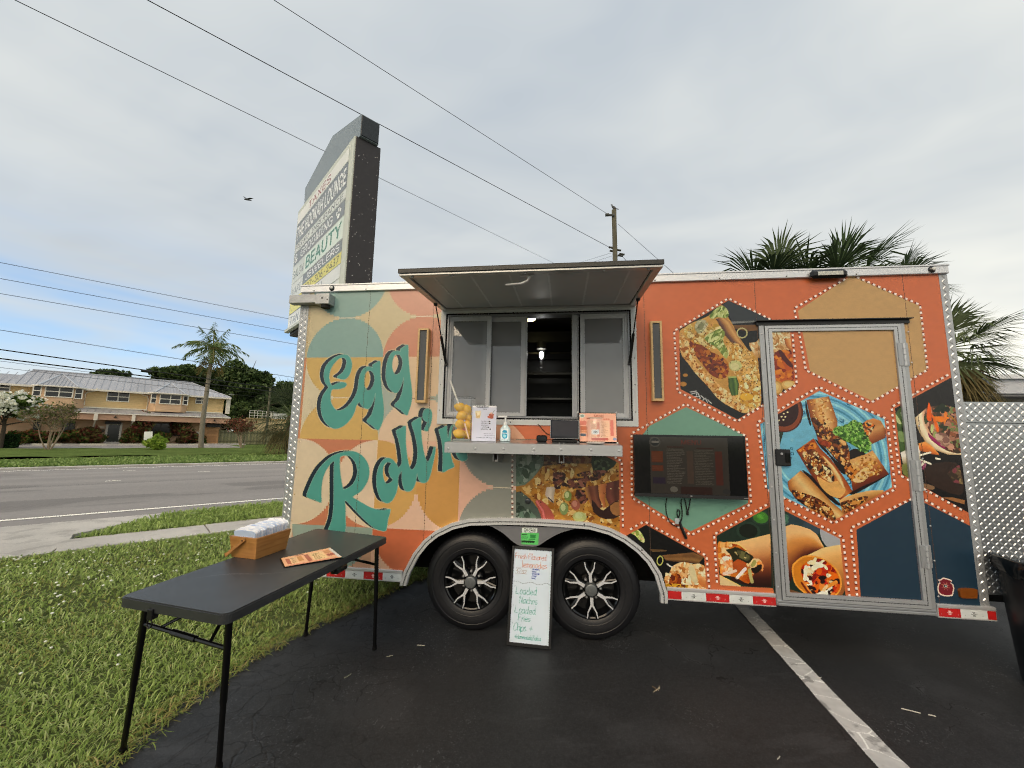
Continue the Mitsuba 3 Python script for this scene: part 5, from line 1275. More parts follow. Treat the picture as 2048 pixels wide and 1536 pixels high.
fi = poly([(3.766,0.5825),(3.798,0.6145),(3.841,0.6342),(3.883,0.6408),(3.932,0.6174),(3.969,0.5723),(3.989,0.5137),(3.985,0.4583),(3.949,0.418),(3.898,0.3957),(3.84,0.3963),(3.805,0.4216),(3.776,0.4796),(3.761,0.539)], 3)
g_.put(fi, 'A8482A', 7.6, 0.35)
scatter(g_, fi, 170, (0.012, 0.034), ['C85C30', 'B8442A', 'D87A40', '8A2E22', 'E2945A', '6A2420', 'D06A3A', 'C04A34'], 8, (1, 2.4))
scatter(g_, fi, 22, (0.012, 0.024), ['EADBC0', 'E4C8A0', 'F2E8D6'], 9.2, (1, 3))
scatter(g_, fi, 14, (0.010, 0.022), ['3A1A16', '2A1412', '4E2420'], 9.1, (1, 2))
for pts, w_, cc in (([(3.793,0.584),(3.787,0.5491),(3.78,0.5056)], 0.022, 'EEE2D0'), ([(3.81,0.6109),(3.839,0.6081),(3.854,0.6392)], 0.018, 'E8DAB8'), ([(3.837,0.5778),(3.863,0.5965)], 0.03, 'E6DEC8'), ([(3.877,0.4474),(3.92,0.4713),(3.968,0.4996)], 0.022, 'E09A58'), ([(3.759,0.4829),(3.785,0.4375),(3.816,0.4011)], 0.012, '7E3A22'), ([(3.772,0.488),(3.798,0.4425),(3.824,0.4059)], 0.010, 'D8925A')):
    g_.put(stroke(pts, w_, 3), cc, 10, 0.15)
g_.build('food_photo_rolled_wraps')

# rice bowl beside the wheel arch
FH = Polygon([(2.775,0.8066),(3.155,0.6109),(3.163,0.3656),(2.588,0.3292),(2.595,0.7027)])
h_ = Both(FH, 1.22, 0.88)
h_.put(FH, '0D0C0C', 1, 0.2)
h_.put(poly([(2.794,0.6465),(2.912,0.6443),(2.905,0.6358),(2.813,0.6263)]), '6A563E', 2, 0.3)
bands(h_, [(2.878,0.6085),(2.989,0.624),(3.086,0.6386),(3.155,0.6102)], [(2.903,0.5743),(2.955,0.5706),(3.035,0.5686),(3.115,0.5665)], ['8A6844', '7E5C38', '97744A', '5E4228'], 2, 0.3)
lt_ = poly([(2.673,0.7458),(2.697,0.7602),(2.719,0.7728),(2.747,0.7426),(2.762,0.7071),(2.757,0.6855),(2.729,0.699),(2.703,0.7274)], 3)
h_.put(lt_, 'A2AE6A', 3, 0.3)
scatter(h_, lt_, 40, (0.006, 0.016), ['B8C486', '8A9A54', 'CBD2A0', 'D8B89A'], 3.5)
on = [(2.862,0.5721)][0]
h_.put(ell(on, 0.022, 0.034, -0.2, 20).difference(ell(on, 0.015, 0.025, -0.2, 20)), 'B9BC7C', 4, 0.2)
rc = poly([(2.897,0.4937),(2.92,0.4886),(2.937,0.5312),(2.97,0.5554),(3.019,0.5725),(3.083,0.5616),(3.153,0.5558),(3.165,0.4114),(3.108,0.3984),(2.904,0.3922)], 2)
h_.put(rc, 'CFA87A', 3, 0.3)
scatter(h_, rc, 190, (0.008, 0.022), ['E4C69C', 'CFA070', 'EAD6B6', 'B07A4A', 'D8B68A', 'F0E2C8'], 3.6, (1, 3))
h_.put(poly([(3.05,0.5406),(3.082,0.552),(3.107,0.4519),(3.091,0.4351),(3.06,0.4649)], 2), 'D2C8A6', 5, 0.2)
bands(h_, [(3.109,0.4931),(3.131,0.488),(3.155,0.4705)], [(3.113,0.4365),(3.14,0.413),(3.165,0.4114)], ['E8B07A', 'D08C50', 'C07840'], 5, 0.2)
scatter(h_, poly([(2.939,0.4897),(2.99,0.4863),(2.998,0.4201),(2.917,0.4184)], 2), 50, (0.008, 0.020), ['8A4626', 'A65E34', '6E3420', 'C08048'], 5, (1, 3))
scatter(h_, poly([(2.905,0.424),(3.046,0.4229),(3.045,0.4008),(2.904,0.3953)], 2), 30, (0.010, 0.022), ['B08A3C', '8A4A24', 'C8A050', '6A3A1E'], 5.5, (1, 2))
h_.put(stroke([(2.91,0.5522),(2.928,0.5387),(2.94,0.5346)], 0.010), 'D8D6CE', 4, 0.1)
h_.build('food_photo_rice')

# loaded fries under the shelf
FI = Polygon([(1.844,1.389),(2.282,1.39),(2.596,1.23),(2.594,0.7435),(1.855,0.7096)])
i_ = Both(FI, 1.22, 0.74)
i_.put(FI, 'B48A52', 4.5, 0.35)
i_.put(poly([(1.843,1.396),(2.054,1.4),(2.055,1.214),(2.029,1.174),(1.976,1.107),(1.916,1.053),(1.849,1.041)]), '7E8C7E', 5.5, 0.3)
scatter(i_, poly([(1.845,1.275),(2.048,1.28),(2.022,1.174),(1.962,1.094),(1.853,1.045)]), 50, (0.012, 0.035), ['5E7464', '8E9C8E', '6E8274', '4A5E4E', 'A0ACA0'], 5.8, (1, 2.6))
i_.put(poly([(2.047,1.399),(2.424,1.406),(2.578,1.279),(2.577,1.227),(2.358,1.222),(2.161,1.21),(2.035,1.194)]), '5A4A38', 5.5, 0.4)
scatter(i_, poly([(2.054,1.28),(2.404,1.288),(2.397,1.223),(2.055,1.208)]), 50, (0.010, 0.030), ['7A4A34', '6E5A40', '8E6A4A', '5E3026', '9A7A58'], 5.9, (1, 3))
main = poly([(2.035,1.188),(2.161,1.217),(2.358,1.215),(2.486,1.174),(2.596,1.234),(2.595,0.7872),(2.097,0.7653),(2.004,0.9398),(1.917,0.9689),(1.853,1.019),(1.91,1.04),(1.982,1.107)], 2)
scatter(i_, main, 260, (0.010, 0.026), ['CDA868', 'B98A48', 'DCC08A', 'A6743A', 'C79A58', 'E2CC9C', '8E5C30'], 6, (1, 2.6))
scatter(i_, main, 150, (0.003, 0.006), ['6A4022', '4A2A1A', 'EAD8AE'], 7.4)
for pts, n in (([(2.122,1.144),(2.201,1.153),(2.214,1.108),(2.175,1.036),(2.129,1.047)], 50), ([(2.181,1.087),(2.344,1.118),(2.357,1.054),(2.279,1.039),(2.214,1.031)], 50), ([(2.292,1.143),(2.396,1.171),(2.512,1.174),(2.447,1.108),(2.344,1.093)], 50), ([(2.266,1.026),(2.35,1.029),(2.375,0.966),(2.324,0.9324)], 40)):
    scatter(i_, poly(pts, 2), n, (0.008, 0.020), ['6A4238', '4E2E26', '86584A', '3A221C', 'A07262'], 7.6, (1, 2.4))
i_.put(poly([(2.404,1.288),(2.488,1.277),(2.58,1.234),(2.512,1.174),(2.416,1.159)], 2), '3E4A34', 7, 0.4)
scatter(i_, poly([(2.417,1.262),(2.564,1.234),(2.486,1.174),(2.422,1.172)]), 30, (0.008, 0.022), ['2E3A26', '56644A', '6E7C5A'], 7.5, (1, 2.6))
for A_, B_, cs in (([(2.35,1.054),(2.375,0.966),(2.413,0.8854)], [(2.447,1.07),(2.452,0.9877),(2.477,0.9193)], ['B88A56', '7A4634', '94604A', '5E3428']), ([(2.447,1.07),(2.452,0.9877),(2.483,0.907)], [(2.511,1.085),(2.491,0.9891),(2.496,0.92)], ['D89A62', 'C88452', 'B06A42']), ([(2.505,1.085),(2.497,0.9893),(2.522,0.9336)], [(2.6,1.113),(2.599,1.037),(2.598,0.974)], ['6E3E34', '8A5448', '5E362C', '7A4A3C'])):
    bands(i_, A_, B_, cs, 7.8, 0.25)
i_.put(poly([(2.401,0.9669),(2.445,0.9181),(2.483,0.8945),(2.534,0.9403),(2.598,0.9677),(2.596,0.8615),(2.495,0.8356),(2.413,0.8792)], 2), '3E241E', 8.4, 0.25)
i_.put(poly([(2.528,0.9275),(2.598,0.9615),(2.596,0.8678),(2.546,0.872)], 2), 'A87E58', 8.8, 0.3)
i_.put(poly([(1.991,0.9393),(2.037,0.9474),(2.09,0.9045),(2.13,0.8425),(2.13,0.7605),(2.058,0.7573),(2.031,0.8512)], 2), 'B46A5E', 8, 0.2)
i_.put(stroke([(2.004,0.9398),(2.051,0.8711),(2.071,0.7642)], 0.014, 0), 'D88A88', 8.6, 0.1)
i_.put(poly([(1.853,1.002),(1.937,0.9696),(2.004,0.9013),(2.051,0.8266),(2.052,0.757),(1.857,0.7484)], 2), '5E6A62', 7.5, 0.35)
scatter(i_, poly([(1.854,0.9343),(1.931,0.9049),(2.018,0.8126),(1.857,0.7548)]), 30, (0.012, 0.032), ['46584C', '748A7C', '8E9A92', '38483E'], 7.9, (1, 2.4))
for c, rx, rz, cc in (([(2.23,0.9863)][0], 0.028, 0.038, '8A9A5E'), ([(2.202,0.8961)][0], 0.032, 0.045, '8E9E6E'), ([(2.314,0.8437)][0], 0.050, 0.036, 'BFC48E'), ([(2.285,0.9247)][0], 0.034, 0.036, 'A86E5E')):
    i_.put(ell(c, rx, rz), cc, 8.6, 0.25)
    i_.put(ell((c[0] - 0.006, c[1] + 0.008), rx * 0.55, rz * 0.6), 'C8D0A4' if cc != 'A86E5E' else 'C49484', 9, 0.2)
bands(i_, [(2.076,1.045),(2.063,0.9869),(2.103,0.9434)], [(2.142,1.048),(2.129,0.9763),(2.129,0.9316)], ['C8B8A8', 'DAD0C4', 'B8A890'], 8, 0.15)
i_.put(stroke([(2.09,0.9685),(2.123,0.9377)], 0.008), '4A3A30', 9, 0.1)
i_.build('food_photo_loaded_fries')


# ================================================================== things around the trailer
def bez(p, n=24):
    p = np.array(p, float)
    t = np.linspace(0, 1, len(p))
    tt = np.linspace(0, 1, n)
    from scipy.interpolate import CubicSpline
    return CubicSpline(t, p)(tt)


# --- television on the side
t = thing('television', 'wall mounted black television showing a dim menu on the sage hexagon', 'television')
TX0, TX1, TZ0, TZ1 = 2.690, 3.428, 1.012, 1.437
add(t + '__housing', rbox(TX0, TX1, -0.080, -0.035, TZ0, TZ1, 0.004), '08090A', 'satin', 0.05)
add(t + '__bezel', prism(sbox(TX0, TZ0, TX1, TZ1).difference(sbox(TX0 + 0.008, TZ0 + 0.024, TX1 - 0.008, TZ1 - 0.008)), -0.084, -0.079), '0C0C0D', 'gloss', 0.05)
add(t + '__chin', rbox(TX0 + 0.001, TX1 - 0.001, -0.0855, -0.0838, TZ0 + 0.001, TZ0 + 0.022, 0.0005), '2C2D2F', 'gloss', 0.05)
add(t + '__wall_mount', box(2.95, 3.16, -0.035, -0.001, 1.12, 1.32), '121212', 'matte')
pr = Print()
U = lambda x: TX0 + (x - 125) / 1495.0 * (TX1 - TX0)          # noqa: E731
V = lambda y: TZ1 - (y - 130) / 850.0 * (TZ1 - TZ0)           # noqa: E731
pr.put(sbox(TX0 + 0.008, TZ0 + 0.024, TX1 - 0.008, TZ1 - 0.008), '060708', 0, 0.05)
R_ = lambda x0, y0, x1, y1: sbox(U(x0), V(y1), U(x1), V(y0))  # noqa: E731
pr.put(R_(345, 160, 1390, 940), '3A3632', 1, 0.05, 0.62)
pr.put(ell((U(415), V(230)), 0.038, 0.036), '4E4C48', 2, 0.05, 0.62)
pr.put(ell((U(415), V(230)), 0.030, 0.028), '1E2022', 3, 0.05)
pr.put(R_(370, 215, 470, 245), '5A5854', 4, 0)
pr.put(text_fit('MENU', U(770), U(1040), V(260), V(195), True), '4E1E16', 2, 0)
pr.put(R_(580, 288, 800, 305), '2C1612', 2, 0)
pr.put(R_(970, 300, 1205, 316), '2C1612', 2, 0)
pr.put(R_(362, 355, 520, 510), '4E2616', 2, 0.1)
pr.put(R_(362, 550, 520, 630), '4A2416', 2, 0.1)
for y in range(380, 510, 26):
    pr.put(R_(370, y, 505, y + 9), '6A3E2A', 3, 0, 0.62)
for y in (570, 595):
    pr.put(R_(370, y, 500, y + 9), '6A3E2A', 3, 0, 0.62)
pr.put(R_(375, 715, 545, 800), '221A2A', 2, 0.1)
r_ = np.random.default_rng(4)
for y in range(322, 790, 22):
    pr.put(R_(570, y, 570 + r_.integers(150, 250), y + 7), '5E5A54', 2, 0, 0.62)
    pr.put(R_(945, y + 8, 945 + r_.integers(150, 255), y + 15), '56524A', 2, 0, 0.62)
pr.put(R_(840, 345, 925, 790), '4A3C34', 2, 0.1, 0.62)
pr.put(R_(1215, 345, 1310, 800), '3E1E18', 2, 0.1)
pr.put(R_(745, 830, 1160, 935), '33201C', 2, 0.1, 0.62)
pr.put(ell((U(655), V(870)), 0.026, 0.020), '6A6862', 3, 0.1, 0.62)
pr.put(ell((U(1345), V(880)), 0.026, 0.020), '262626', 3, 0.1)
pr.build(t + '__screen', 'gloss', frame=lambda u, v, h: np.stack([u, -0.0806 - h * 0.5, v], 1))
pr = Print()
pr.put(ell((U(880), TZ0 + 0.014), 0.008, 0.0025), '9A9C9E', 0, 0)
pr.put(sbox(U(1560), TZ0 + 0.009, U(1620), TZ0 + 0.013), '8A8C8E', 0, 0)
pr.build(t + '__chin_mark', 'satin', frame=lambda u, v, h: np.stack([u, -0.0857 - h, v], 1))
cb = lambda pts: np.array([(x, -0.05 if i == 0 else -0.012, z) for i, (x, z) in enumerate(pts)])  # noqa: E731
q = [(2.91,1.001),(2.91,0.9449),(2.914,0.8893),(2.932,0.8397),(2.962,0.8134),(2.991,0.8122)]
add(t + '__cable', tube(bez(cb(q), 30), 0.0035, 6), '0A0A0A', 'satin', smooth=60)
q = [(3.008,0.9968),(3.014,0.9539),(3.018,0.9036),(3.013,0.8582),(3,0.8426)]
add(t + '__cable', tube(bez(cb(q), 24), 0.004, 6), '0A0A0A', 'satin', smooth=60)
q = [(3.008,0.8529),(2.986,0.8771),(2.985,0.9124),(2.995,0.9203),(3.002,0.8979),(2.99,0.8623),(3.002,0.8427)]
add(t + '__cable', tube(bez([(x, -0.014, z) for x, z in q], 30), 0.004, 6), '0A0A0A', 'satin', smooth=60)
q = [(2.997,0.8425),(3.013,0.7932),(3.029,0.7541),(3.035,0.7297)]
add(t + '__cable_bundle', tube(bez([(x, -0.016, z) for x, z in q], 16), [0.009] * 4 + [0.011] * 8 + [0.009] * 4, 8), '0D0D0E', 'satin', smooth=60)
q = [(3.038,1),(3.052,0.915),(3.057,0.9102),(3.078,0.9993)]
add(t + '__mount_cord', tube([(x, -0.012, z) for x, z in q], 0.004, 6), '0B0B0B', 'satin')
q = [(3.054,0.9151),(3.053,0.8874)]
add(t + '__cord_toggle', tube([(x, -0.012, z) for x, z in q], 0.008, 8), '0B0B0B', 'satin')
(qx, qz), = [(2.982,0.8418)]
add(t + '__cable_tag', rbox(qx - 0.016, qx + 0.016, -0.020, -0.012, qz - 0.018, qz + 0.022, 0.004), 'A8B4B8', 'gloss', 0.2)

# --- two slim column speakers in wooden frames
for nm, (x0, x1, z0, z1), lab in (('column_speaker', (1.057, 1.143, 1.655, 2.243), 'slim speaker with dark grille and pale wooden frame left of the hatch'), ('column_speaker', (2.833, 2.913, 1.678, 2.268), 'slim speaker with dark grille and pale wooden frame right of the hatch')):
    s = numc(nm)
    thing(s, lab, 'speaker', 'wood framed speakers beside the hatch')
    o = sbox(x0, z0, x1, z1)
    i = sbox(x0 + 0.014, z0 + 0.018, x1 - 0.014, z1 - 0.014)
    add(s + '__frame', prism(o.difference(i), -0.052, -0.001), 'C6A674', 'satin', 0.35)
    add(s + '__grille', prism(i, -0.044, -0.004), '5C6064', 'matte', 0.10)

# --- folding table
t = thing('folding_table', 'black folding table with steel legs on the lawn edge', 'table')
TC = np.array([(0.3665,-1.479),(0.9372,-1.564),(1.018,-0.32),(0.4138,-0.1844)])
tp = Polygon(TC).buffer(-0.035, join_style=2).buffer(0.035, quad_segs=6)
top = slab(tp, 0.680, 0.714)
cap = slab(tp.buffer(-0.006), 0.714, 0.7185)
scene['table_plastic'] = ts({'type': 'bumpmap', 'arbitrary': proc(lambda p, n, uv: noise(p.x * 420, p.y * 420, p.z * 420) + 0.6 * noise(p.x * 190, p.y * 190, 1.0), 0.0008), 'scale': 0.0006,
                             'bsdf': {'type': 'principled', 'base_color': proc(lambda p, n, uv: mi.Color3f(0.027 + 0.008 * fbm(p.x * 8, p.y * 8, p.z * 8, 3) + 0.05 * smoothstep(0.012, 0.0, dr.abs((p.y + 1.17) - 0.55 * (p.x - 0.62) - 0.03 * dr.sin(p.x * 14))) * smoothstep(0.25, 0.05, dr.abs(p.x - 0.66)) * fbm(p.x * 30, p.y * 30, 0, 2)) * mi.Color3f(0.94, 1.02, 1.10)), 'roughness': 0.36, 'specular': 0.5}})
addm(t + '__tabletop', cat([top, cap]), 'table_plastic')
mid = (TC[1] + TC[2]) / 2
for c_ in (0.5,):
    a_, b_ = TC[1] * 0.42 + TC[2] * 0.58, TC[1] * 0.40 + TC[2] * 0.60
    add(t + '__fold_latch', cat([rbox(a_[0] - 0.03, a_[0] + 0.012, a_[1] - 0.05, a_[1] + 0.05, 0.655, 0.681, 0.004), cyl((a_[0] - 0.01, a_[1] - 0.07, 0.67), (a_[0] - 0.01, a_[1] + 0.07, 0.67), 0.008)]), '0C0C0D', 'gloss')
ft = np.array([(0.2805,-1.299),(0.7658,-1.318),(0.4112,-0.2173),(0.967,-0.3157)])
tops = [TC[0] * 0.86 + TC[1] * 0.14, TC[1] * 0.92 + TC[0] * 0.08, TC[3] * 0.90 + TC[2] * 0.10, TC[2] * 0.93 + TC[3] * 0.07]
ln = (TC[2] - TC[1]) / np.linalg.norm(TC[2] - TC[1])
tops = [tops[0] + ln * 0.06, tops[1] + ln * 0.06, tops[2] - ln * 0.07, tops[3] - ln * 0.07]
LEG = []
for f_, q_ in zip(ft, tops):
    a_, b_ = np.r_[q_, 0.685], np.r_[f_, 0.004]
    LEG.append((a_, b_))
    add(t + '__leg', cat([tube([a_, a_ * 0.45 + b_ * 0.55], 0.0135, 10), tube([a_ * 0.47 + b_ * 0.53, b_ * 0.985 + a_ * 0.015], 0.0115, 10)]), '0A0A0B', 'gloss', 0.1, smooth=40)
    add(t + '__leg_foot', tube([b_ * 0.97 + a_ * 0.03, b_], [0.0145, 0.015], 10), '060606', 'satin')
for i, j in ((0, 1), (2, 3)):
    p0, p1 = LEG[i][0] * 0.86 + LEG[i][1] * 0.14, LEG[j][0] * 0.80 + LEG[j][1] * 0.20
    m_ = (p0 + p1) / 2
    add(t + '__crossbar', tube([p0, p1], 0.009, 8), '0B0B0C', 'gloss')
    add(t + '__crossbar_sleeve', tube([m_ + (p1 - p0) * 0.14, m_ - (p1 - p0) * 0.14], 0.0135, 8), '0B0B0C', 'gloss')
    up = np.r_[(tops[i] + tops[j]) / 2 + ln * (0.24 if i == 0 else -0.24), 0.682]
    add(t + '__brace', tube([p0 * 0.8 + p1 * 0.2, up], 0.007, 8), '0B0B0C', 'gloss')
    add(t + '__brace', tube([p0 * 0.2 + p1 * 0.8, up + np.array([0.012, 0, 0])], 0.007, 8), '0B0B0C', 'gloss')
e0 = TC[0] * 0.66 + TC[1] * 0.34
add(t + '__edge_clip', cat([rbox(e0[0] - 0.012, e0[0] + 0.012, e0[1] - 0.010, e0[1] + 0.02, 0.655, 0.695, 0.002)]), '101011', 'satin')
add(t + '__clip_ring', tube([(e0[0] + 0.012 * math.cos(a), e0[1] - 0.004, 0.640 + 0.016 * math.sin(a)) for a in np.linspace(0, 2 * np.pi, 14)], 0.0028, 6, cap=False), '1A1A1B', 'metal')

# --- bamboo basket with a wad of napkins, on the table
b = thing('bamboo_box', 'open bamboo carrier with its handle folded down, on the black table', 'box')
c0, c1, c2 = [np.array(v) for v in [(0.3742,-0.9105),(0.5403,-0.9352),(0.5553,-0.7112)]]
c3 = c0 + (c2 - c1)
bamb = proc(lambda p, n, uv: mix((0.30, 0.125, 0.032), (0.47, 0.235, 0.075), fbm(p.x * 9 + p.y * 9, p.z * 120, p.x * 3, 3) * 1.3 - 0.15) * (0.85 + 0.3 * noise((p.x - p.y) * 14, p.z * 9, 4)))
scene['bamboo'] = ts({'type': 'principled', 'base_color': bamb, 'roughness': 0.34, 'specular': 0.45})
bo = Polygon([c0, c1, c2, c3])
cx_ = np.array(bo.centroid.coords[0])
flare = lambda k: Polygon([cx_ + (np.array(v) - cx_) * k for v in bo.exterior.coords])  # noqa: E731


def wall_ring(z0, z1, k0, k1, th=0.010):
    a = np.array(flare(k0).exterior.coords)[:-1]
    c = np.array(flare(k1).exterior.coords)[:-1]
    f0, f1 = (1 - th / 0.075), (1 - th / 0.075)
    v, f = [], []
    for q in range(4):
        v += [np.r_[a[q], z0], np.r_[c[q], z1], np.r_[cx_ + (c[q] - cx_) * f1, z1], np.r_[cx_ + (a[q] - cx_) * f0, z0]]
    for q in range(4):
        o, m = q * 4, ((q + 1) % 4) * 4
        for i in range(4):
            f += [(o + i, m + i, m + (i + 1) % 4), (o + i, m + (i + 1) % 4, o + (i + 1) % 4)]
    m_ = trimesh.Trimesh(np.array(v), np.array(f), process=False)
    if m_.volume < 0:
        m_.invert()
    return m_


addm(b + '__side', wall_ring(0.7195, 0.832, 1.0, 1.14), 'bamboo')
addm(b + '__base', slab(flare(0.97), 0.7195, 0.726), 'bamboo')
e1, e0b = (c1 + c0) / 2, c0
nrm = np.array([-(c1 - c0)[1], (c1 - c0)[0]])
nrm = -nrm / np.linalg.norm(nrm) if np.dot(nrm, c2 - c1) > 0 else nrm / np.linalg.norm(nrm)
piv = np.r_[cx_ + ((c0 * 0.45 + c1 * 0.55) - cx_) * 1.13, 0.816]
tip = np.r_[c0 + (c0 - c1) * 0.06 + nrm * 0.020, 0.731]
dr_ = (tip - piv) / np.linalg.norm(tip - piv)
n3 = np.r_[nrm, 0.1]
w3 = np.cross(dr_, n3)
w3 /= np.linalg.norm(w3)
v = []
for o in (0.004, 0.012):
    for pp in (piv - dr_ * 0.012, tip):
        for s_ in (-0.0085, 0.0085):
            v.append(pp + n3 * o + w3 * s_)
hm = trimesh.Trimesh(np.array(v)).convex_hull
addm(b + '__handle', hm, 'bamboo')
tail = np.r_[c0 + (c3 - c0) * 0.9 + (c0 - c1) * 0.12, 0.731]
addm(b + '__handle', trimesh.Trimesh(np.array([tip + n3 * 0.004, tip + n3 * 0.012, tip + n3 * 0.004 + w3 * 0.014, tip + n3 * 0.012 + w3 * 0.014, tail, tail + n3 * 0.008, tail + w3 * 0.014, tail + n3 * 0.008 + w3 * 0.014])).convex_hull, 'bamboo')
add(b + '__pivot_pin', tube([piv + n3 * 0.004, piv + n3 * 0.016], 0.004, 10), '1A1210', 'gloss')
nk = thing('napkin_stack', 'thick wad of white paper napkins standing in the bamboo carrier', 'napkins')
lx, ly = (c2 - c1), (c0 - c1)
r_ = np.random.default_rng(12)
for i in range(38):
    u = 0.02 + 0.96 * i / 37
    ax_ = lx / np.linalg.norm(lx)
    w_ = 0.90 + r_.uniform(-0.03, 0.03)
    base_ = c1 + lx * u + ly * (0.05 + r_.uniform(-0.01, 0.01))
    zt = 0.870 + 0.014 * u + r_.uniform(-0.005, 0.005)
    le = ax_ * (0.030 * (u - 0.5) + r_.uniform(-0.0012, 0.0012))
    v = []
    for th in (-0.0011, 0.0011):
        for k in range(9):
            t_ = k / 8
            p_ = base_ + ly * t_ * w_ + ax_ * (th + 0.0012 * math.sin(t_ * 7 + i))
            for h_, z_ in ((0, 0.80), (1, zt - 0.010 * abs(2 * t_ - 1) ** 4 + 0.0015 * math.sin(t_ * 13 + i * 2.1))):
                v.append(np.r_[p_ + le * h_, z_])
    fs = []
    for k in range(8):
        o, o2 = k * 2, 18 + k * 2
        fs += [(o, o + 2, o + 3), (o, o + 3, o + 1), (o2, o2 + 3, o2 + 2), (o2, o2 + 1, o2 + 3), (o + 1, o + 3, o2 + 3), (o + 1, o2 + 3, o2 + 1)]
    fs += [(0, 1, 19), (0, 19, 18), (16, 35, 17), (16, 34, 35)]
    add(nk + '__napkin', trimesh.Trimesh(np.array(v), np.array(fs), process=False), ('B4C6E2', 'F2F3F4', 'CBD8EC', 'F4F4F4')[i % 4], 'matte', 0.03)
thing(nk + '__napkin', 'white folded paper napkin')

# --- menu card in a plastic sleeve on the table
m = thing('menu_card', 'orange printed menu card lying on the black table beside the bamboo carrier', 'menu')
M = [np.array(v) for v in [(0.6645,-0.9005),(0.7813,-1.026),(0.9804,-0.8315),(0.8106,-0.6694)]]
M = [M[0], M[1], M[2], M[3]]


def on_card(pr, key, M, z, fin='satin', tilt=0.004):
    """Print drawn in the unit square onto the quad M (left-top, left-bottom, right-bottom, right-top)."""
    M = [np.array(q) for q in M]

    def fr(u, v, h):
        P = (1 - u)[:, None] * ((1 - v)[:, None] * M[1] + v[:, None] * M[0]) + u[:, None] * ((1 - v)[:, None] * M[2] + v[:, None] * M[3])
        return np.c_[P, z + h + tilt * u]
    pr.build(key, fin, frame=fr)


add(m + '__clipboard', slab(Polygon(M).buffer(0.006), 0.7192, 0.7225), '0C0C0E', 'gloss')
pr = Print()
pr.put(sbox(0, 0, 1, 1), 'EBB184', 0, 0.08)
for x0, y0, x1, y1, c in ((0.06, 0.18, 0.13, 0.78, 'B9694C'), (0.13, 0.15, 0.26, 0.85, 'F0C38E'), (0.27, 0.3, 0.36, 0.8, 'C98A4C'), (0.41, 0.12, 0.49, 0.82, 'B4644A'), (0.52, 0.15, 0.78, 0.85, 'F2CB92'), (0.80, 0.3, 0.95, 0.5, 'B05A44'), (0.80, 0.55, 0.92, 0.85, 'D09060'), (0.94, 0.05, 1.0, 0.95, 'D8CFC4'), (0.25, 0.88, 0.42, 0.95, '8E4A3A'), (0.04, 0.02, 0.9, 0.08, 'D9866A')):
    pr.put(sbox(x0, y0, x1, y1), c, 1, 0.15)
for i in range(14):
    y = 0.18 + 0.045 * i
    pr.put(sbox(0.15, y, 0.15 + 0.09 * (0.5 + 0.5 * ((i * 7) % 5) / 4), y + 0.014), '8E6A48', 2, 0)
    pr.put(sbox(0.55, y, 0.55 + 0.2 * (0.5 + 0.5 * ((i * 5) % 7) / 6), y + 0.014), '9A7048', 2, 0)
on_card(pr, m + '__sheet', M, 0.7228)

# --- whiteboard against the fender
HAND = {'F': '0 0 0 1.8|0 1.75 .95 1.8|0 1 .7 1', 'r': '0 0 0 1|0 .6 .2 .95 .5 1', 'e': '0 .5 .7 .6 .6 .95 .3 1 .05 .7 0 .4 .2 .05 .5 0 .75 .2', 's': '.6 .9 .35 1 .1 .9 .08 .7 .3 .52 .55 .4 .6 .2 .4 .02 .05 .1', 'h': '0 0 0 1.8|0 .6 .3 1 .6 .8 .6 0', 'l': '0 1.8 0 .1 .15 0',
        'a': '.65 .8 .35 1 .05 .6 .1 .1 .4 0 .65 .4|.65 1 .65 .1 .8 0', 'v': '0 1 .3 0 .6 1', 'o': '.35 1 .05 .6 .1 .1 .4 0 .65 .4 .6 .9 .35 1', 'd': '.65 .7 .35 1 .05 .6 .1 .1 .4 0 .65 .4|.65 1.8 .65 .1 .8 0', 'm': '0 0 0 1|0 .7 .25 1 .4 .8 .4 0|.4 .7 .65 1 .85 .8 .85 0',
        'n': '0 0 0 1|0 .6 .3 1 .6 .8 .6 0', '3': '0 1.5 .4 1.8 .75 1.5 .3 1 .8 .6 .4 0 0 .2', '2': '0 1.4 .1 1.7 .4 1.8 .7 1.5 .6 1.1|.6 1.1 0 0 .85 0', 'z': '0 1 .7 1 0 0 .75 0', 'L': '.1 1.8 0 .05 .9 0', 'N': '0 0 .1 1.8 .8 0 .9 1.8', 'c': '.65 .8 .35 1 .05 .6 .1 .1 .4 0 .7 .2', 'i': '0 1 0 0|0 1.35 .03 1.4',
        'C': '.9 1.5 .5 1.8 .05 1 .2 .1 .6 0 .95 .3', 'p': '0 1 0 -.7|0 .6 .3 1 .65 .7 .4 .05 0 .2', '+': '0 .7 .9 .7|.45 .2 .45 1.2', 'H': '0 0 0 1.5|.7 0 .7 1.5|0 .75 .7 .75', 'S': '.8 1.5 .4 1.8 .05 1.4 .7 .7 .5 0 0 .2', 't': '.25 1.6 .25 .1 .5 0|0 1.1 .55 1.1', 'w': '0 1 .2 0 .4 .7 .6 0 .85 1',
        'b': '0 1.8 0 0|0 .6 .3 1 .65 .7 .4 0 0 .1', 'y': '0 1 .3 .2|.6 1 .1 -.7', 'g': '.65 .8 .35 1 .05 .6 .1 .1 .4 0 .65 .4|.65 1 .6 -.6 .1 -.6', 'f': '.5 1.7 .25 1.6 .2 0|0 1 .5 1', 'u': '0 1 .1 .1 .4 0 .6 .3|.6 1 .6 0', 'k': '0 0 0 1.8|.6 1 0 .5 .65 0', 'R': '0 0 0 1.8 .7 1.5 .1 .9 .8 0', 'O': '.45 1.8 .05 1 .2 .1 .6 .05 .9 .9 .45 1.8', '.': '.1 .5 .15 .55'}


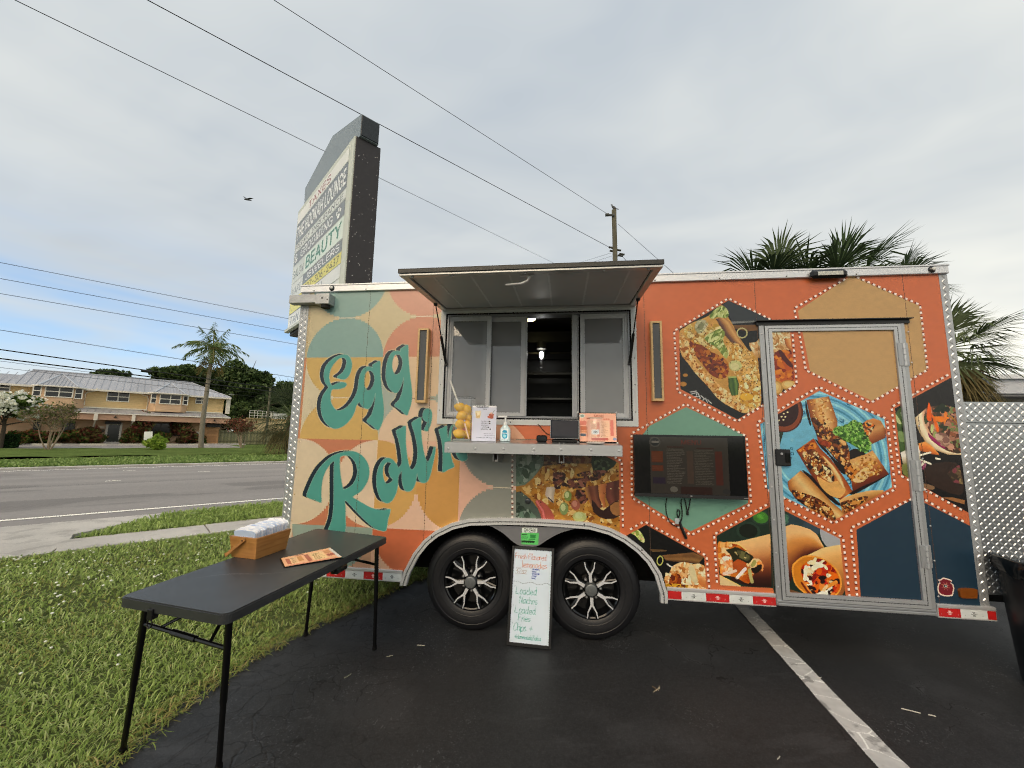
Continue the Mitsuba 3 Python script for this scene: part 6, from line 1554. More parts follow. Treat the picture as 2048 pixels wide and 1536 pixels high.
def hand(pr, s, x, y, h, col, w, seed=0, sp=0.28, layer=2):
    """Felt pen lettering: x-height h, from x along the baseline y; returns the end."""
    r = np.random.default_rng(seed)
    for ch in s:
        if ch == ' ':
            x += h * 0.7
            continue
        wd = 0.0
        dy = r.uniform(-0.06, 0.06) * h
        for st in HAND[ch].split('|'):
            q = np.array(st.split(), float).reshape(-1, 2)
            wd = max(wd, q[:, 0].max())
            q = np.stack([x + q[:, 0] * h + q[:, 1] * h * 0.04, y + dy + q[:, 1] * h], 1)
            if len(q) > 4:
                q = bez(q, 14)
            pr.put(LineString(q).buffer(w / 2, quad_segs=2), col, layer, 0.2)
        x += (wd + sp) * h
    return x


w = thing('menu_whiteboard', 'black framed whiteboard with handwritten menu standing between the wheels', 'whiteboard')
B0, B1 = np.array((1.815, -0.115, 0.004)), np.array((2.118, -0.130, 0.004))
ux = (B1 - B0) / np.linalg.norm(B1 - B0)
uz = np.array((0.02, 0.105, 0.62))
uz = uz - ux * np.dot(uz, ux) + ux * 0.012
Hb = np.linalg.norm(uz)
uz = uz / Hb
un = np.cross(ux, uz)
un = un if un[1] < 0 else -un
Wb = np.linalg.norm(B1 - B0)


def board(x0, x1, z0, z1, y0, y1, b=0.002):
    m = rbox(x0, x1, y0, y1, z0, z1, b)
    v = m.vertices
    m.vertices = B0 + v[:, :1] * ux + v[:, 2:] * uz - v[:, 1:2] * un
    return m


for nm, q in (('frame', (0, 0.018, 0, Hb)), ('frame', (Wb - 0.018, Wb, 0, Hb)), ('frame', (0.0185, Wb - 0.0185, 0, 0.020)), ('frame', (0.0185, Wb - 0.0185, Hb - 0.020, Hb))):
    add(w + '__' + nm, board(*q, -0.013, 0.006), '101113', 'satin', 0.1)
add(w + '__panel', board(0.016, Wb - 0.016, 0.017, Hb - 0.017, -0.004, 0.004, 0.0005), 'CFDDEA', 'gloss', 0.02)
pr = Print()
bx = lambda px: (px - 60) / (660 - 60) * Wb           # noqa: E731
OR_, TL, BL = 'C8643C', '2E9C8E', '3A4CA8'
hand(pr, 'Fresh Flavored', 0.026, 0.545, 0.0205, OR_, 0.0026, 1, 0.13)
hand(pr, 'lemonades', 0.080, 0.490, 0.024, 'D07438', 0.0027, 2, 0.16)
hand(pr, '32oz', 0.035, 0.448, 0.021, 'A0785E', 0.0024, 3, 0.22)
for i, s in enumerate(('.strawberry', '.mango', '.dragonfruit', '.orange', '.honey')):
    hand(pr, s, 0.150, 0.478 - i * 0.0145, 0.0062, BL, 0.0019, 5 + i, 0.22)
wave = [(0.022 + t * (Wb - 0.044), 0.392 + 0.006 * math.sin(t * 15 + 0.6)) for t in np.linspace(0, 1, 40)]
pr.put(LineString(wave).buffer(0.0011), '6E7880', 2, 0.1)
hand(pr, 'Loaded', 0.045, 0.318, 0.0265, TL, 0.0030, 11, 0.16)
hand(pr, 'Nachos', 0.072, 0.262, 0.0245, TL, 0.0030, 12, 0.16)
hand(pr, 'Loaded', 0.045, 0.198, 0.0265, TL, 0.0030, 13, 0.14)
hand(pr, 'Fries', 0.070, 0.150, 0.0235, TL, 0.0030, 14, 0.18)
hand(pr, 'Chips +', 0.042, 0.092, 0.0255, TL, 0.0030, 15, 0.14)
hand(pr, '+HomemadeSalsa', 0.050, 0.044, 0.0155, TL, 0.0026, 16, 0.12)
for z in (0.365, 0.246, 0.135):
    pr.put(ell((0.035, z), 0.003, 0.003), '5A4A6A', 2, 0)
pr.build(w + '__handwriting', 'matte', frame=lambda u, v, h: B0 + u[:, None] * ux + v[:, None] * uz + (0.0042 + h)[:, None] * un)

# --- things on the serving shelf
zs = lambda y: 1.3862 - 0.085 * max(0, -y - 0.04)      # noqa: E731
vz = thing('lemon_vase', 'clear square vase full of lemons and a paper straw on the shelf', 'vase')
vx0, vx1, vy0, vy1 = 1.418, 1.548, -0.235, -0.105
Z0 = zs(-0.2) - 0.002
g = 0.003
pan = [box(vx0, vx1, vy0, vy0 + g, Z0, Z0 + 0.31), box(vx0, vx1, vy1 - g, vy1, Z0, Z0 + 0.31), box(vx0, vx0 + g, vy0 + g, vy1 - g, Z0, Z0 + 0.31), box(vx1 - g, vx1, vy0 + g, vy1 - g, Z0, Z0 + 0.31)]
for q in pan:
    x0, y0, z0, x1, y1, z1 = *q.bounds[0], *q.bounds[1]
    if x1 - x0 > 0.05:
        yy = y0 if y0 < -0.2 else y1
        sh = trimesh.Trimesh([(x0, yy, z0), (x1, yy, z0), (x1, yy, z1), (x0, yy, z1)], [(0, 1, 2), (0, 2, 3)], process=False)
    else:
        xx = x0 if x0 < 1.48 else x1
        sh = trimesh.Trimesh([(xx, y0, z0), (xx, y1, z0), (xx, y1, z1), (xx, y0, z1)], [(0, 1, 2), (0, 2, 3)], process=False)
    addm(vz + '__glass_side', sh, 'glass')
for (xa, ya, xb, yb) in ((vx0, vy0, vx1, vy0), (vx0, vy1, vx1, vy1), (vx0, vy0, vx0, vy1), (vx1, vy0, vx1, vy1)):
    add(vz + '__rim_edge', tube([(xa, ya, Z0 + 0.31), (xb, yb, Z0 + 0.31)], 0.0018, 6), '3A4244', 'gloss')
for (xa, ya) in ((vx0, vy0), (vx1, vy0)):
    add(vz + '__corner_edge', tube([(xa, ya, Z0), (xa, ya, Z0 + 0.31)], 0.0012, 6), '59605F', 'gloss')
add(vz + '__base', box(vx0 + 0.003, vx1 - 0.003, vy0 + 0.003, vy1 - 0.003, Z0, Z0 + 0.012), '8A9292', 'gloss')


def lemon(c, r, ang, tilt):
    m = trimesh.creation.icosphere(3, 1.0)
    v = m.vertices
    x = v[:, 0]
    rad = np.sqrt(np.clip(1 - x * x, 0, 1))
    rad2 = rad * (1 - 0.18 * np.abs(x) ** 4)
    s = np.where(rad > 1e-6, rad2 / np.maximum(rad, 1e-6), 1)
    v = np.stack([x * 1.22 + np.sign(x) * 0.16 * np.abs(x) ** 10, v[:, 1] * s, v[:, 2] * s], 1)
    v = v * (1 + 0.03 * (meshkit.noise(v * 9 + c[0] * 50)[:, None] - 0.5))
    m.vertices = v * r
    m.apply_transform(trimesh.transformations.rotation_matrix(tilt, [0, 1, 0]))
    m.apply_transform(trimesh.transformations.rotation_matrix(ang, [0, 0, 1]))
    m.apply_translation(c)
    return m


LM = [((1.456, -0.188, 0.046), 0.036, 0.4, 0.2), ((1.508, -0.142, 0.045), 0.034, 1.2, 0.1), ((1.458, -0.186, 0.112), 0.036, 1.9, 0.2), ((1.514, -0.160, 0.105), 0.032, 0.8, 0.9), ((1.470, -0.178, 0.178), 0.037, 0.5, -0.5), ((1.512, -0.148, 0.160), 0.032, 1.4, 0.7), ((1.505, -0.172, 0.215), 0.033, 1.0, 1.2), ((1.455, -0.185, 0.235), 0.035, 0.2, 0.25)]
LAB = ['lowest lemon in front in the glass vase', 'lowest lemon at the back of the glass vase', 'second lemon from the bottom, front of the glass vase', 'lemon at right half way down the glass vase', 'third lemon from the bottom, middle of the glass vase', 'lemon behind the third one in the glass vase', 'upper right lemon in the glass vase', 'topmost lemon at left in the glass vase']
for (c, r, a_, ti), lb in zip(LM, LAB):
    k = add('lemon', lemon((c[0], c[1], Z0 + c[2] + 0.004), r, a_, ti), 'DDAE0C', 'satin', 0.12, smooth=True)
    thing(k, 'yellow ' + lb, 'lemon', 'lemons in the glass vase')
k = add('paper_straw', cyl((1.452, -0.205, Z0 + 0.25), (1.372, -0.185, Z0 + 0.435), 0.0065, 12), 'E2E0DA', 'matte', 0.05, smooth=40)
thing(k, 'long white straw leaning out of the top of the lemon vase', 'straw')
k = add('paper_straw', cyl((1.535, -0.225, Z0 + 0.015), (1.500, -0.222, Z0 + 0.125), 0.0058, 12), 'E8C9A4', 'matte', 0.08, smooth=40)
thing(k, 'short beige straw inside the lemon vase low at its front', 'straw')

# the lemonade sign in its acrylic stand
sg = thing('lemonade_sign', 'white printed drink sign in a clear stand beside the lemon vase', 'sign')
sx0, sx1, sy, sz0, sz1 = 1.553, 1.728, -0.225, zs(-0.225) + 0.001, zs(-0.225) + 0.246
add(sg + '__sheet', rbox(sx0, sx1, sy, sy + 0.002, sz0, sz1, 0.0005), 'D3D6E8', 'satin', 0.02)
pr = Print()
SU = lambda x: sx0 + (x - 520) / 388.0 * (sx1 - sx0)   # noqa: E731
SV = lambda y: sz1 - (y - 575) / 600.0 * (sz1 - sz0)   # noqa: E731
for cx in np.linspace(sx0 + 0.012, sx1 - 0.012, 9):
    pr.put(ell((cx, sz1 - 0.002), 0.012, 0.006), 'F4F4F8', 0, 0)
hand(pr, 'Handmade flavors', SU(590), SV(598), 0.0072, '40485A', 0.0022, 3, 0.10)
hand(pr, 'Tea', SU(690), SV(638), 0.009, '40485A', 0.0022, 4, 0.2) if 'T' in HAND else pr.put(text_fit('TEA', SU(690), SU(760), SV(638), SV(620), True), '40485A', 2, 0)
pr.put(Polygon([(SU(570), SV(655)), (SU(660), SV(655)), (SU(650), SV(785)), (SU(580), SV(785))]), 'E2D6B0', 1, 0.1)
pr.put(Polygon([(SU(582), SV(690)), (SU(655), SV(690)), (SU(645), SV(775)), (SU(590), SV(775))]), 'D8B878', 2, 0.3)
pr.put(Polygon([(SU(600), SV(680)), (SU(640), SV(680)), (SU(640), SV(730)), (SU(600), SV(735))]), 'F0E2BC', 3, 0.2)
pr.put(Polygon([(SU(785), SV(710)), (SU(870), SV(705)), (SU(858), SV(790)), (SU(800), SV(790))]), 'A84A2C', 2, 0.3)
pr.put(Polygon([(SU(800), SV(685)), (SU(850), SV(680)), (SU(848), SV(710)), (SU(805), SV(712))]), 'D8A890', 3, 0.3)
pr.put(LineString([(SU(845), SV(700)), (SU(875), SV(640))]).buffer(0.002), '7A8A8A', 3, 0)
pr.put(ell((SU(790), SV(760)), 0.010, 0.008), 'C25A40', 3, 0.3)
for y, s, x in ((845, 'Strawberry', 665), (880, 'Blueberry', 675), (912, 'Pineapple', 680), (945, 'Mango', 690), (978, 'Passionfruit', 655)):
    pr.put(text_fit(s, SU(x), SU(775), SV(y), SV(y - 17), True), '3E4458', 2, 0)
for x, y in ((800, 838), (805, 872), (785, 940), (815, 970)):
    pr.put(ell((SU(x), SV(y)), 0.006, 0.0045), '20242E', 2, 0)
for y in (1045, 1080):
    pr.put(text_fit('lemonade $' if y == 1045 else 'sweet tea $', SU(715), SU(890), SV(y + 8), SV(y - 8)), '6A7088', 2, 0)
pr.put(sbox(SU(600), SV(1122), SU(890), SV(1114)), '8A90A4', 2, 0)
pr.build(sg + '__print', 'satin', frame=lambda u, v, h: np.stack([u, sy - h, v], 1))
addm(sg + '__acrylic_front', trimesh.Trimesh([(sx0 - 0.003, sy - 0.004, sz0 - 0.001), (sx1 + 0.003, sy - 0.004, sz0 - 0.001), (sx1 + 0.003, sy - 0.004, sz1 + 0.003), (sx0 - 0.003, sy - 0.004, sz1 + 0.003)], [(0, 1, 2), (0, 2, 3)], process=False), 'clear_acrylic')
add(sg + '__stand_foot', rbox(sx0, sx1, sy - 0.02, sy + 0.06, sz0 - 0.001, sz0 + 0.001, 0.0004), 'C8CCD4', 'gloss')

# sanitiser pump bottle
sb = thing('sanitizer_bottle', 'clear pump bottle with blue label beside the drink sign', 'bottle')
bx_, by_ = 1.790, -0.20
bz = zs(by_) + 0.0005
hull = trimesh.Trimesh(np.vstack([np.c_[np.array(ell((bx_, by_), rx, ry, 0, 20).exterior.coords)[:-1], np.full(20, z)] for rx, ry, z in ((0.036, 0.022, bz), (0.038, 0.024, bz + 0.01), (0.037, 0.023, bz + 0.085), (0.020, 0.016, bz + 0.108), (0.013, 0.012, bz + 0.114))])).convex_hull
add(sb + '__body', hull, 'C9DDE2', 'gloss', 0.05, smooth=40)
lb_ = Print()
lb_.put(sbox(-0.026, 0.012, 0.026, 0.085), 'E4F0F4', 0, 0)
lb_.put(poly([(-0.014, 0.02), (0.014, 0.02), (0.018, 0.05), (0.012, 0.075), (-0.012, 0.075), (-0.018, 0.05)], 2), '2E9CC4', 1, 0.15)
lb_.put(poly([(-0.008, 0.028), (0.008, 0.028), (0.010, 0.045), (-0.010, 0.045)], 2), '9ADCEC', 2, 0.1)
lb_.put(sbox(-0.016, 0.053, 0.016, 0.058), 'E4F0F4', 2, 0)
lb_.build(sb + '__label', 'satin', frame=lambda u, v, h: np.stack([bx_ + u, by_ - 0.0245 - h, bz + v], 1))
add(sb + '__pump', cat([cyl((bx_, by_, bz + 0.114), (bx_, by_, bz + 0.132), 0.014, 16), cyl((bx_, by_, bz + 0.132), (bx_, by_, bz + 0.168), 0.006, 10), rbox(bx_ - 0.055, bx_ + 0.012, by_ - 0.007, by_ + 0.007, bz + 0.166, bz + 0.178, 0.003)]), 'E8EAEA', 'satin', 0.03, smooth=40)

# card reader, till screen, menu tablet, tip jar
cr = thing('card_reader', 'small black card reader standing on the shelf left of the till screen', 'card reader')
add(cr + '__body', rbox(2.012, 2.084, -0.235, -0.170, zs(-0.2) - 0.001, zs(-0.2) + 0.047, 0.010), '0A0B0C', 'satin')
add(cr + '__face', rbox(2.020, 2.076, -0.2365, -0.2345, zs(-0.2) + 0.010, zs(-0.2) + 0.040, 0.0008), '15181A', 'gloss')
ps = thing('till_screen', 'dark blank till screen with silver rim on a low black stand', 'till')
pz = zs(-0.2)
tl = math.radians(4)
TR = trimesh.transformations.rotation_matrix(-tl, [1, 0, 0], [2.206, -0.22, pz + 0.03])


def rot(m):
    m = m.copy()
    m.apply_transform(TR)
    return m


add(ps + '__rim', rot(rbox(2.107, 2.305, -0.228, -0.216, pz + 0.024, pz + 0.156, 0.004)), 'B8BABC', 'metal')
add(ps + '__glass', rot(rbox(2.111, 2.301, -0.2302, -0.2278, pz + 0.028, pz + 0.152, 0.001)), '0A0B10', 'gloss')
add(ps + '__display', rot(rbox(2.120, 2.292, -0.2308, -0.2301, pz + 0.042, pz + 0.144, 0.0002)), '171A28', 'satin')
add(ps + '__stand', cat([rbox(2.118, 2.294, -0.215, -0.09, pz + 0.001, pz + 0.022, 0.006), trimesh.Trimesh([(2.13, -0.21, pz + 0.02), (2.28, -0.21, pz + 0.02), (2.13, -0.10, pz + 0.02), (2.28, -0.10, pz + 0.02), (2.16, -0.17, pz + 0.11), (2.25, -0.17, pz + 0.11)]).convex_hull]), '0C0D0E', 'satin')
add(ps + '__cable', tube(bez([(2.112, -0.19, pz + 0.05), (2.06, -0.13, pz + 0.075), (2.02, -0.06, pz + 0.12), (2.01, -0.01, 1.50), (2.03, 0.03, 1.54)], 24), 0.0032, 6), '0A0A0A', 'satin', smooth=60)
mt = thing('menu_tablet', 'propped menu display with pink printed page behind the tip jar', 'menu display')
ta = 0.16
TM = trimesh.transformations.rotation_matrix(-ta, [1, 0, 0], [2.43, -0.17, pz + 0.005])


def rot2(m):
    m = m.copy()
    m.apply_transform(TM)
    return m


tx0, tx1, tz0, tz1 = 2.298, 2.566, pz + 0.003, pz + 0.215
add(mt + '__case', rot2(rbox(tx0, tx1, -0.172, -0.160, tz0, tz1, 0.006)), '0C0D10', 'satin')
for x, z in ((tx0, tz0), (tx0, tz1), (tx1, tz0), (tx1, tz1)):
    add(mt + '__corner_bumper', rot2(rbox(x - 0.006, x + 0.006, -0.174, -0.158, z - 0.006, z + 0.006, 0.002)), 'C9C9C6', 'gloss')
pr = Print()
MU = lambda x: tx0 + 0.012 + (x - 945) / 735.0 * (tx1 - tx0 - 0.016)     # noqa: E731
MV = lambda y: tz1 - 0.006 - (y - 305) / 570.0 * (tz1 - tz0 - 0.012)     # noqa: E731
MR = lambda x0, y0, x1, y1: sbox(MU(x0), MV(y1), MU(x1), MV(y0))         # noqa: E731
pr.put(MR(945, 305, 1680, 875), 'F0B59A', 0, 0.05)
pr.put(ell((MU(1000), MV(360)), 0.020, 0.015), 'D8DCD2', 1, 0.1)
pr.put(ell((MU(1000), MV(360)), 0.014, 0.009), '8A9A90', 2, 0.1)
pr.put(text_fit('MENU', MU(1240), MU(1440), MV(385), MV(335), True), 'B0503C', 1, 0)
for q, c in (((1085, 400, 1160, 425), 'B8573C'), ((1420, 415, 1560, 432), 'D0644C'), ((955, 460, 1085, 550), 'D97A68'), ((960, 570, 1090, 650), 'C86A44'), ((960, 660, 1090, 700), 'D88A5C'), ((960, 720, 1070, 770), '4A5A70'), ((1160, 460, 1540, 800), 'F6C9A8'), ((1560, 440, 1625, 760), 'D8786A'), ((1180, 800, 1510, 850), 'C95E50'), ((1090, 590, 1110, 800), 'E09A84'), ((1290, 480, 1350, 780), 'DE8A72')):
    pr.put(MR(*q), c, 1, 0.12)
pr.put(ell((MU(1640), MV(820)), 0.013, 0.010), '8A94B8', 2, 0.1)
for i in range(13):
    y = 470 + i * 25
    pr.put(MR(1370, y, 1370 + 60 + (i * 37) % 90, y + 7), 'C07A58', 2, 0)
    pr.put(MR(1170, y, 1170 + 50 + (i * 29) % 60, y + 7), 'C07A58', 2, 0)
TMm = np.array(TM)


def fr_t(u, v, h):
    P = np.stack([u, -0.1724 - h, v, np.ones_like(u)], 1)
    return (P @ TMm.T)[:, :3]


pr.build(mt + '__page', 'satin', frame=fr_t)
jr = thing('tip_jar', 'clear glass tip jar with a small white label at the shelf front', 'jar')
jx, jy = 2.412, -0.245
jz = zs(jy) + 0.001
prof = [(0.055, 0.0), (0.060, 0.006), (0.061, 0.02), (0.061, 0.125), (0.055, 0.146), (0.046, 0.156), (0.046, 0.172)]
addm(jr + '__glass_wall', lathe(prof, 40, at=(jx, jy, jz)), 'glass', smooth=True)
add(jr + '__rim', lathe([(0.0452, 0.172), (0.0470, 0.174), (0.0488, 0.172), (0.0470, 0.170)], 32, at=(jx, jy, jz)), 'CDBCAA', 'gloss', 0.05, smooth=True)
add(jr + '__base', lathe([(0, 0.0), (0.056, 0.0), (0.061, 0.006), (0.058, 0.010), (0, 0.008)], 32, at=(jx, jy, jz)), 'D8CFC8', 'gloss', 0.05, smooth=40)
pr = Print()
pr.put(sbox(-0.026, 0.060, 0.026, 0.092), 'EEF2F6', 0, 0)
pr.put(text_fit('TIPS', -0.015, 0.013, 0.069, 0.083, True), '5A6472', 1, 0)
pr.build(jr + '__label', 'satin', frame=lambda u, v, h: np.stack([jx - 0.004 + 0.062 * np.sin(u / 0.062), jy - (0.062 + h) * np.cos(u / 0.062), jz + v], 1))

# --- bin with a black liner at the right edge
tb = thing('trash_bin', 'round black trash bin with liner folded over its rim at right edge', 'bin')
tx, ty = 5.12, -0.17
R0, R1, Hh = 0.225, 0.275, 0.72
add(tb + '__barrel', lathe([(0, 0.0), (R0, 0.0), (R0 + 0.006, 0.02), (R1 - 0.004, Hh - 0.06), (R1 + 0.006, Hh - 0.055), (R1 + 0.010, Hh), (R1 - 0.004, Hh + 0.002), (R1 - 0.02, Hh - 0.02)], 44, at=(tx, ty, 0.004)), '14171A', 'satin', 0.1, smooth=30)
n_ = 72
a_ = np.linspace(0, 2 * np.pi, n_, endpoint=False)
rows = []
for k, (dr0, z_) in enumerate(((-0.05, Hh - 0.05), (-0.02, Hh + 0.002), (0.004, Hh + 0.012), (0.018, Hh + 0.002), (0.020, Hh - 0.035), (0.016, Hh - 0.075))):
    wr_ = 0.005 * np.sin(a_ * 11 + k) + 0.004 * np.sin(a_ * 23 + 2 * k)
    rr_ = R1 + dr0 + wr_ * (0.4 if k < 3 else 1)
    dz = (0.012 * np.sin(a_ * 5 + 1) + 0.008 * np.sin(a_ * 13)) * (1 if k == 5 else 0.25)
    rows.append(np.stack([tx + rr_ * np.cos(a_), ty + rr_ * np.sin(a_), z_ + dz + 0.004], 1))
V_ = np.vstack(rows)
i, j = np.meshgrid(np.arange(5), np.arange(n_), indexing='ij')
q = np.stack([i * n_ + j, i * n_ + (j + 1) % n_, (i + 1) * n_ + (j + 1) % n_, (i + 1) * n_ + j], -1).reshape(-1, 4)
add(tb + '__liner', trimesh.Trimesh(V_, np.vstack([q[:, [0, 1, 2]], q[:, [0, 2, 3]]]), process=False), '101214', 'gloss', 0.1, smooth=True)
add(tb + '__sagging_bag', lathe([(0, Hh - 0.06), (0.12, Hh - 0.045), (0.2, Hh - 0.03), (R1 - 0.03, Hh - 0.02)], 40, at=(tx, ty, 0.004)), '0D0F11', 'gloss', 0.1, smooth=True)


# ================================================================== the pylon sign behind the trailer
PS = thing('pylon_sign', 'tall double pole shop sign with tenant panels rising behind the trailer', 'sign')
P0 = np.array([-0.95912, 2.22180])                     # right-hand lower edge of the face (plan), the face runs along RN
EPY = RN


def face(n, z, h=0.0):
    """A point on the sign's face: n metres along it, z up, h out of it towards the traffic (-RD)."""
    q = P0 + n * RN - h * RD
    return np.array([q[0], q[1], z])


def fbox(n0, n1, s0, s1, z0, z1, b=0.01):
    m = rbox(n0, n1, s0, s1, z0, z1, b)
    v = m.vertices.copy()
    m.vertices = np.c_[P0 + v[:, :1] * RN + v[:, 1:2] * RD, v[:, 2]]
    m.invert() if m.volume < 0 else None
    return m


def fprism(pts, s0, s1):
    m = trimesh.creation.extrude_polygon(Polygon(pts), s1 - s0, engine='earcut')
    v = m.vertices
    m.vertices = np.c_[P0 + v[:, :1] * RN + (s0 + v[:, 2:3]) * RD, v[:, 1]]
    if m.volume < 0:
        m.invert()
    return m


add(PS + '__cabinet', fbox(0.02, 2.93, 0.03, 0.38, 3.30, 5.95, 0.015), '2A2526', 'satin', 0.25)
add(PS + '__side_panel', fbox(-0.012, 0.02, 0.01, 0.40, 3.34, 5.93, 0.004), '2B2728', 'satin', 0.3)
add(PS + '__header_box', fprism([(-0.05, 5.935), (2.80, 5.955), (2.84, 6.43), (1.30, 6.72), (-0.05, 6.30)], 0.05, 0.34), '7E8A92', 'satin', 0.1)
add(PS + '__header_side', fbox(-0.066, -0.0505, 0.055, 0.335, 5.945, 6.28, 0.004), '20262B', 'satin', 0.15)
add(PS + '__face_frame', fprism([(0.0, 3.42), (2.95, 3.42), (2.95, 5.93), (0.0, 5.93)], -0.01, 0.028), 'C3C9BE', 'satin', 0.12)
add(PS + '__bottom_ledge', fbox(0.0, 2.96, -0.06, 0.02, 3.36, 3.42, 0.006), 'B9C0B8', 'satin', 0.15)
for n in (0.55, 2.25):
    q = P0 + n * RN + 0.2 * RD
    add(PS + '__post', cyl((q[0], q[1], -0.05), (q[0], q[1], 3.34), 0.11, 16), '2E2A2A', 'satin', 0.2, smooth=40)
r_ = np.random.default_rng(3)
chips = []
for i in range(60):
    z = r_.uniform(3.4, 5.85)
    s = abs(r_.normal(0, 0.5)) % 1.0
    s = 0.03 + (0.34 * s if r_.uniform() < 0.6 else 0.34 * (1 - s * 0.3))
    w_, h_ = r_.uniform(0.004, 0.014), r_.uniform(0.005, 0.022)
    a, b, c, d = [np.r_[P0 - 0.0135 * RN + ss * RD, zz] for ss, zz in ((s, z), (s + w_, z + h_ * 0.3), (s + w_ * 0.7, z + h_), (s - w_ * 0.2, z + h_ * 0.6))]
    chips.append(trimesh.Trimesh([a, b, c, d], [(0, 1, 2), (0, 2, 3)], process=False))
add(PS + '__paint_chip', cat(chips), 'C9C6C4', 'matte', 0.2)
thing(PS + '__paint_chip', kind='stuff')
rows = [  # z1, z0, ground, letters, [(text, left, right)], all measured from the right-hand edge of the face
    (5.84, 5.62, 'DADCD6', '8E3A38', [('TAXES', 2.20, 0.98)]),
    (5.60, 5.17, '6E757A', 'E6E8E6', [('THE HOOKAH LOUNGE', 2.86, 0.24)]),
    (5.15, 5.00, 'D6DAD6', '50585C', [('FREEWAY', 2.86, 1.95), ('INSURANCE', 1.85, 0.30)]),
    (4.98, 4.73, '747B80', 'ECEEEC', [('&', 2.84, 2.66), ('GROOMING', 2.45, 0.72)]),
    (4.71, 4.345, 'D2DED6', '3A7A66', [('BEAUTY', 2.05, 0.27)]),
    (4.33, 4.145, '747B7E', 'ECEEEE', [('JEWELERS', 2.0, 0.29)]),
    (4.13, 3.945, 'D2CC62', '5A5A48', [('727-306-2437', 2.0, 0.28)]),
    (3.93, 3.72, 'D6DAD8', '8A8F98', [('OPEN', 1.9, 1.0)]),
]
pr = Print()
FX = lambda n: n                                        # noqa: E731
for z1, z0, bg, fg, tx in rows:
    left = 2.90
    pr.put(sbox(-left, z0, -0.19, z1), bg, 1, 0.12)
    pr.put(sbox(-left, z0 - 0.01, -0.19, z0), '8A9290', 2, 0.1)
    for s, a, b in tx:
        hgt = (z1 - z0)
        pr.put(text_fit(s, -a, -b, z0 + 0.17 * hgt, z1 - 0.15 * hgt, hgt > 0.3), fg, 3, 0.08)
for a, b, z, c in ((-0.56, -0.50, 4.87, 0), (-0.48, -0.42, 4.91, 0), (-0.40, -0.34, 4.87, 0)):
    pr.put(ell(((a + b) / 2, z), 0.028, 0.035), 'ECEEEC', 3, 0)
pr.put(ell((-0.45, 4.80), 0.06, 0.04), 'ECEEEC', 3, 0)
pr.put(sbox(-2.90, 4.345, -2.15, 4.71), 'C4CCC8', 3, 0.1)
pr.put(text_fit('SALON', -2.84, -2.2, 4.43, 4.60), '58645E', 4, 0)
pr.put(sbox(-2.90, 4.0, -2.15, 4.33), 'CBD1CE', 3, 0.1)
pr.put(text_fit('VAPE', -2.82, -2.25, 4.08, 4.24), '7A8488', 4, 0)
pr.put(sbox(-2.90, 3.72, -2.15, 3.99), 'D2CC62', 3, 0.1)
pr.put(sbox(-2.90, 3.45, -0.19, 3.70), 'D6DAD6', 2, 0.1)
pr.put(text_fit('TAN', -2.80, -2.25, 3.49, 3.65), '6A7276', 3, 0)
pr.build(PS + '__tenant_panel', 'vinyl', frame=lambda u, v, h: np.c_[P0 + (-u)[:, None] * RN - (0.012 + h)[:, None] * RD, v], step=0.001)

# ================================================================== poles, wires and birds
UT, UB = np.array([(3.944,10.38,9.295)][0]), np.array([(4.032,10.61,7.607)][0])
scene['weathered_wood'] = ts({'type': 'principled', 'base_color': proc(lambda p, n, uv: mix((0.085, 0.078, 0.055), (0.17, 0.165, 0.12), fbm(p.x * 14 + p.y * 14, p.y * 5, p.z * 1.1, 4))), 'roughness': 0.85, 'specular': 0.2})
U_ = thing('utility_pole', 'weathered wooden utility pole with a bird on top behind the hatch', 'utility pole')
base_ = np.array([UB[0], UB[1], 0.0])
addm(U_ + '__shaft', tube([base_ - [0, 0, 0.3], [UT[0], UT[1], UT[2]]], [0.094, 0.078], 18), 'weathered_wood', smooth=40)
ins = np.array([(3.703,10.37,9.118)][0])
add(U_ + '__insulator_arm', cat([tube([UT + [0, -0.1, -0.25], ins + [0.02, 0, 0]], [0.05, 0.035], 8), cyl(ins + [-0.06, 0, 0], ins + [0.06, 0, 0.01], 0.055, 10)]), '4A4C48', 'satin')
for q in [(3.842,10.54,7.949),(4.083,10.58,7.867),(3.876,10.56,7.828),(4.204,10.62,7.731),(4.153,10.62,7.678)]:
    add(U_ + '__clamp', cyl(np.array(q) + [-0.09, -0.1, 0.02], np.array(q) + [0.09, -0.1, -0.02], 0.035, 8), '35372F', 'satin')


def wire(pts, r, label, sag=0.0, col='2A2C2C', n=24):
    p = np.array(pts, float)
    if len(p) == 2:
        t = np.linspace(0, 1, n)[:, None]
        p = p[0] * (1 - t) + p[1] * t
        p[:, 2] -= sag * 4 * (t[:, 0] * (1 - t[:, 0]))
    k = add('overhead_wire', tube(p, r * 0.72, 6), col, 'satin', 0.05)
    thing(k, label, 'wire', 'overhead wires')


g3 = lambda xy, z: np.array([xy[0], xy[1], z])          # noqa: E731
H1 = UT[2] - 0.2
a_, b_ = np.array([(-3.157,2.844)][0]), np.array([(3.72,10.37,9.153)][0])
w3 = np.r_[a_, 9.4] - b_
wire([b_ + w3 * 1.6, b_], 0.009, 'thin wire from the pole top, highest of the three crossing the upper sky', 0.0)
a_, b_ = np.array([(-4.569,1.876)][0]), np.array([(3.893,10.55,7.949)][0])
w2 = np.r_[a_, 8.4] - b_
wire([b_ + w2 * 1.6, b_], 0.011, 'middle one of the three wires crossing the upper sky to the pole behind the hatch', 0.0)
a_, b_ = np.array([(-7.797,2.164)][0]), np.array([(1.185,21.76,12.78)][0])
w1 = np.r_[a_, 9.2] - b_
wire([b_ + w1 * 1.5, b_ - w1 * 0.3], 0.011, 'lowest of the three wires crossing the upper sky, passing behind the pylon sign', 0.0)
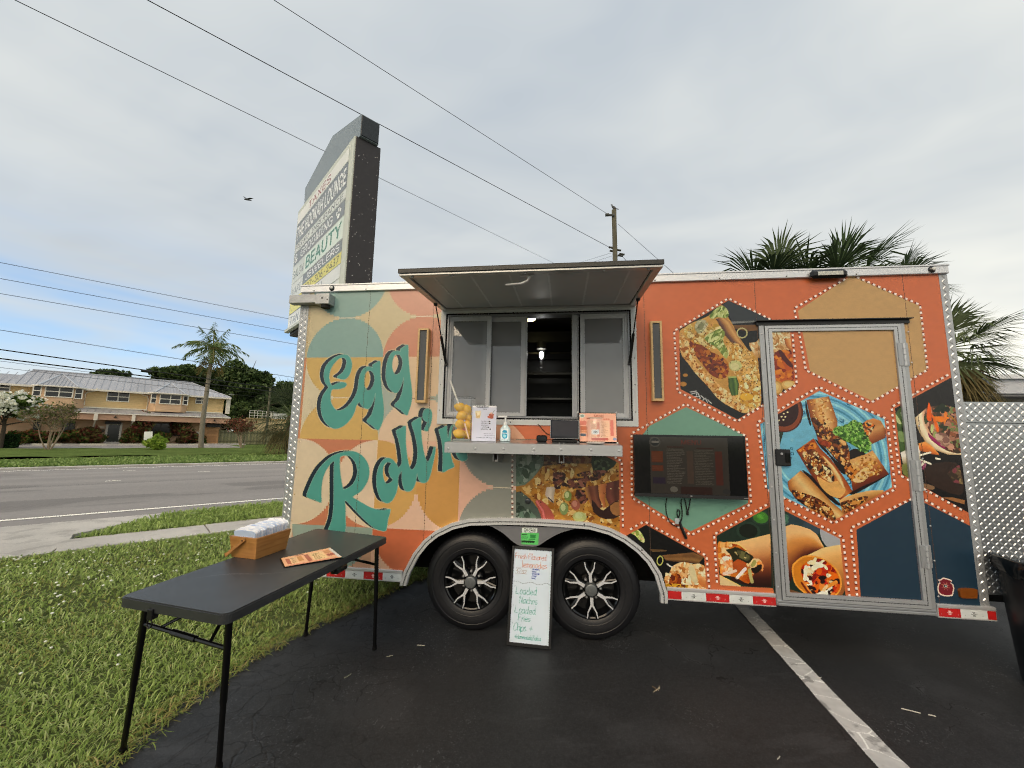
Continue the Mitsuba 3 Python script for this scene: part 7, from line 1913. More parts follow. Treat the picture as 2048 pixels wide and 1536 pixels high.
wire([np.array([(4.083,10.46,8.815)][0]), np.array([(5.225,7.944,5.886)][0])], 0.008, 'wire dropping right from the pole to behind the orange side', 0.0)
wire([np.array([(4.152,10.61,7.782)][0]), np.array([(4.21,6.871,5.33)][0])], 0.010, 'short wire dropping from the pole behind the hatch flap', 0.0)
wire([np.array([(3.842,10.56,7.811)][0]), np.array([(2.773,16.24,9.984)][0])], 0.007, 'thin guy wire to the left of the pole, upper one', 0.0)
wire([np.array([(3.877,10.58,7.708)][0]), np.array([(3.02,16.28,9.889)][0])], 0.007, 'thin guy wire to the left of the pole, lower one', 0.0)
for (p_, q_), r_w, lb in (([(-5.573,9.205),(7.548,9.136)], 0.018, 'topmost of the wires along the far side of the road'), ([(-5.484,8.436),(7.617,8.259)], 0.018, 'second wire from the top along the far side of the road'), ([(-5.401,7.718),(7.681,7.456)], 0.018, 'third wire from the top along the far side of the road'),
                          ([(-5.2,5.983),(7.865,5.137)], 0.020, 'wire crossing the queen palm crown along the far side of the road'), ([(-5.094,5.062),(7.939,4.21)], 0.040, 'thick black cable just above the two storey roof'), ([(-5.045,4.639),(7.955,4.005)], 0.045, 'thickest black cable crossing the two storey roof'),
                          ([(-5.031,4.522),(7.974,3.766)], 0.014, 'thin lower cable crossing the metal roof'), ([(-4.996,4.217),(7.993,3.528)], 0.014, 'lowest thin cable crossing the metal roof')):
    A_, B_ = np.array(p_), np.array(q_)
    dd = B_ - A_
    A_, B_ = A_ - dd * 0.8, B_ + dd * 1.2
    wire([np.r_[rf(A_[0], 30.0), A_[1]], np.r_[rf(B_[0], 30.0), B_[1]]], r_w, lb, 0.0, '1C1E1E', 3)
(c0_, c1_) = [(-0.1577,4.684),(0.2786,4.654)]
add_k = add('cable_splice', tube([np.r_[rf(c0_[0], 30.0), c0_[1]], np.r_[rf(c1_[0], 30.0), c1_[1]]], 0.075, 8), '1E2020', 'satin')
thing(add_k, 'black splice case on the thick cable above the two storey roof', 'cable box')


def perched(c, s):
    """A small dove sitting, its head to the left and its tail to the right."""
    b = m3.Manifold.sphere(1.0, 24).scale((1.25 * s, 0.62 * s, 0.72 * s)).rotate((0, 38, 0))
    nk_ = m3.Manifold.batch_hull([m3.Manifold.sphere(0.45 * s, 16).translate((-0.75 * s, 0, 0.65 * s)), m3.Manifold.sphere(0.33 * s, 16).translate((-1.0 * s, 0, 1.45 * s))])
    hd = m3.Manifold.sphere(0.36 * s, 18).scale((1.1, 0.9, 0.95)).translate((-1.05 * s, 0, 1.62 * s))
    bk = m3.Manifold.batch_hull([m3.Manifold.sphere(0.10 * s, 10).translate((-1.36 * s, 0, 1.62 * s)), m3.Manifold.sphere(0.02 * s, 8).translate((-1.72 * s, 0, 1.54 * s))])
    tl_ = m3.Manifold.batch_hull([m3.Manifold.sphere(0.28 * s, 12).translate((0.85 * s, 0, -0.55 * s)), m3.Manifold.cube((0.2 * s, 0.5 * s, 0.06 * s), True).translate((2.3 * s, 0, -1.0 * s))])
    q = (b + nk_ + hd + bk + tl_).refine_to_length(0.16 * s).to_mesh()
    m = trimesh.Trimesh(q.vert_properties[:, :3], q.tri_verts)
    trimesh.smoothing.filter_taubin(m, iterations=6)
    m.apply_translation(c)
    return m


sB = 0.068
bp = UT + np.array([0.0, 0.0, 0.088])
k = thing('perched_dove', 'grey dove perched on top of the wooden utility pole', 'bird')
add(k + '__body', perched(bp, sB), '5C5E60', 'matte', 0.3, smooth=True)
add(k + '__leg', cat([cyl(bp + [0.0, y, -0.02], bp + [0.01, y, -0.088], 0.007, 6) for y in (-0.02, 0.02)]), '8A5A50', 'matte')
fb_ = np.array([(-14.96,15.46,14.02)][0])
k = thing('flying_bird', 'small dark bird gliding in the grey sky left of the pylon sign', 'bird')
cr_ = np.array([0.9919, 0.1272, 0.0])
body_ = m3.Manifold.batch_hull([m3.Manifold.sphere(0.045, 14), m3.Manifold.sphere(0.025, 10).translate((0.16, 0.05, -0.03)), m3.Manifold.sphere(0.03, 10).translate((-0.14, -0.02, 0.02)), m3.Manifold.sphere(0.006, 8).translate((0.25, 0.08, -0.05))])
q = body_.refine_to_length(0.03).to_mesh()
m_ = trimesh.Trimesh(q.vert_properties[:, :3], q.tri_verts)
m_.apply_translation(fb_)
add(k + '__body', m_, '3E4244', 'matte', 0.1, smooth=True)
for s_, tipv in ((-1, (-0.30, 0.03, 0.22)), (1, (0.40, 0.01, 0.05))):
    tipv = np.array(tipv)
    mid_ = tipv * 0.5 + np.array([0, 0, 0.045])
    wv = [fb_ + [-0.02, -0.05, 0.02], fb_ + [0.02, 0.06, 0.015], fb_ + mid_ + [0, -0.05, 0], fb_ + mid_ + [0.02, 0.045, 0], fb_ + tipv, fb_ + mid_ * 0.98 + [0, -0.02, 0.010], fb_ + [0, 0, 0.030]]
    add(k + '__wing', trimesh.Trimesh(np.array(wv)).convex_hull, '34383A', 'matte', 0.1)

# ================================================================== foliage helpers
scene['foliage'] = {'type': 'principledthin', 'base_color': INK, 'roughness': 0.5, 'spec_trans': 0.0, 'diff_trans': 0.5, 'eta': 1.4}


def leaves(C, size, cols, seed, flat=0.5, asp=0.5, var=0.3):
    """Leaf-like diamonds at the points C."""
    r = np.random.default_rng(seed)
    n = len(C)
    d = r.normal(size=(n, 3))
    d /= np.linalg.norm(d, axis=1, keepdims=True)
    u = np.cross(d, r.normal(size=(n, 3)))
    u /= np.linalg.norm(u, axis=1, keepdims=True)
    s = r.uniform(*size, n)[:, None]
    v = np.stack([C - d * s, C + u * s * asp, C + d * s, C - u * s * asp], 1)
    f = np.array([(0, 1, 2), (0, 2, 3)])
    F = (np.arange(n)[:, None, None] * 4 + f[None]).reshape(-1, 3)
    idx = np.array([float(ink(c)) for c in cols])[r.integers(0, len(cols), n)]
    return v.reshape(-1, 3), F, np.repeat(np.stack([idx, np.full(n, var)], 1), 4, 0)


def foliage(key, parts, bsdf='foliage'):
    V, F, U, o = [], [], [], 0
    for v, f, u in parts:
        V.append(v)
        F.append(f + o)
        U.append(u)
        o += len(v)
    key = numc(key)
    scene[key] = mikit.ply((np.vstack(V), np.vstack(F)), bsdf, uv=np.vstack(U))
    return key


def blob(c, rad, n, r, clumps=26, cs=0.32):
    """Points of a ragged crown: clumps near the surface of an ellipsoid."""
    d = r.normal(size=(clumps, 3))
    d /= np.linalg.norm(d, axis=1, keepdims=True)
    d[:, 2] = np.where(d[:, 2] < -0.45, -d[:, 2], d[:, 2])
    cc = d * r.uniform(0.45, 1.0, (clumps, 1)) * np.array(rad)
    k = r.integers(0, clumps, n)
    q = r.normal(size=(n, 3))
    q /= np.linalg.norm(q, axis=1, keepdims=True)
    rr = r.uniform(0.5, 1.0, (n, 1)) ** 0.5
    sz = r.uniform(0.6, 1.3, clumps)[k][:, None]
    return np.array(c) + cc[k] + q * rr * cs * sz * np.array(rad) * np.array([1, 1, 0.8])


def limb(p0, p1, r0, r1, r, bend=0.12, n=6):
    p0, p1 = np.array(p0, float), np.array(p1, float)
    t = np.linspace(0, 1, n)[:, None]
    L = np.linalg.norm(p1 - p0)
    w_ = r.normal(size=3) * bend * L
    return tube(p0 * (1 - t) + p1 * t + w_ * (t * (1 - t)) * 2, np.linspace(r0, r1, n), 8)


def rt(s, n, z=0.0):
    return np.r_[rf(s, n), z]


DARK = ['35462A', '42532F', '2C3B22', '52643A', '62744A', '3A4A30', '71825A']


def tree(name, label, s, n, h, rad, cols, seed, count, lsize, zc=None, trunk=0.25, group=None, cs=0.30, clumps=34, sub=3):
    t = numc(name)
    thing(t, label, 'tree', group)
    r = np.random.default_rng(seed)
    b = rt(s, n)
    zc = zc if zc is not None else h - rad[2]
    c = b + [0, 0, zc]
    wood = [tube([b - [0, 0, 0.1], b + [0.05, 0, zc * 0.5], c - [0, 0, rad[2] * 0.5]], [trunk, trunk * 0.8, trunk * 0.55], 10)]
    for i in range(9):
        e = c + r.normal(size=3) * np.array(rad) * 0.55
        wood.append(limb(c - [0, 0, rad[2] * r.uniform(0.3, 0.9)], e, trunk * 0.4, trunk * 0.08, r))
    add(t + '__trunk', cat(wood), '4A4238', 'matte', 0.3, smooth=40)
    foliage(t + '__crown', [leaves(blob(c, rad, count, r, clumps, cs), lsize, cols, seed + 1, asp=0.55)])
    return t


# ================================================================== the two storey building across the road
BL = thing('office_building', 'two storey yellow and tan office building with grey metal roofs across the road', 'building')
BN = 56.0


def bpl(n, s, z):
    return np.r_[rf(s, n), z]


def bprism(pts, n0, n1):
    """A shape in (s, z) from n0 (front) to n1."""
    g = pts if hasattr(pts, 'geom_type') else Polygon(pts)
    out = []
    for q in polys(g):
        m = trimesh.creation.extrude_polygon(q, n1 - n0, engine='earcut')
        v = m.vertices
        m.vertices = np.c_[RO + v[:, :1] * RD + (n1 - v[:, 2:3]) * RN, v[:, 1]]
        if m.volume < 0:
            m.invert()
        out.append(m)
    return cat(out)


def bquad(P):
    m = trimesh.Trimesh([bpl(n, s, z) for s, n, z in P], [(0, 1, 2), (0, 2, 3)] if len(P) == 4 else [(0, 1, 2)], process=False)
    return m


def bbox(s0, s1, n0, n1, z0, z1):
    return bprism(sbox(s0, z0, s1, z1), n0, n1)


scene['lap_siding'] = ts({'type': 'principled', 'base_color': proc(lambda p, n, uv: mi.Color3f(0.72, 0.53, 0.27) * (0.92 + 0.16 * fbm(p.x * 1.4, p.y * 1.4, p.z * 2, 3)) * (1 - 0.25 * smoothstep(0.86, 0.98, p.z * 5.5 - dr.floor(p.z * 5.5)))), 'roughness': 0.8, 'specular': 0.2})
scene['stucco'] = ts({'type': 'principled', 'base_color': proc(lambda p, n, uv: mi.Color3f(0.60, 0.41, 0.26) * (0.86 + 0.26 * fbm(p.x * 1.1, p.y * 1.1, p.z * 1.4, 4))), 'roughness': 0.9, 'specular': 0.15})
scene['stucco_brown'] = ts({'type': 'principled', 'base_color': proc(lambda p, n, uv: mi.Color3f(0.44, 0.275, 0.19) * (0.86 + 0.26 * fbm(p.x * 1.1, p.y * 1.1, p.z * 1.4, 4))), 'roughness': 0.9, 'specular': 0.15})
scene['roof_metal'] = ts({'type': 'principled', 'base_color': proc(lambda p, n, uv: mi.Color3f(0.37, 0.375, 0.40) * (0.75 + 0.5 * fbm(s_of(p) * 0.5, p.z * 0.5, 1.0, 4))), 'roughness': 0.42, 'metallic': 0.25, 'specular': 0.5})
Q = lambda v: [tuple(x) for x in v]                     # noqa: E731
ev = [(-9.036,5.224),(-3.203,5.346),(-0.0926,5.229),(7.522,5.239)]
EZ = lambda s: np.interp(s, [e[0] for e in ev], [e[1] for e in ev])    # noqa: E731
s_r = ev[-1][0]
z_e = 5.18
(z_rl, z_rr) = [q[1] for q in [(-7.991,7.079),(4.156,7.007)]]
(s_rl, s_rr) = [q[0] for q in [(-7.991,7.079),(4.156,7.007)]]
(s_w1,) = [q[0] for q in [(6.992,4.171)]]
zr_ = (z_rl + z_rr) / 2
ze = float(np.mean([e[1] for e in ev]))
z_pt = float(np.mean([q[1] for q in [(-6.566,3.511),(6.981,3.441)]]))
s_l = -22.0
add_wall = addm(BL + '__upper_wall', bbox(s_l, s_w1, BN, BN + 9, z_pt - 0.2, ze + 0.05), 'lap_siding')
addm(BL + '__lower_wall', bbox(s_l, s_w1 - 0.1, BN, BN + 9, -0.05, z_pt - 0.25), 'stucco')
# main roof: a hip with standing seams
nr0, nr1 = 55.2, 60.0


def roofplane(P, key=BL + '__roof', n=0, lift=0.0):
    return bquad([(s, q, z + lift) for s, q, z in P])


(zl_,) = [q[1] for q in [(-8.814,6.397)]]
rp = [roofplane([(s_rl - 0.9, nr0, ze), (s_r, nr0, ze), (s_rr, nr1, zr_), (s_rl, nr1, zr_)]), roofplane([(s_l, nr0, ze), (s_rl - 0.9, nr0, ze), (s_rl - 0.4, 58.8, zl_), (s_l, 58.8, zl_)]), roofplane([(s_rl - 0.9, nr0, ze), (s_rl, nr1, zr_), (s_rl - 0.3, nr1 + 2, zr_), (s_rl - 0.5, 58.8, zl_)]), roofplane([(s_r, nr0, ze), (s_r, 65.5, ze), (s_rr, nr1 + 1.5, zr_), (s_rr, nr1, zr_)]), roofplane([(s_rl, nr1, zr_), (s_rr, nr1, zr_), (s_rr, nr1 + 1.5, zr_), (s_rl, nr1 + 1.5, zr_)])]
RF = addm(BL + '__roof', cat(rp), 'roof_metal')
sm = []
for s in np.arange(s_l + 0.3, s_r - 0.2, 0.52):
    t_ = 1.0 if s < s_rr else 1 - (s - s_rr) / (s_r - s_rr)
    t_ = 0.75 if s < s_rl - 0.5 else t_
    sm.append(tube([bpl(nr0, s, ze + 0.03), bpl(nr0 + (nr1 - nr0) * t_, s, ze + (zr_ - ze) * t_ + 0.03)], 0.028, 4))
thing(addm(RF + '__standing_seam', cat(sm), 'roof_metal'), kind='stuff')
add(RF + '__ridge_cap', cat([tube([bpl(nr1, s_rl, zr_ + 0.03), bpl(nr1, s_rr, zr_ + 0.03)], 0.09, 6), tube([bpl(nr1, s_rr, zr_ + 0.03), bpl(nr0, s_r, ze + 0.03)], 0.07, 6)]), 'A9ACB2', 'metal', 0.1)
add(BL + '__eave_gutter', cat([bbox(s_l, s_r, 55.08, 55.19, ze - 0.17, ze - 0.01)]), 'D9D4C8', 'satin', 0.1)


def opening(s0, s1, z0, z1, n, key, cols=2, rows=2, dark='16191C', frame='E4E0D4', fw=0.075, name='window'):
    k = numc(BL + '__' + name)
    add(k + '__frame', bprism(sbox(s0, z0, s1, z1).difference(unary_union([sbox(s0 + fw + i * (s1 - s0 - fw) / cols, z0 + fw + j * (z1 - z0 - fw) / rows, s0 + (i + 1) * (s1 - s0 - fw) / cols, z0 + (j + 1) * (z1 - z0 - fw) / rows) for i in range(cols) for j in range(rows)])), n - 0.07, n + 0.02), frame, 'satin', 0.05)
    for i in range(cols):
        add(k + '__pane', bbox(s0 + fw * 0.5 + i * (s1 - s0 - fw) / cols, s0 + (i + 1) * (s1 - s0 - fw) / cols + fw * 0.4, n - 0.015, n - 0.005, z0 + 0.03, z1 - 0.03), dark, 'gloss', 0.2)
    return k


def bay(sx, nf, nb, z0, z1, pk, zpk):
    """A three sided bay with its own hipped roof; sx = four s values."""
    b = numc(BL + '__bay')
    base = [(sx[0], nb), (sx[1], nf), (sx[2], nf), (sx[3], nb)]
    P = Polygon([rf(s, n) for s, n in base])
    addm(b + '__wall', slab(P, z0, z1), 'stucco')
    o = 0.45
    e = [(sx[0] - o, nb - 0.2), (sx[1] - o * 0.5, nf - o), (sx[2] + o * 0.5, nf - o), (sx[3] + o, nb - 0.2)]
    top = (pk, nb + 2.3)
    pl = [bquad([(*a, z1 + 0.02), (*c, z1 + 0.02), (*top, zpk)]) for a, c in zip(e[:-1], e[1:])]
    r = addm(b + '__roof', cat(pl), 'roof_metal')
    add(r + '__hip_cap', cat([tube([bpl(q[1], q[0], z1 + 0.05), bpl(top[1], top[0], zpk + 0.03)], 0.07, 5) for q in e[1:3]]), 'C2C5CA', 'metal', 0.1)
    seams_ = []
    for t_ in np.linspace(0.1, 0.9, 9):
        q = np.array(e[1]) * (1 - t_) + np.array(e[2]) * t_
        k_ = 1 - abs(t_ - 0.5) * 2
        seams_.append(tube([bpl(q[1], q[0], z1 + 0.05), bpl(q[1] + (top[1] - q[1]) * k_, q[0] + (top[0] - q[0]) * 0, z1 + 0.05 + (zpk - z1) * k_)], 0.02, 4))
    thing(addm(r + '__seam', cat(seams_), 'roof_metal'), kind='stuff')
    add(b + '__eave', cat([tube([bpl(a[1], a[0], z1 - 0.02), bpl(c[1], c[0], z1 - 0.02)], 0.07, 5) for a, c in zip(e[:-1], e[1:])]), 'D2CDC0', 'satin')
    return b


b1 = [q[0] for q in [(-7.163,4.772),(-6.558,4.827),(-4.569,4.864),(-3.875,4.777)]]
b2 = [q[0] for q in [(0.5249,4.679),(1.177,4.73),(3.2,4.722),(3.751,4.68)]]
pk1, pk2 = [(-5.855,6.713),(2.236,6.679)]
bay(b1, 54.9, BN, z_pt - 0.1, ze - 0.02, pk1[0], pk1[1])
bay(b2, 54.9, BN, z_pt - 0.1, ze - 0.02, pk2[0], pk2[1])
for q, n, c in (([(-6.404,5.287),(-4.644,4.268)], 54.88, 2), ([(-2.494,5.196),(-0.8567,4.202)], 55.98, 2), ([(1.395,5.193),(3.12,4.164)], 54.88, 2), ([(4.397,5.179),(5.533,4.429)], 55.98, 2), ([(-9.759,5.259),(-8.522,4.582)], 55.98, 2)):
    opening(q[0][0], q[1][0], q[1][1], q[0][1], n, 'window', c, 2)
for q in ([(-7.135,5.297),(-6.595,4.257)], [(-4.589,5.229),(-4.045,4.225)], [(0.7144,5.233),(1.22,4.173)], [(3.274,5.169),(3.725,4.161)]):
    opening(q[0][0], q[1][0], q[1][1], q[0][1], 55.0, 'window', 1, 2)
# lower canopy: pent roof and brown fascia
zp0, zp1 = z_pt - 0.02, float(np.mean([q[1] for q in [(-6.383,3.096),(7.517,2.912)]]))
zf = float(np.mean([q[1] for q in [(-6.301,2.372),(7.429,2.304)]]))
s_c = [(7.517,2.912)][0][0]
PR = addm(BL + '__canopy_roof', cat([bquad([(s_l, 54.0, zp1), (s_c, 54.0, zp1), (s_w1, BN - 0.05, zp0), (s_l, BN - 0.05, zp0)]), bquad([(s_c, 54.0, zp1), (s_c, 58.0, zp1), (s_w1, 58.0, zp0), (s_w1, BN - 0.05, zp0)])]), 'roof_metal')
thing(addm(PR + '__seam', cat([tube([bpl(54.0, s, zp1 + 0.03), bpl(BN - 0.05, s, zp0 + 0.03)], 0.025, 4) for s in np.arange(s_l + 0.2, s_w1, 0.52)]), 'roof_metal'), kind='stuff')
addm(BL + '__fascia', cat([bbox(s_l, s_c - 0.1, 54.15, 54.35, zf, zp1 - 0.03), bbox(s_c - 0.3, s_c - 0.1, 54.351, 57.0, zf, zp1 - 0.03)]), 'stucco_brown')
addm(BL + '__soffit', bbox(s_l, s_c - 0.31, 54.351, 55.99, zf + 0.06, zf + 0.12), 'stucco')
add(BL + '__canopy_trim', bbox(s_l, s_c, 54.0, 54.14, zp1 - 0.10, zp1 - 0.005), 'E0DCD0', 'satin', 0.08)
add(BL + '__belt_trim', bbox(s_l, s_w1, BN - 0.10, BN - 0.02, zp0 + 0.02, zp0 + 0.14), 'E0DACA', 'satin', 0.08)
(d0, d1) = [(-5.903,2.567),(-5.035,2.89)]
pr = Print()
pr.put(text_fit('2105', d0[0], d1[0], d0[1] - 0.05, d1[1] + 0.12, True), '2A1E18', 0, 0)
pr.build(BL + '__street_number', 'satin', frame=lambda u, v, h: np.c_[RO + u[:, None] * RD + (54.12 - h)[:, None] * RN, v], step=0.001)
for px in [(-2.926,2.888),(-0.3389,2.716)]:
    add(BL + '__canopy_post', cat([bbox(px[0] - 0.13, px[0] + 0.13, 54.02, 54.13, zf - 0.05, zp1 - 0.11), tube([bpl(54.3, px[0], zf), bpl(55.0, px[0] - 0.1, zf - 0.5), bpl(55.85, px[0] - 0.15, 0.0)], 0.06, 6)]), 'D8D2C4', 'satin', 0.1)
for px in [(-1.603,2.658),(6.09,2.644)]:
    k = add(BL + '__wall_lamp', lathe([(0, 0.16), (0.03, 0.12), (0.05, 0.02), (0.12, -0.04), (0.12, -0.07), (0, -0.07)], 12, at=bpl(54.05, px[0], px[1])), '1C1816', 'satin')
for pts in ([(-3.183,5.325),(-3.372,5.109),(-3.828,4.963),(-3.961,4.755),(-3.9,3.711)], [(-0.1256,5.242),(0.0479,5.048),(0.4425,4.919),(0.5655,4.654),(0.5313,3.571)]):
    add(BL + '__downspout', tube([bpl(55.85 if i else 55.2, s, z) for i, (s, z) in enumerate(pts)], 0.06, 6), 'DAD4C4', 'satin', 0.05)
# ground floor openings
for q, c, nm in (([(-6.856,2.178),(-6.411,1.18)], 1, 'window'), ([(-5.09,2.106),(-4.282,1.17)], 2, 'window')):
    opening(q[0][0], q[1][0], q[1][1], q[0][1], 55.97, nm, c, 1, '101214', '3A322A')
q = [(-2.23,2.186),(-1.089,0.2226)]
k = opening(q[0][0], q[1][0], 0.10, q[0][1] - 0.1, 55.97, 'door', 1, 1, '1A2024', 'E2DED4', 0.16, 'entrance_door')
q = [(0.965,2.148),(3.466,0.9048)]
opening(q[0][0], q[1][0], q[1][1], q[0][1] + 0.1, 55.97, 'window', 3, 1, '0C0D0F', '2A2420', 0.10, 'shop_window')
q = [(5.523,1.862),(6.889,0.0838)]
add(BL + '__side_door', bbox(q[0][0], q[1][0], 55.93, 55.995, 0.10, q[0][1]), 'B98A5C', 'satin', 0.15)
add(BL + '__door_panel', cat([bbox(q[0][0] + 0.25, q[1][0] - 0.25, 55.915, 55.932, a, b) for a, b in ((0.3, 0.95), (1.15, q[0][1] - 0.3))]), 'A87A4E', 'satin', 0.15)
q = [(5.583,2.273),(6.827,1.933)]
add(BL + '__door_awning', bprism(Polygon([(q[0][0], q[1][1]), (q[1][0], q[1][1]), (q[1][0], q[0][1]), (q[0][0], q[0][1])]), 55.2, 55.98), '17181B', 'satin', 0.1)
q = [(-2.339,2.236),(-1.185,1.974)]
add(BL + '__door_awning', bprism(Polygon([(q[0][0], q[1][1]), (q[1][0], q[1][1]), (q[1][0], q[0][1]), (q[0][0], q[0][1])]), 55.4, 55.98), '1C1B1C', 'satin', 0.1)
for q, c in (([(-2.825,1.471),(-2.282,1.183)], '4E463A'), ([(-2.663,1.746),(-2.322,1.56)], 'CFC6B4'), ([(4.375,1.373),(4.751,0.9585)], 'D2CCC0'), ([(4.778,1.382),(5.16,0.9308)], 'D2CCC0')):
    add(BL + '__wall_plaque', bbox(q[0][0], q[1][0], 55.90, 55.985, q[1][1], q[0][1]), c, 'satin', 0.1)
q = [(7.053,5.106),(7.441,3.447)]
add(BL + '__corner_post', bbox(q[0][0] + 0.1, q[1][0] + 0.1, 55.5, 55.75, q[1][1], q[0][1]), 'CFC9BC', 'satin', 0.1)
q, = [(7.709,5.591)]
add(BL + '__satellite_dish', lathe([(0, -0.05), (0.2, 0.0), (0.3, 0.08), (0.29, 0.09), (0.19, 0.02), (0, -0.03)], 20, at=bpl(56.5, q[0], ze + 0.45)), 'D6D6D2', 'satin', 0.05)

# ================================================================== planting in front of the building
def shrub(label, s, n, rad, cols, seed, count=900, lsize=(0.08, 0.2), group=None, name='shrub', catg='shrub'):
    k = numc(name)
    thing(k, label, catg, group)
    r = np.random.default_rng(seed)
    c = rt(s, n, rad[2] * 0.75)
    foliage(k + '__leaves', [leaves(blob(c, rad, count, r, 16, 0.42), lsize, cols, seed, asp=0.35)])
    add(k + '__stem', cat([limb(rt(s, n, -0.05), c + r.normal(size=3) * np.array(rad) * 0.4, 0.03, 0.012, r) for _ in range(4)]), '4A3E30', 'matte')
    return k


LOWG = ['3E5428', '4C622E', '5E7438', '2E4020', '6E4436', '7A5A3A']
RED = ['5A2E2A', '6E3A32', '4E4A2C', '7E5040', '4A3A28', '54603A', '66703E']
SH = [(-7.127,0.406),(-6.355,0.4122),(-4.555,0.4267),(-3.768,0.433),(-3.187,0.4377),(-2.551,0.3487),(-0.2991,0.3631),(0.2829,0.3668),(1.789,0.3764),(3.465,0.2831),(4.208,0.2866),(4.807,0.1833)]
for i, (rad, cols, lb) in enumerate([((1.6, 0.7, 0.75), LOWG, 'leafy shrub under the left ground floor window of the tan building'), ((1.3, 0.7, 0.65), LOWG, 'low green shrub behind the bare myrtle at the building'),
                                     ((1.6, 0.7, 0.75), LOWG, 'dark shrub right of the bare myrtle at the building'), ((1.3, 0.7, 0.75), RED, 'reddish ti plant shrub left of the second canopy post'), ((1.1, 0.6, 1.0), RED, 'tall red leaved shrub beside the wall plaque'), ((0.7, 0.5, 0.45), LOWG, 'small green shrub left of the glazed entrance door'),
                                     ((0.8, 0.6, 0.85), LOWG, 'green shrub right of the glazed entrance door'), ((1.2, 0.7, 1.75), RED, 'tall dark red ti plant left of the shop window'), ((1.4, 0.6, 0.75), LOWG, 'yellowish shrub under the dark shop window'),
                                     ((1.4, 0.7, 1.4), RED, 'spiky dark red shrub right of the shop window'), ((1.1, 0.6, 0.65), RED, 'low red shrub beside the queen palm trunk'), ((0.9, 0.6, 0.65), LOWG, 'dark green shrub left of the side door')]):
    shrub(lb, SH[i][0], 55.0, rad, cols, 100 + i, 1100, (0.10, 0.26), 'shrubs along the front of the building')
(hq0, hq1) = [(-8.326,0.2084),(-6.294,0.2079)]
k = thing('clipped_hedge', 'clipped dark green hedge at the left edge in front of the building', 'hedge')
r_ = np.random.default_rng(9)
C = np.c_[r_.uniform(hq0[0], hq1[0], 9000), r_.uniform(46, 47.2, 9000), r_.uniform(0.0, 0.95, 9000)]
C = np.c_[rf(C[:, 0], C[:, 1]), C[:, 2]]
foliage(k + '__leaves', [leaves(C, (0.05, 0.11), ['22381E', '2C4424', '385030', '1C2E18'], 4)])
add(k + '__core', bbox(hq0[0] + 0.1, hq1[0] - 0.1, 46.1, 47.1, 0.0, 0.88), '141C10', 'matte', 0.2)
# the tree in white flower, two thin myrtles, a bright shrub, the placard
(t1,), (t2,), (t3,), (g1,), (p1,) = [(-6.657,0.5635)], [(-4.303,0.1422)], [(7.251,0.0309)], [(1.197,0.0313)], [(0.7476,0.6913)]
t = tree('flowering_tree', 'round green tree covered in white blossom at the left edge', t1[0] - 0.35, 46.0, 3.9, (2.0, 2.0, 1.25), ['4E6430', '5E7438', '3E5228', '6E8444'], 41, 9000, (0.06, 0.14), zc=2.62, trunk=0.14, clumps=60, cs=0.22)
r_ = np.random.default_rng(42)
pp = blob(rt(t1[0] - 0.35, 45.7, 2.75), (2.1, 2.2, 1.35), 3200, r_, 170, 0.12)
foliage(t + '__blossom', [leaves(pp, (0.07, 0.15), ['F0F0E8', 'E4E6DC', 'DADCC8', 'F0F0E8'], 43, asp=0.8, var=0.05)])


def myrtle(label, s, n, h, spread, cols, seed, count, name='crape_myrtle'):
    t = numc(name)
    thing(t, label, 'tree')
    r = np.random.default_rng(seed)
    wood, tips = [], []
    b = rt(s, n)
    for i in range(7):
        a = r.uniform(0, 2 * np.pi)
        p = b + np.array([math.cos(a), math.sin(a), 0]) * 0.12
        q = b + np.array([math.cos(a) * spread * r.uniform(0.25, 0.6), math.sin(a) * spread * r.uniform(0.25, 0.6), h * r.uniform(0.45, 0.6)])
        wood.append(limb(p, q, 0.045, 0.025, r, 0.08))
        for j in range(6):
            e = q + np.array([r.normal() * spread * 0.4, r.normal() * spread * 0.4, h * r.uniform(0.12, 0.42)])
            wood.append(limb(q, e, 0.022, 0.011, r, 0.1, 4))
            for m in range(4):
                f = e + np.array([r.normal() * spread * 0.2, r.normal() * spread * 0.2, h * r.uniform(0.0, 0.14)])
                wood.append(limb(e, f, 0.011, 0.006, r, 0.1, 3))
                tips.append(f)
    add(t + '__trunk', cat(wood), '8A7C6A', 'matte', 0.2, smooth=50)
    tips = np.array(tips)
    P = tips[r.integers(0, len(tips), count)] + r.normal(size=(count, 3)) * np.array([spread * 0.10, spread * 0.10, h * 0.06])
    foliage(t + '__crown', [leaves(P, (0.06, 0.14), cols, seed + 3, asp=0.4)])


myrtle('nearly bare grey twigged myrtle before the street number', t2[0], 42.0, 3.0, 1.15, ['8A7E66', '6E6A48', '7E6A58', '5E6A3A'], 51, 1300)
myrtle('small rusty leaved myrtle before the wooden fence', t3[0], 44.0, 2.35, 0.95, ['7E4A40', '6A3E36', '8A5A4A', '5A5A38'], 52, 1500)
shrub('bright yellow green shrub in the far lawn below the white placard', g1[0], 39.0, (0.62, 0.6, 0.55), ['8EA844', '7E9A3C', 'A4B85A', '6A8634'], 61, 900, (0.10, 0.28), None, 'bright_shrub')
k = thing('placard', 'blank white placard on a thin post in the far lawn', 'sign')
(pa, pb) = [(0.4533,1.335),(0.9495,0.693)]
add(k + '__board', bprism(affinity.rotate(sbox(pa[0], pb[1], pb[0], pa[1]), 4), 41.95, 41.98), 'EDEEEC', 'satin', 0.03)
add(k + '__post', cyl(bpl(42.02, (pa[0] + pb[0]) / 2, -0.1), bpl(42.02, (pa[0] + pb[0]) / 2, pa[1] - 0.1), 0.035, 8), '6A6A68', 'satin')


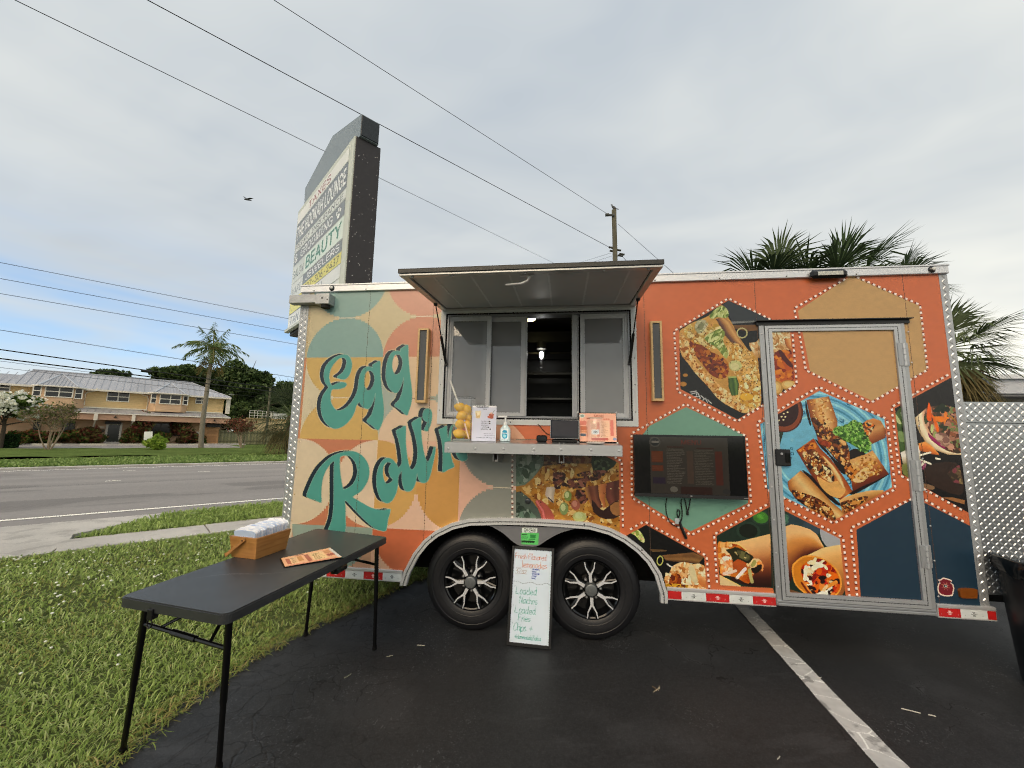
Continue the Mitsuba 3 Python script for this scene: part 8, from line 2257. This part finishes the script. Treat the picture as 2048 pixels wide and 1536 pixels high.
# queen palm with arching feather fronds
def frond(base, az, el, L, droop, r, nleaf=46, lw=0.045, ll=0.55, cols=('5E7440',), hang=0.35):
    """A feather leaf: its rib and the leaflets as (vertices, faces, uv)."""
    t = np.linspace(0, 1, 12)
    d = np.array([math.cos(az), math.sin(az)])
    e = el - droop * t ** 1.2
    step = L / 11
    P = [np.array(base, float)]
    for k in range(1, 12):
        P.append(P[-1] + np.r_[d * math.cos(e[k]), math.sin(e[k])] * step)
    P = np.array(P)
    tt = r.uniform(0.12, 1.0, nleaf)
    C = np.stack([np.interp(tt, t, P[:, k]) for k in range(3)], 1)
    sd = np.where(np.arange(nleaf) % 2 == 0, 1, -1)[:, None]
    side = np.array([-d[1], d[0], 0])[None] * sd
    fw = np.r_[d, 0.0][None]
    dirn = side * 0.75 + fw * 0.55 + np.array([0, 0, -1.0])[None] * r.uniform(hang * 0.4, hang * 1.6, (nleaf, 1))
    dirn /= np.linalg.norm(dirn, axis=1, keepdims=True)
    l_ = ll * np.sin(np.clip(tt, 0.05, 0.97) * np.pi)[:, None] ** 0.5 * r.uniform(0.7, 1.1, (nleaf, 1))
    tip = C + dirn * l_ + np.array([0, 0, -0.25]) * l_ * hang
    mid = C + dirn * l_ * 0.5
    w = np.cross(dirn, np.array([0, 0, 1.0])) * lw * 0.5 + np.array([0, 0, lw * 0.25])
    v = np.stack([C, mid + w, tip, mid - w], 1).reshape(-1, 3)
    f = (np.arange(nleaf)[:, None, None] * 4 + np.array([(0, 1, 2), (0, 2, 3)])[None]).reshape(-1, 3)
    idx = np.array([float(ink(c)) for c in cols])[r.integers(0, len(cols), nleaf)]
    return P, (v, f, np.repeat(np.stack([idx, np.full(nleaf, 0.25)], 1), 4, 0))


def queen_palm():
    t = thing('queen_palm', 'tall slim palm with feathery fronds in front of the office building', 'palm tree')
    r = np.random.default_rng(71)
    tr_ = [(4.232,-0.0411),(4.139,2.406),(4.173,5.034),(4.213,7.268),(4.265,8.632)]
    P = np.array([bpl(44.0, s, z if i else -0.1) for i, (s, z) in enumerate(tr_)])
    add(t + '__trunk', tube(bez(P, 16), np.linspace(0.20, 0.13, 16), 14), '7A7468', 'matte', 0.35, smooth=40)
    add(t + '__crownshaft', tube([P[-1] - [0, 0, 1.2], P[-1] + [0.05, 0, 0.3]], [0.19, 0.12], 12), '8A8258', 'matte', 0.3, smooth=40)
    ribs, lv = [], []
    F_ = [(0.2, 1.25, 2.2, 0.5), (2.6, 1.35, 2.3, 0.4), (4.4, 1.2, 2.2, 0.6), (5.4, 1.4, 2.4, 0.35)]
    for i in range(8):
        F_.append((i * 0.785 + r.uniform(-0.2, 0.2), r.uniform(0.35, 0.75), r.uniform(2.6, 3.2), r.uniform(0.9, 1.4)))
    for i in range(9):
        F_.append((i * 0.70 + r.uniform(-0.2, 0.2), r.uniform(-0.3, 0.2), r.uniform(2.2, 2.8), r.uniform(1.0, 1.5)))
    for az, el, L, dp in F_:
        p, q = frond(P[-1] + [0, 0, 0.15], az, el, L, dp, r, 60, 0.075, 0.75, ('6E8452', '5E7444', '7E9060', '54683C', '8E9A70'), 0.55)
        ribs.append(tube(p, np.linspace(0.035, 0.010, 12), 5))
        lv.append(q)
    for i in range(7):
        p, q = frond(P[-1] + [0, 0, -0.3], i * 0.9, -0.9, 2.2, 0.5, r, 50, 0.06, 0.6, ('8A7A50', '7A6E48', '6E6A44'), 0.7)
        lv.append(q)
    add(t + '__frond_rib', cat(ribs), '7E7A50', 'matte', 0.2)
    thing(t + '__frond_rib', kind='stuff')
    foliage(t + '__fronds', lv)


queen_palm()

# dark trees behind
for i, (px_s, n, h, rad, zc, lb, cnt) in enumerate([([(3.953,1.562)][0][0], 72, 10.2, (4.2, 4.0, 2.6), 7.6, 'dark broad tree showing above the right end of the metal roof', 6500), ([(7.922,1.662)][0][0], 74, 11.0, (4.4, 4.0, 3.6), 7.6, 'dense dark oak behind the queen palm', 8000), ([(11.32,1.744)][0][0], 72, 11.6, (4.6, 4.2, 4.2), 7.4, 'tallest dark oak right of the queen palm', 9500),
                                                   ([(15.74,1.856)][0][0], 76, 10.2, (4.6, 4.2, 3.8), 6.4, 'dark oak behind the thin wooden pole', 8000), ([(20.48,1.976)][0][0], 80, 10.4, (4.6, 4.2, 4.0), 6.4, 'dark tree at the trailer corner, farthest right of the row', 8000), ([(8.632,1.676)][0][0], 70, 6.0, (5.0, 3.0, 2.8), 3.4, 'low dark tree behind the right end of the building', 6500),
                                                   ([(12.44,1.045)][0][0], 69, 6.0, (5.0, 3.0, 2.8), 3.2, 'low dark tree behind the beige tank', 6500), ([(17.41,1.102)][0][0], 72, 6.5, (4.5, 3.0, 3.0), 3.2, 'low dark tree right of the beige tank', 6000)]):
    tree('oak_tree', lb, px_s, n, h, rad, DARK, 200 + 7 * i, cnt, (0.16, 0.40), zc=zc, trunk=0.3, group='dark trees beyond the building', cs=0.26, clumps=44)
(q0,) = [(-3.383,9.07)]
tree('roof_tree_top', 'small dark tree top peeping over the metal roof ridge', q0[0], 78, q0[1] + 0.3, (2.2, 2.0, 1.2), DARK, 300, 1800, (0.15, 0.35), zc=q0[1] - 0.6, trunk=0.2)

# wooden fence, tank with railings, thin pole, drooping dark palm at the trailer corner
fk = thing('wooden_fence', 'weathered greenish board fence right of the office building', 'fence')
fpts = np.array([[(5.133,41.29)][0], [(9.455,37.89)][0]])
fp = [np.array([(6.819,1.059)][0]), np.array([(14.11,1.178)][0])]
sA, sB_ = fp[0][0], fp[1][0] + 1.0
zt_ = max(fp[0][1], 1.6)
nb_ = int((sB_ - sA) / 0.16)
for i in range(nb_):
    s0_ = sA + i * 0.16
    add(fk + '__board', bbox(s0_, s0_ + 0.148, 56.0 + (i % 3) * 0.008, 56.025 + (i % 3) * 0.008, 0.03, zt_ + 0.03 * math.sin(i * 2.3)), ('7E7C5E', '74745A', '888466', '6A6A52')[i % 4], 'matte', 0.35)
for i in range(0, nb_, 14):
    add(fk + '__post', bbox(sA + i * 0.16, sA + i * 0.16 + 0.12, 55.88, 55.99, 0.0, zt_ + 0.12), '6E6A50', 'matte', 0.3)
add(fk + '__rail', cat([bbox(sA, sB_, 55.94, 55.99, z, z + 0.1) for z in (0.35, zt_ - 0.3)]), '66644C', 'matte', 0.3)
tk = thing('storage_tank', 'long beige panelled tank with white railings behind the fence', 'tank')
tq = [(10.37,3.167),(14.13,3.756),(14.33,1.365),(10.89,1.198)]
zt0 = 0.0
add(tk + '__shell', bbox(tq[0][0], tq[1][0] + 3.0, 62, 66, -0.05, tq[0][1]), 'C9B58E', 'matte', 0.25)
add(tk + '__rim', bbox(tq[0][0] - 0.1, tq[1][0] + 3.1, 61.85, 62.05, tq[0][1] - 0.02, tq[0][1] + 0.14), 'B09A72', 'matte', 0.2)
for s_ in np.arange(tq[0][0] + 0.1, tq[1][0] + 3, 1.1):
    add(tk + '__panel_rib', bbox(s_, s_ + 0.09, 61.93, 61.998, 0.0, tq[0][1] - 0.03), 'B8A47C', 'matte', 0.2)
for s_ in (tq[0][0] + 0.3, tq[0][0] + 1.2, tq[0][0] + 2.2, tq[0][0] + 5.2, tq[0][0] + 6.2):
    add(tk + '__railing', cat([cyl(bpl(62.3, s_ + d, tq[0][1]), bpl(62.3, s_ + d, tq[0][1] + 1.1), 0.035, 6) for d in (0, 0.55)] + [cyl(bpl(62.3, s_, tq[0][1] + z), bpl(62.3, s_ + 0.9, tq[0][1] + z), 0.035, 6) for z in (0.45, 0.8, 1.1)]), 'DADAD4', 'satin')
add(tk + '__hatch_box', bbox(tq[0][0] + 3.0, tq[0][0] + 4.8, 62.2, 63.5, tq[0][1] + 0.1, tq[0][1] + 0.95), 'C2C4C2', 'satin', 0.1)
(pq0, pq1) = [(11.90,1.126),(11.73,7.019)]
k = thing('thin_pole', 'thin grey wooden pole standing behind the board fence', 'pole')
addm(k + '__shaft', tube([bpl(58, pq0[0], -0.1), bpl(58, pq0[0], pq1[1])], [0.16, 0.12], 10), 'weathered_wood', smooth=40)
add(k + '__guy_wire', tube([bpl(58, pq0[0], pq1[1] - 0.3), bpl(58, pq0[0] + 4.5, pq1[1] - 3.0)], 0.025, 5), '3A3C3A', 'satin')


# sabal palms: fans of stiff blades
def fan(c, axis, L, r, nb=34, cols=('4E5E3A',), spread=2.5, lw=0.045, droop=0.22):
    ax = np.array(axis, float)
    ax /= np.linalg.norm(ax)
    sd = np.cross(ax, [0, 0, 1.0])
    sd /= np.linalg.norm(sd) + 1e-9
    nm = np.cross(sd, ax)
    v, f = [], []
    for i in range(nb):
        a = (i / (nb - 1) - 0.5) * spread + r.normal() * 0.03
        d = ax * math.cos(a) + sd * math.sin(a) + nm * 0.20 * math.cos(a * 1.3)
        l_ = L * (0.72 + 0.28 * math.cos(a * 0.8)) * r.uniform(0.85, 1.08)
        m = c + d * l_ * 0.55
        e = c + d * l_ + np.array([0, 0, -droop]) * l_ * r.uniform(0.2, 1.3) + r.normal(size=3) * 0.02 * l_
        w = np.cross(d, nm)
        w = w / np.linalg.norm(w) * lw * 0.5
        o = len(v)
        v += [c + w * 0.3, c - w * 0.3, m + w, m - w, e]
        f += [(o, o + 1, o + 3), (o, o + 3, o + 2), (o + 2, o + 3, o + 4)]
    idx = float(ink(cols[r.integers(0, len(cols))]))
    return np.array(v), np.array(f), np.tile([idx, 0.3], (len(v), 1))


def sabal(label, x, y, z, R, seed, nf=34, cols=('3E4C34', '4A5A3E', '566848', '33402C', '627050'), dead=0, zb=0.0, up=0.0):
    t = numc('sabal_palm')
    thing(t, label, 'palm tree', 'fan palms behind the trailer')
    r = np.random.default_rng(seed)
    c0 = np.array([x, y, z])
    pts = np.array([[x, y, zb - 0.1], [x + r.normal() * 0.05, y, z * 0.5], [x, y, z - 0.1]])
    add(t + '__trunk', tube(bez(pts, 10), np.linspace(0.19, 0.16, 10), 12), '6A5E4E', 'matte', 0.4, smooth=40)
    boots = []
    for i in range(40):
        a, zz = i * 2.4, z - 0.2 - i * 0.03
        boots.append(tube([(x + 0.15 * math.cos(a), y + 0.15 * math.sin(a), zz), (x + 0.26 * math.cos(a), y + 0.26 * math.sin(a), zz + 0.16)], [0.035, 0.015], 5))
    thing(add(t + '__leaf_base', cat(boots), '7A6A52', 'matte', 0.3), kind='stuff')
    stems, fn = [], []
    for i in range(nf + dead):
        az = i * 2.39996 + r.uniform(-0.2, 0.2)
        el = math.asin(np.clip(1 - 1.55 * (i + 0.5) / nf + up, -0.75, 0.98)) if i < nf else r.uniform(-1.3, -0.7)
        d = np.array([math.cos(az) * math.cos(el), math.sin(az) * math.cos(el), math.sin(el)])
        sl = R * r.uniform(0.42, 0.58)
        b = c0 + d * sl + np.array([0, 0, -0.06 * sl])
        stems.append(tube([c0, c0 + d * sl * 0.5 + [0, 0, 0.02], b], [0.018, 0.014, 0.010], 5))
        dn = d + np.array([0, 0, -0.25 * math.cos(el)])
        fn.append(fan(b, dn, R * r.uniform(0.62, 0.80), r, 28, cols if i < nf else ('6E6648', '7E7250', '5A5A40'), 2.6, 0.032, 0.28 if i < nf else 0.5))
    thing(add(t + '__leaf_stalk', cat(stems), '5E6A40', 'satin', 0.2), kind='stuff')
    foliage(t + '__fans', fn)


(pa,), (pb,), (pc,), (pd,), (pe,) = [(5.806,4.211,3.932)], [(6.815,4.335,3.967)], [(8.9,5.74,4.591)], [(9.625,5.812,3.218)], [(10.35,6.547,2.217)]
sabal('fan palm showing above the roof rail right of the hatch, left one of two', *pa, 1.05, 401, 22)
sabal('fan palm showing above the flood lamp, right one of two', *pb, 1.20, 402, 22)
sabal('fan palm whose few stiff blades show left of the right marker lamp', *pc, 0.85, 405, 7)
sabal('drooping fan palm hanging out beyond the right trailer corner', *pd, 1.12, 403, 30, ('5A6848', '6A7656', '4A5640', '86906A'), 14)
sabal('lower olive brown fan palm above the diamond plate at the right corner', *pe, 0.80, 404, 20, ('7A7650', '6A6A48', '6A6E4A', '8E8860'), 12)
(ce,) = [(-15.11,21.12,1.93)]
sabal('dark drooping fan palm at the trailer corner beside the fence', *(ce[0] - 0.2, ce[1], 2.6), 2.3, 407, 34, ('36422E', '445038', '2C3626', '566048'), 16)

# pale flat roofed building at the right edge
GB = thing('flat_roof_building', 'pale grey flat roofed building at the right edge behind the trailer', 'building')
gx0 = 18.6
add(GB + '__wall', box(gx0 + 1.2, 48, 15.6, 26, -0.05, 3.35), 'A9A89F', 'matte', 0.12)
add(GB + '__fascia', cat([box(gx0, 50, 14.6, 27, 3.40, 3.95)]), 'B9BDC4', 'satin', 0.08)
add(GB + '__roof_edge', cat([box(gx0 - 0.1, 50.1, 14.45, 27.1, 3.955, 4.12)]), 'D6DADF', 'satin', 0.06)
add(GB + '__soffit', box(gx0 + 0.1, 49.9, 14.7, 15.59, 3.30, 3.395), '8A8C8E', 'matte')
for i in range(7):
    k = add(GB + '__window', box(gx0 + 1.6 + i * 3.4, gx0 + 3.8 + i * 3.4, 15.55, 15.595, 0.6, 3.05), '0E0F11', 'gloss', 0.1)
    add(GB + '__pier', box(gx0 + 3.95 + i * 3.4, gx0 + 4.5 + i * 3.4, 15.35, 15.59, 0.0, 3.29), 'CFC9B8', 'matte', 0.15)
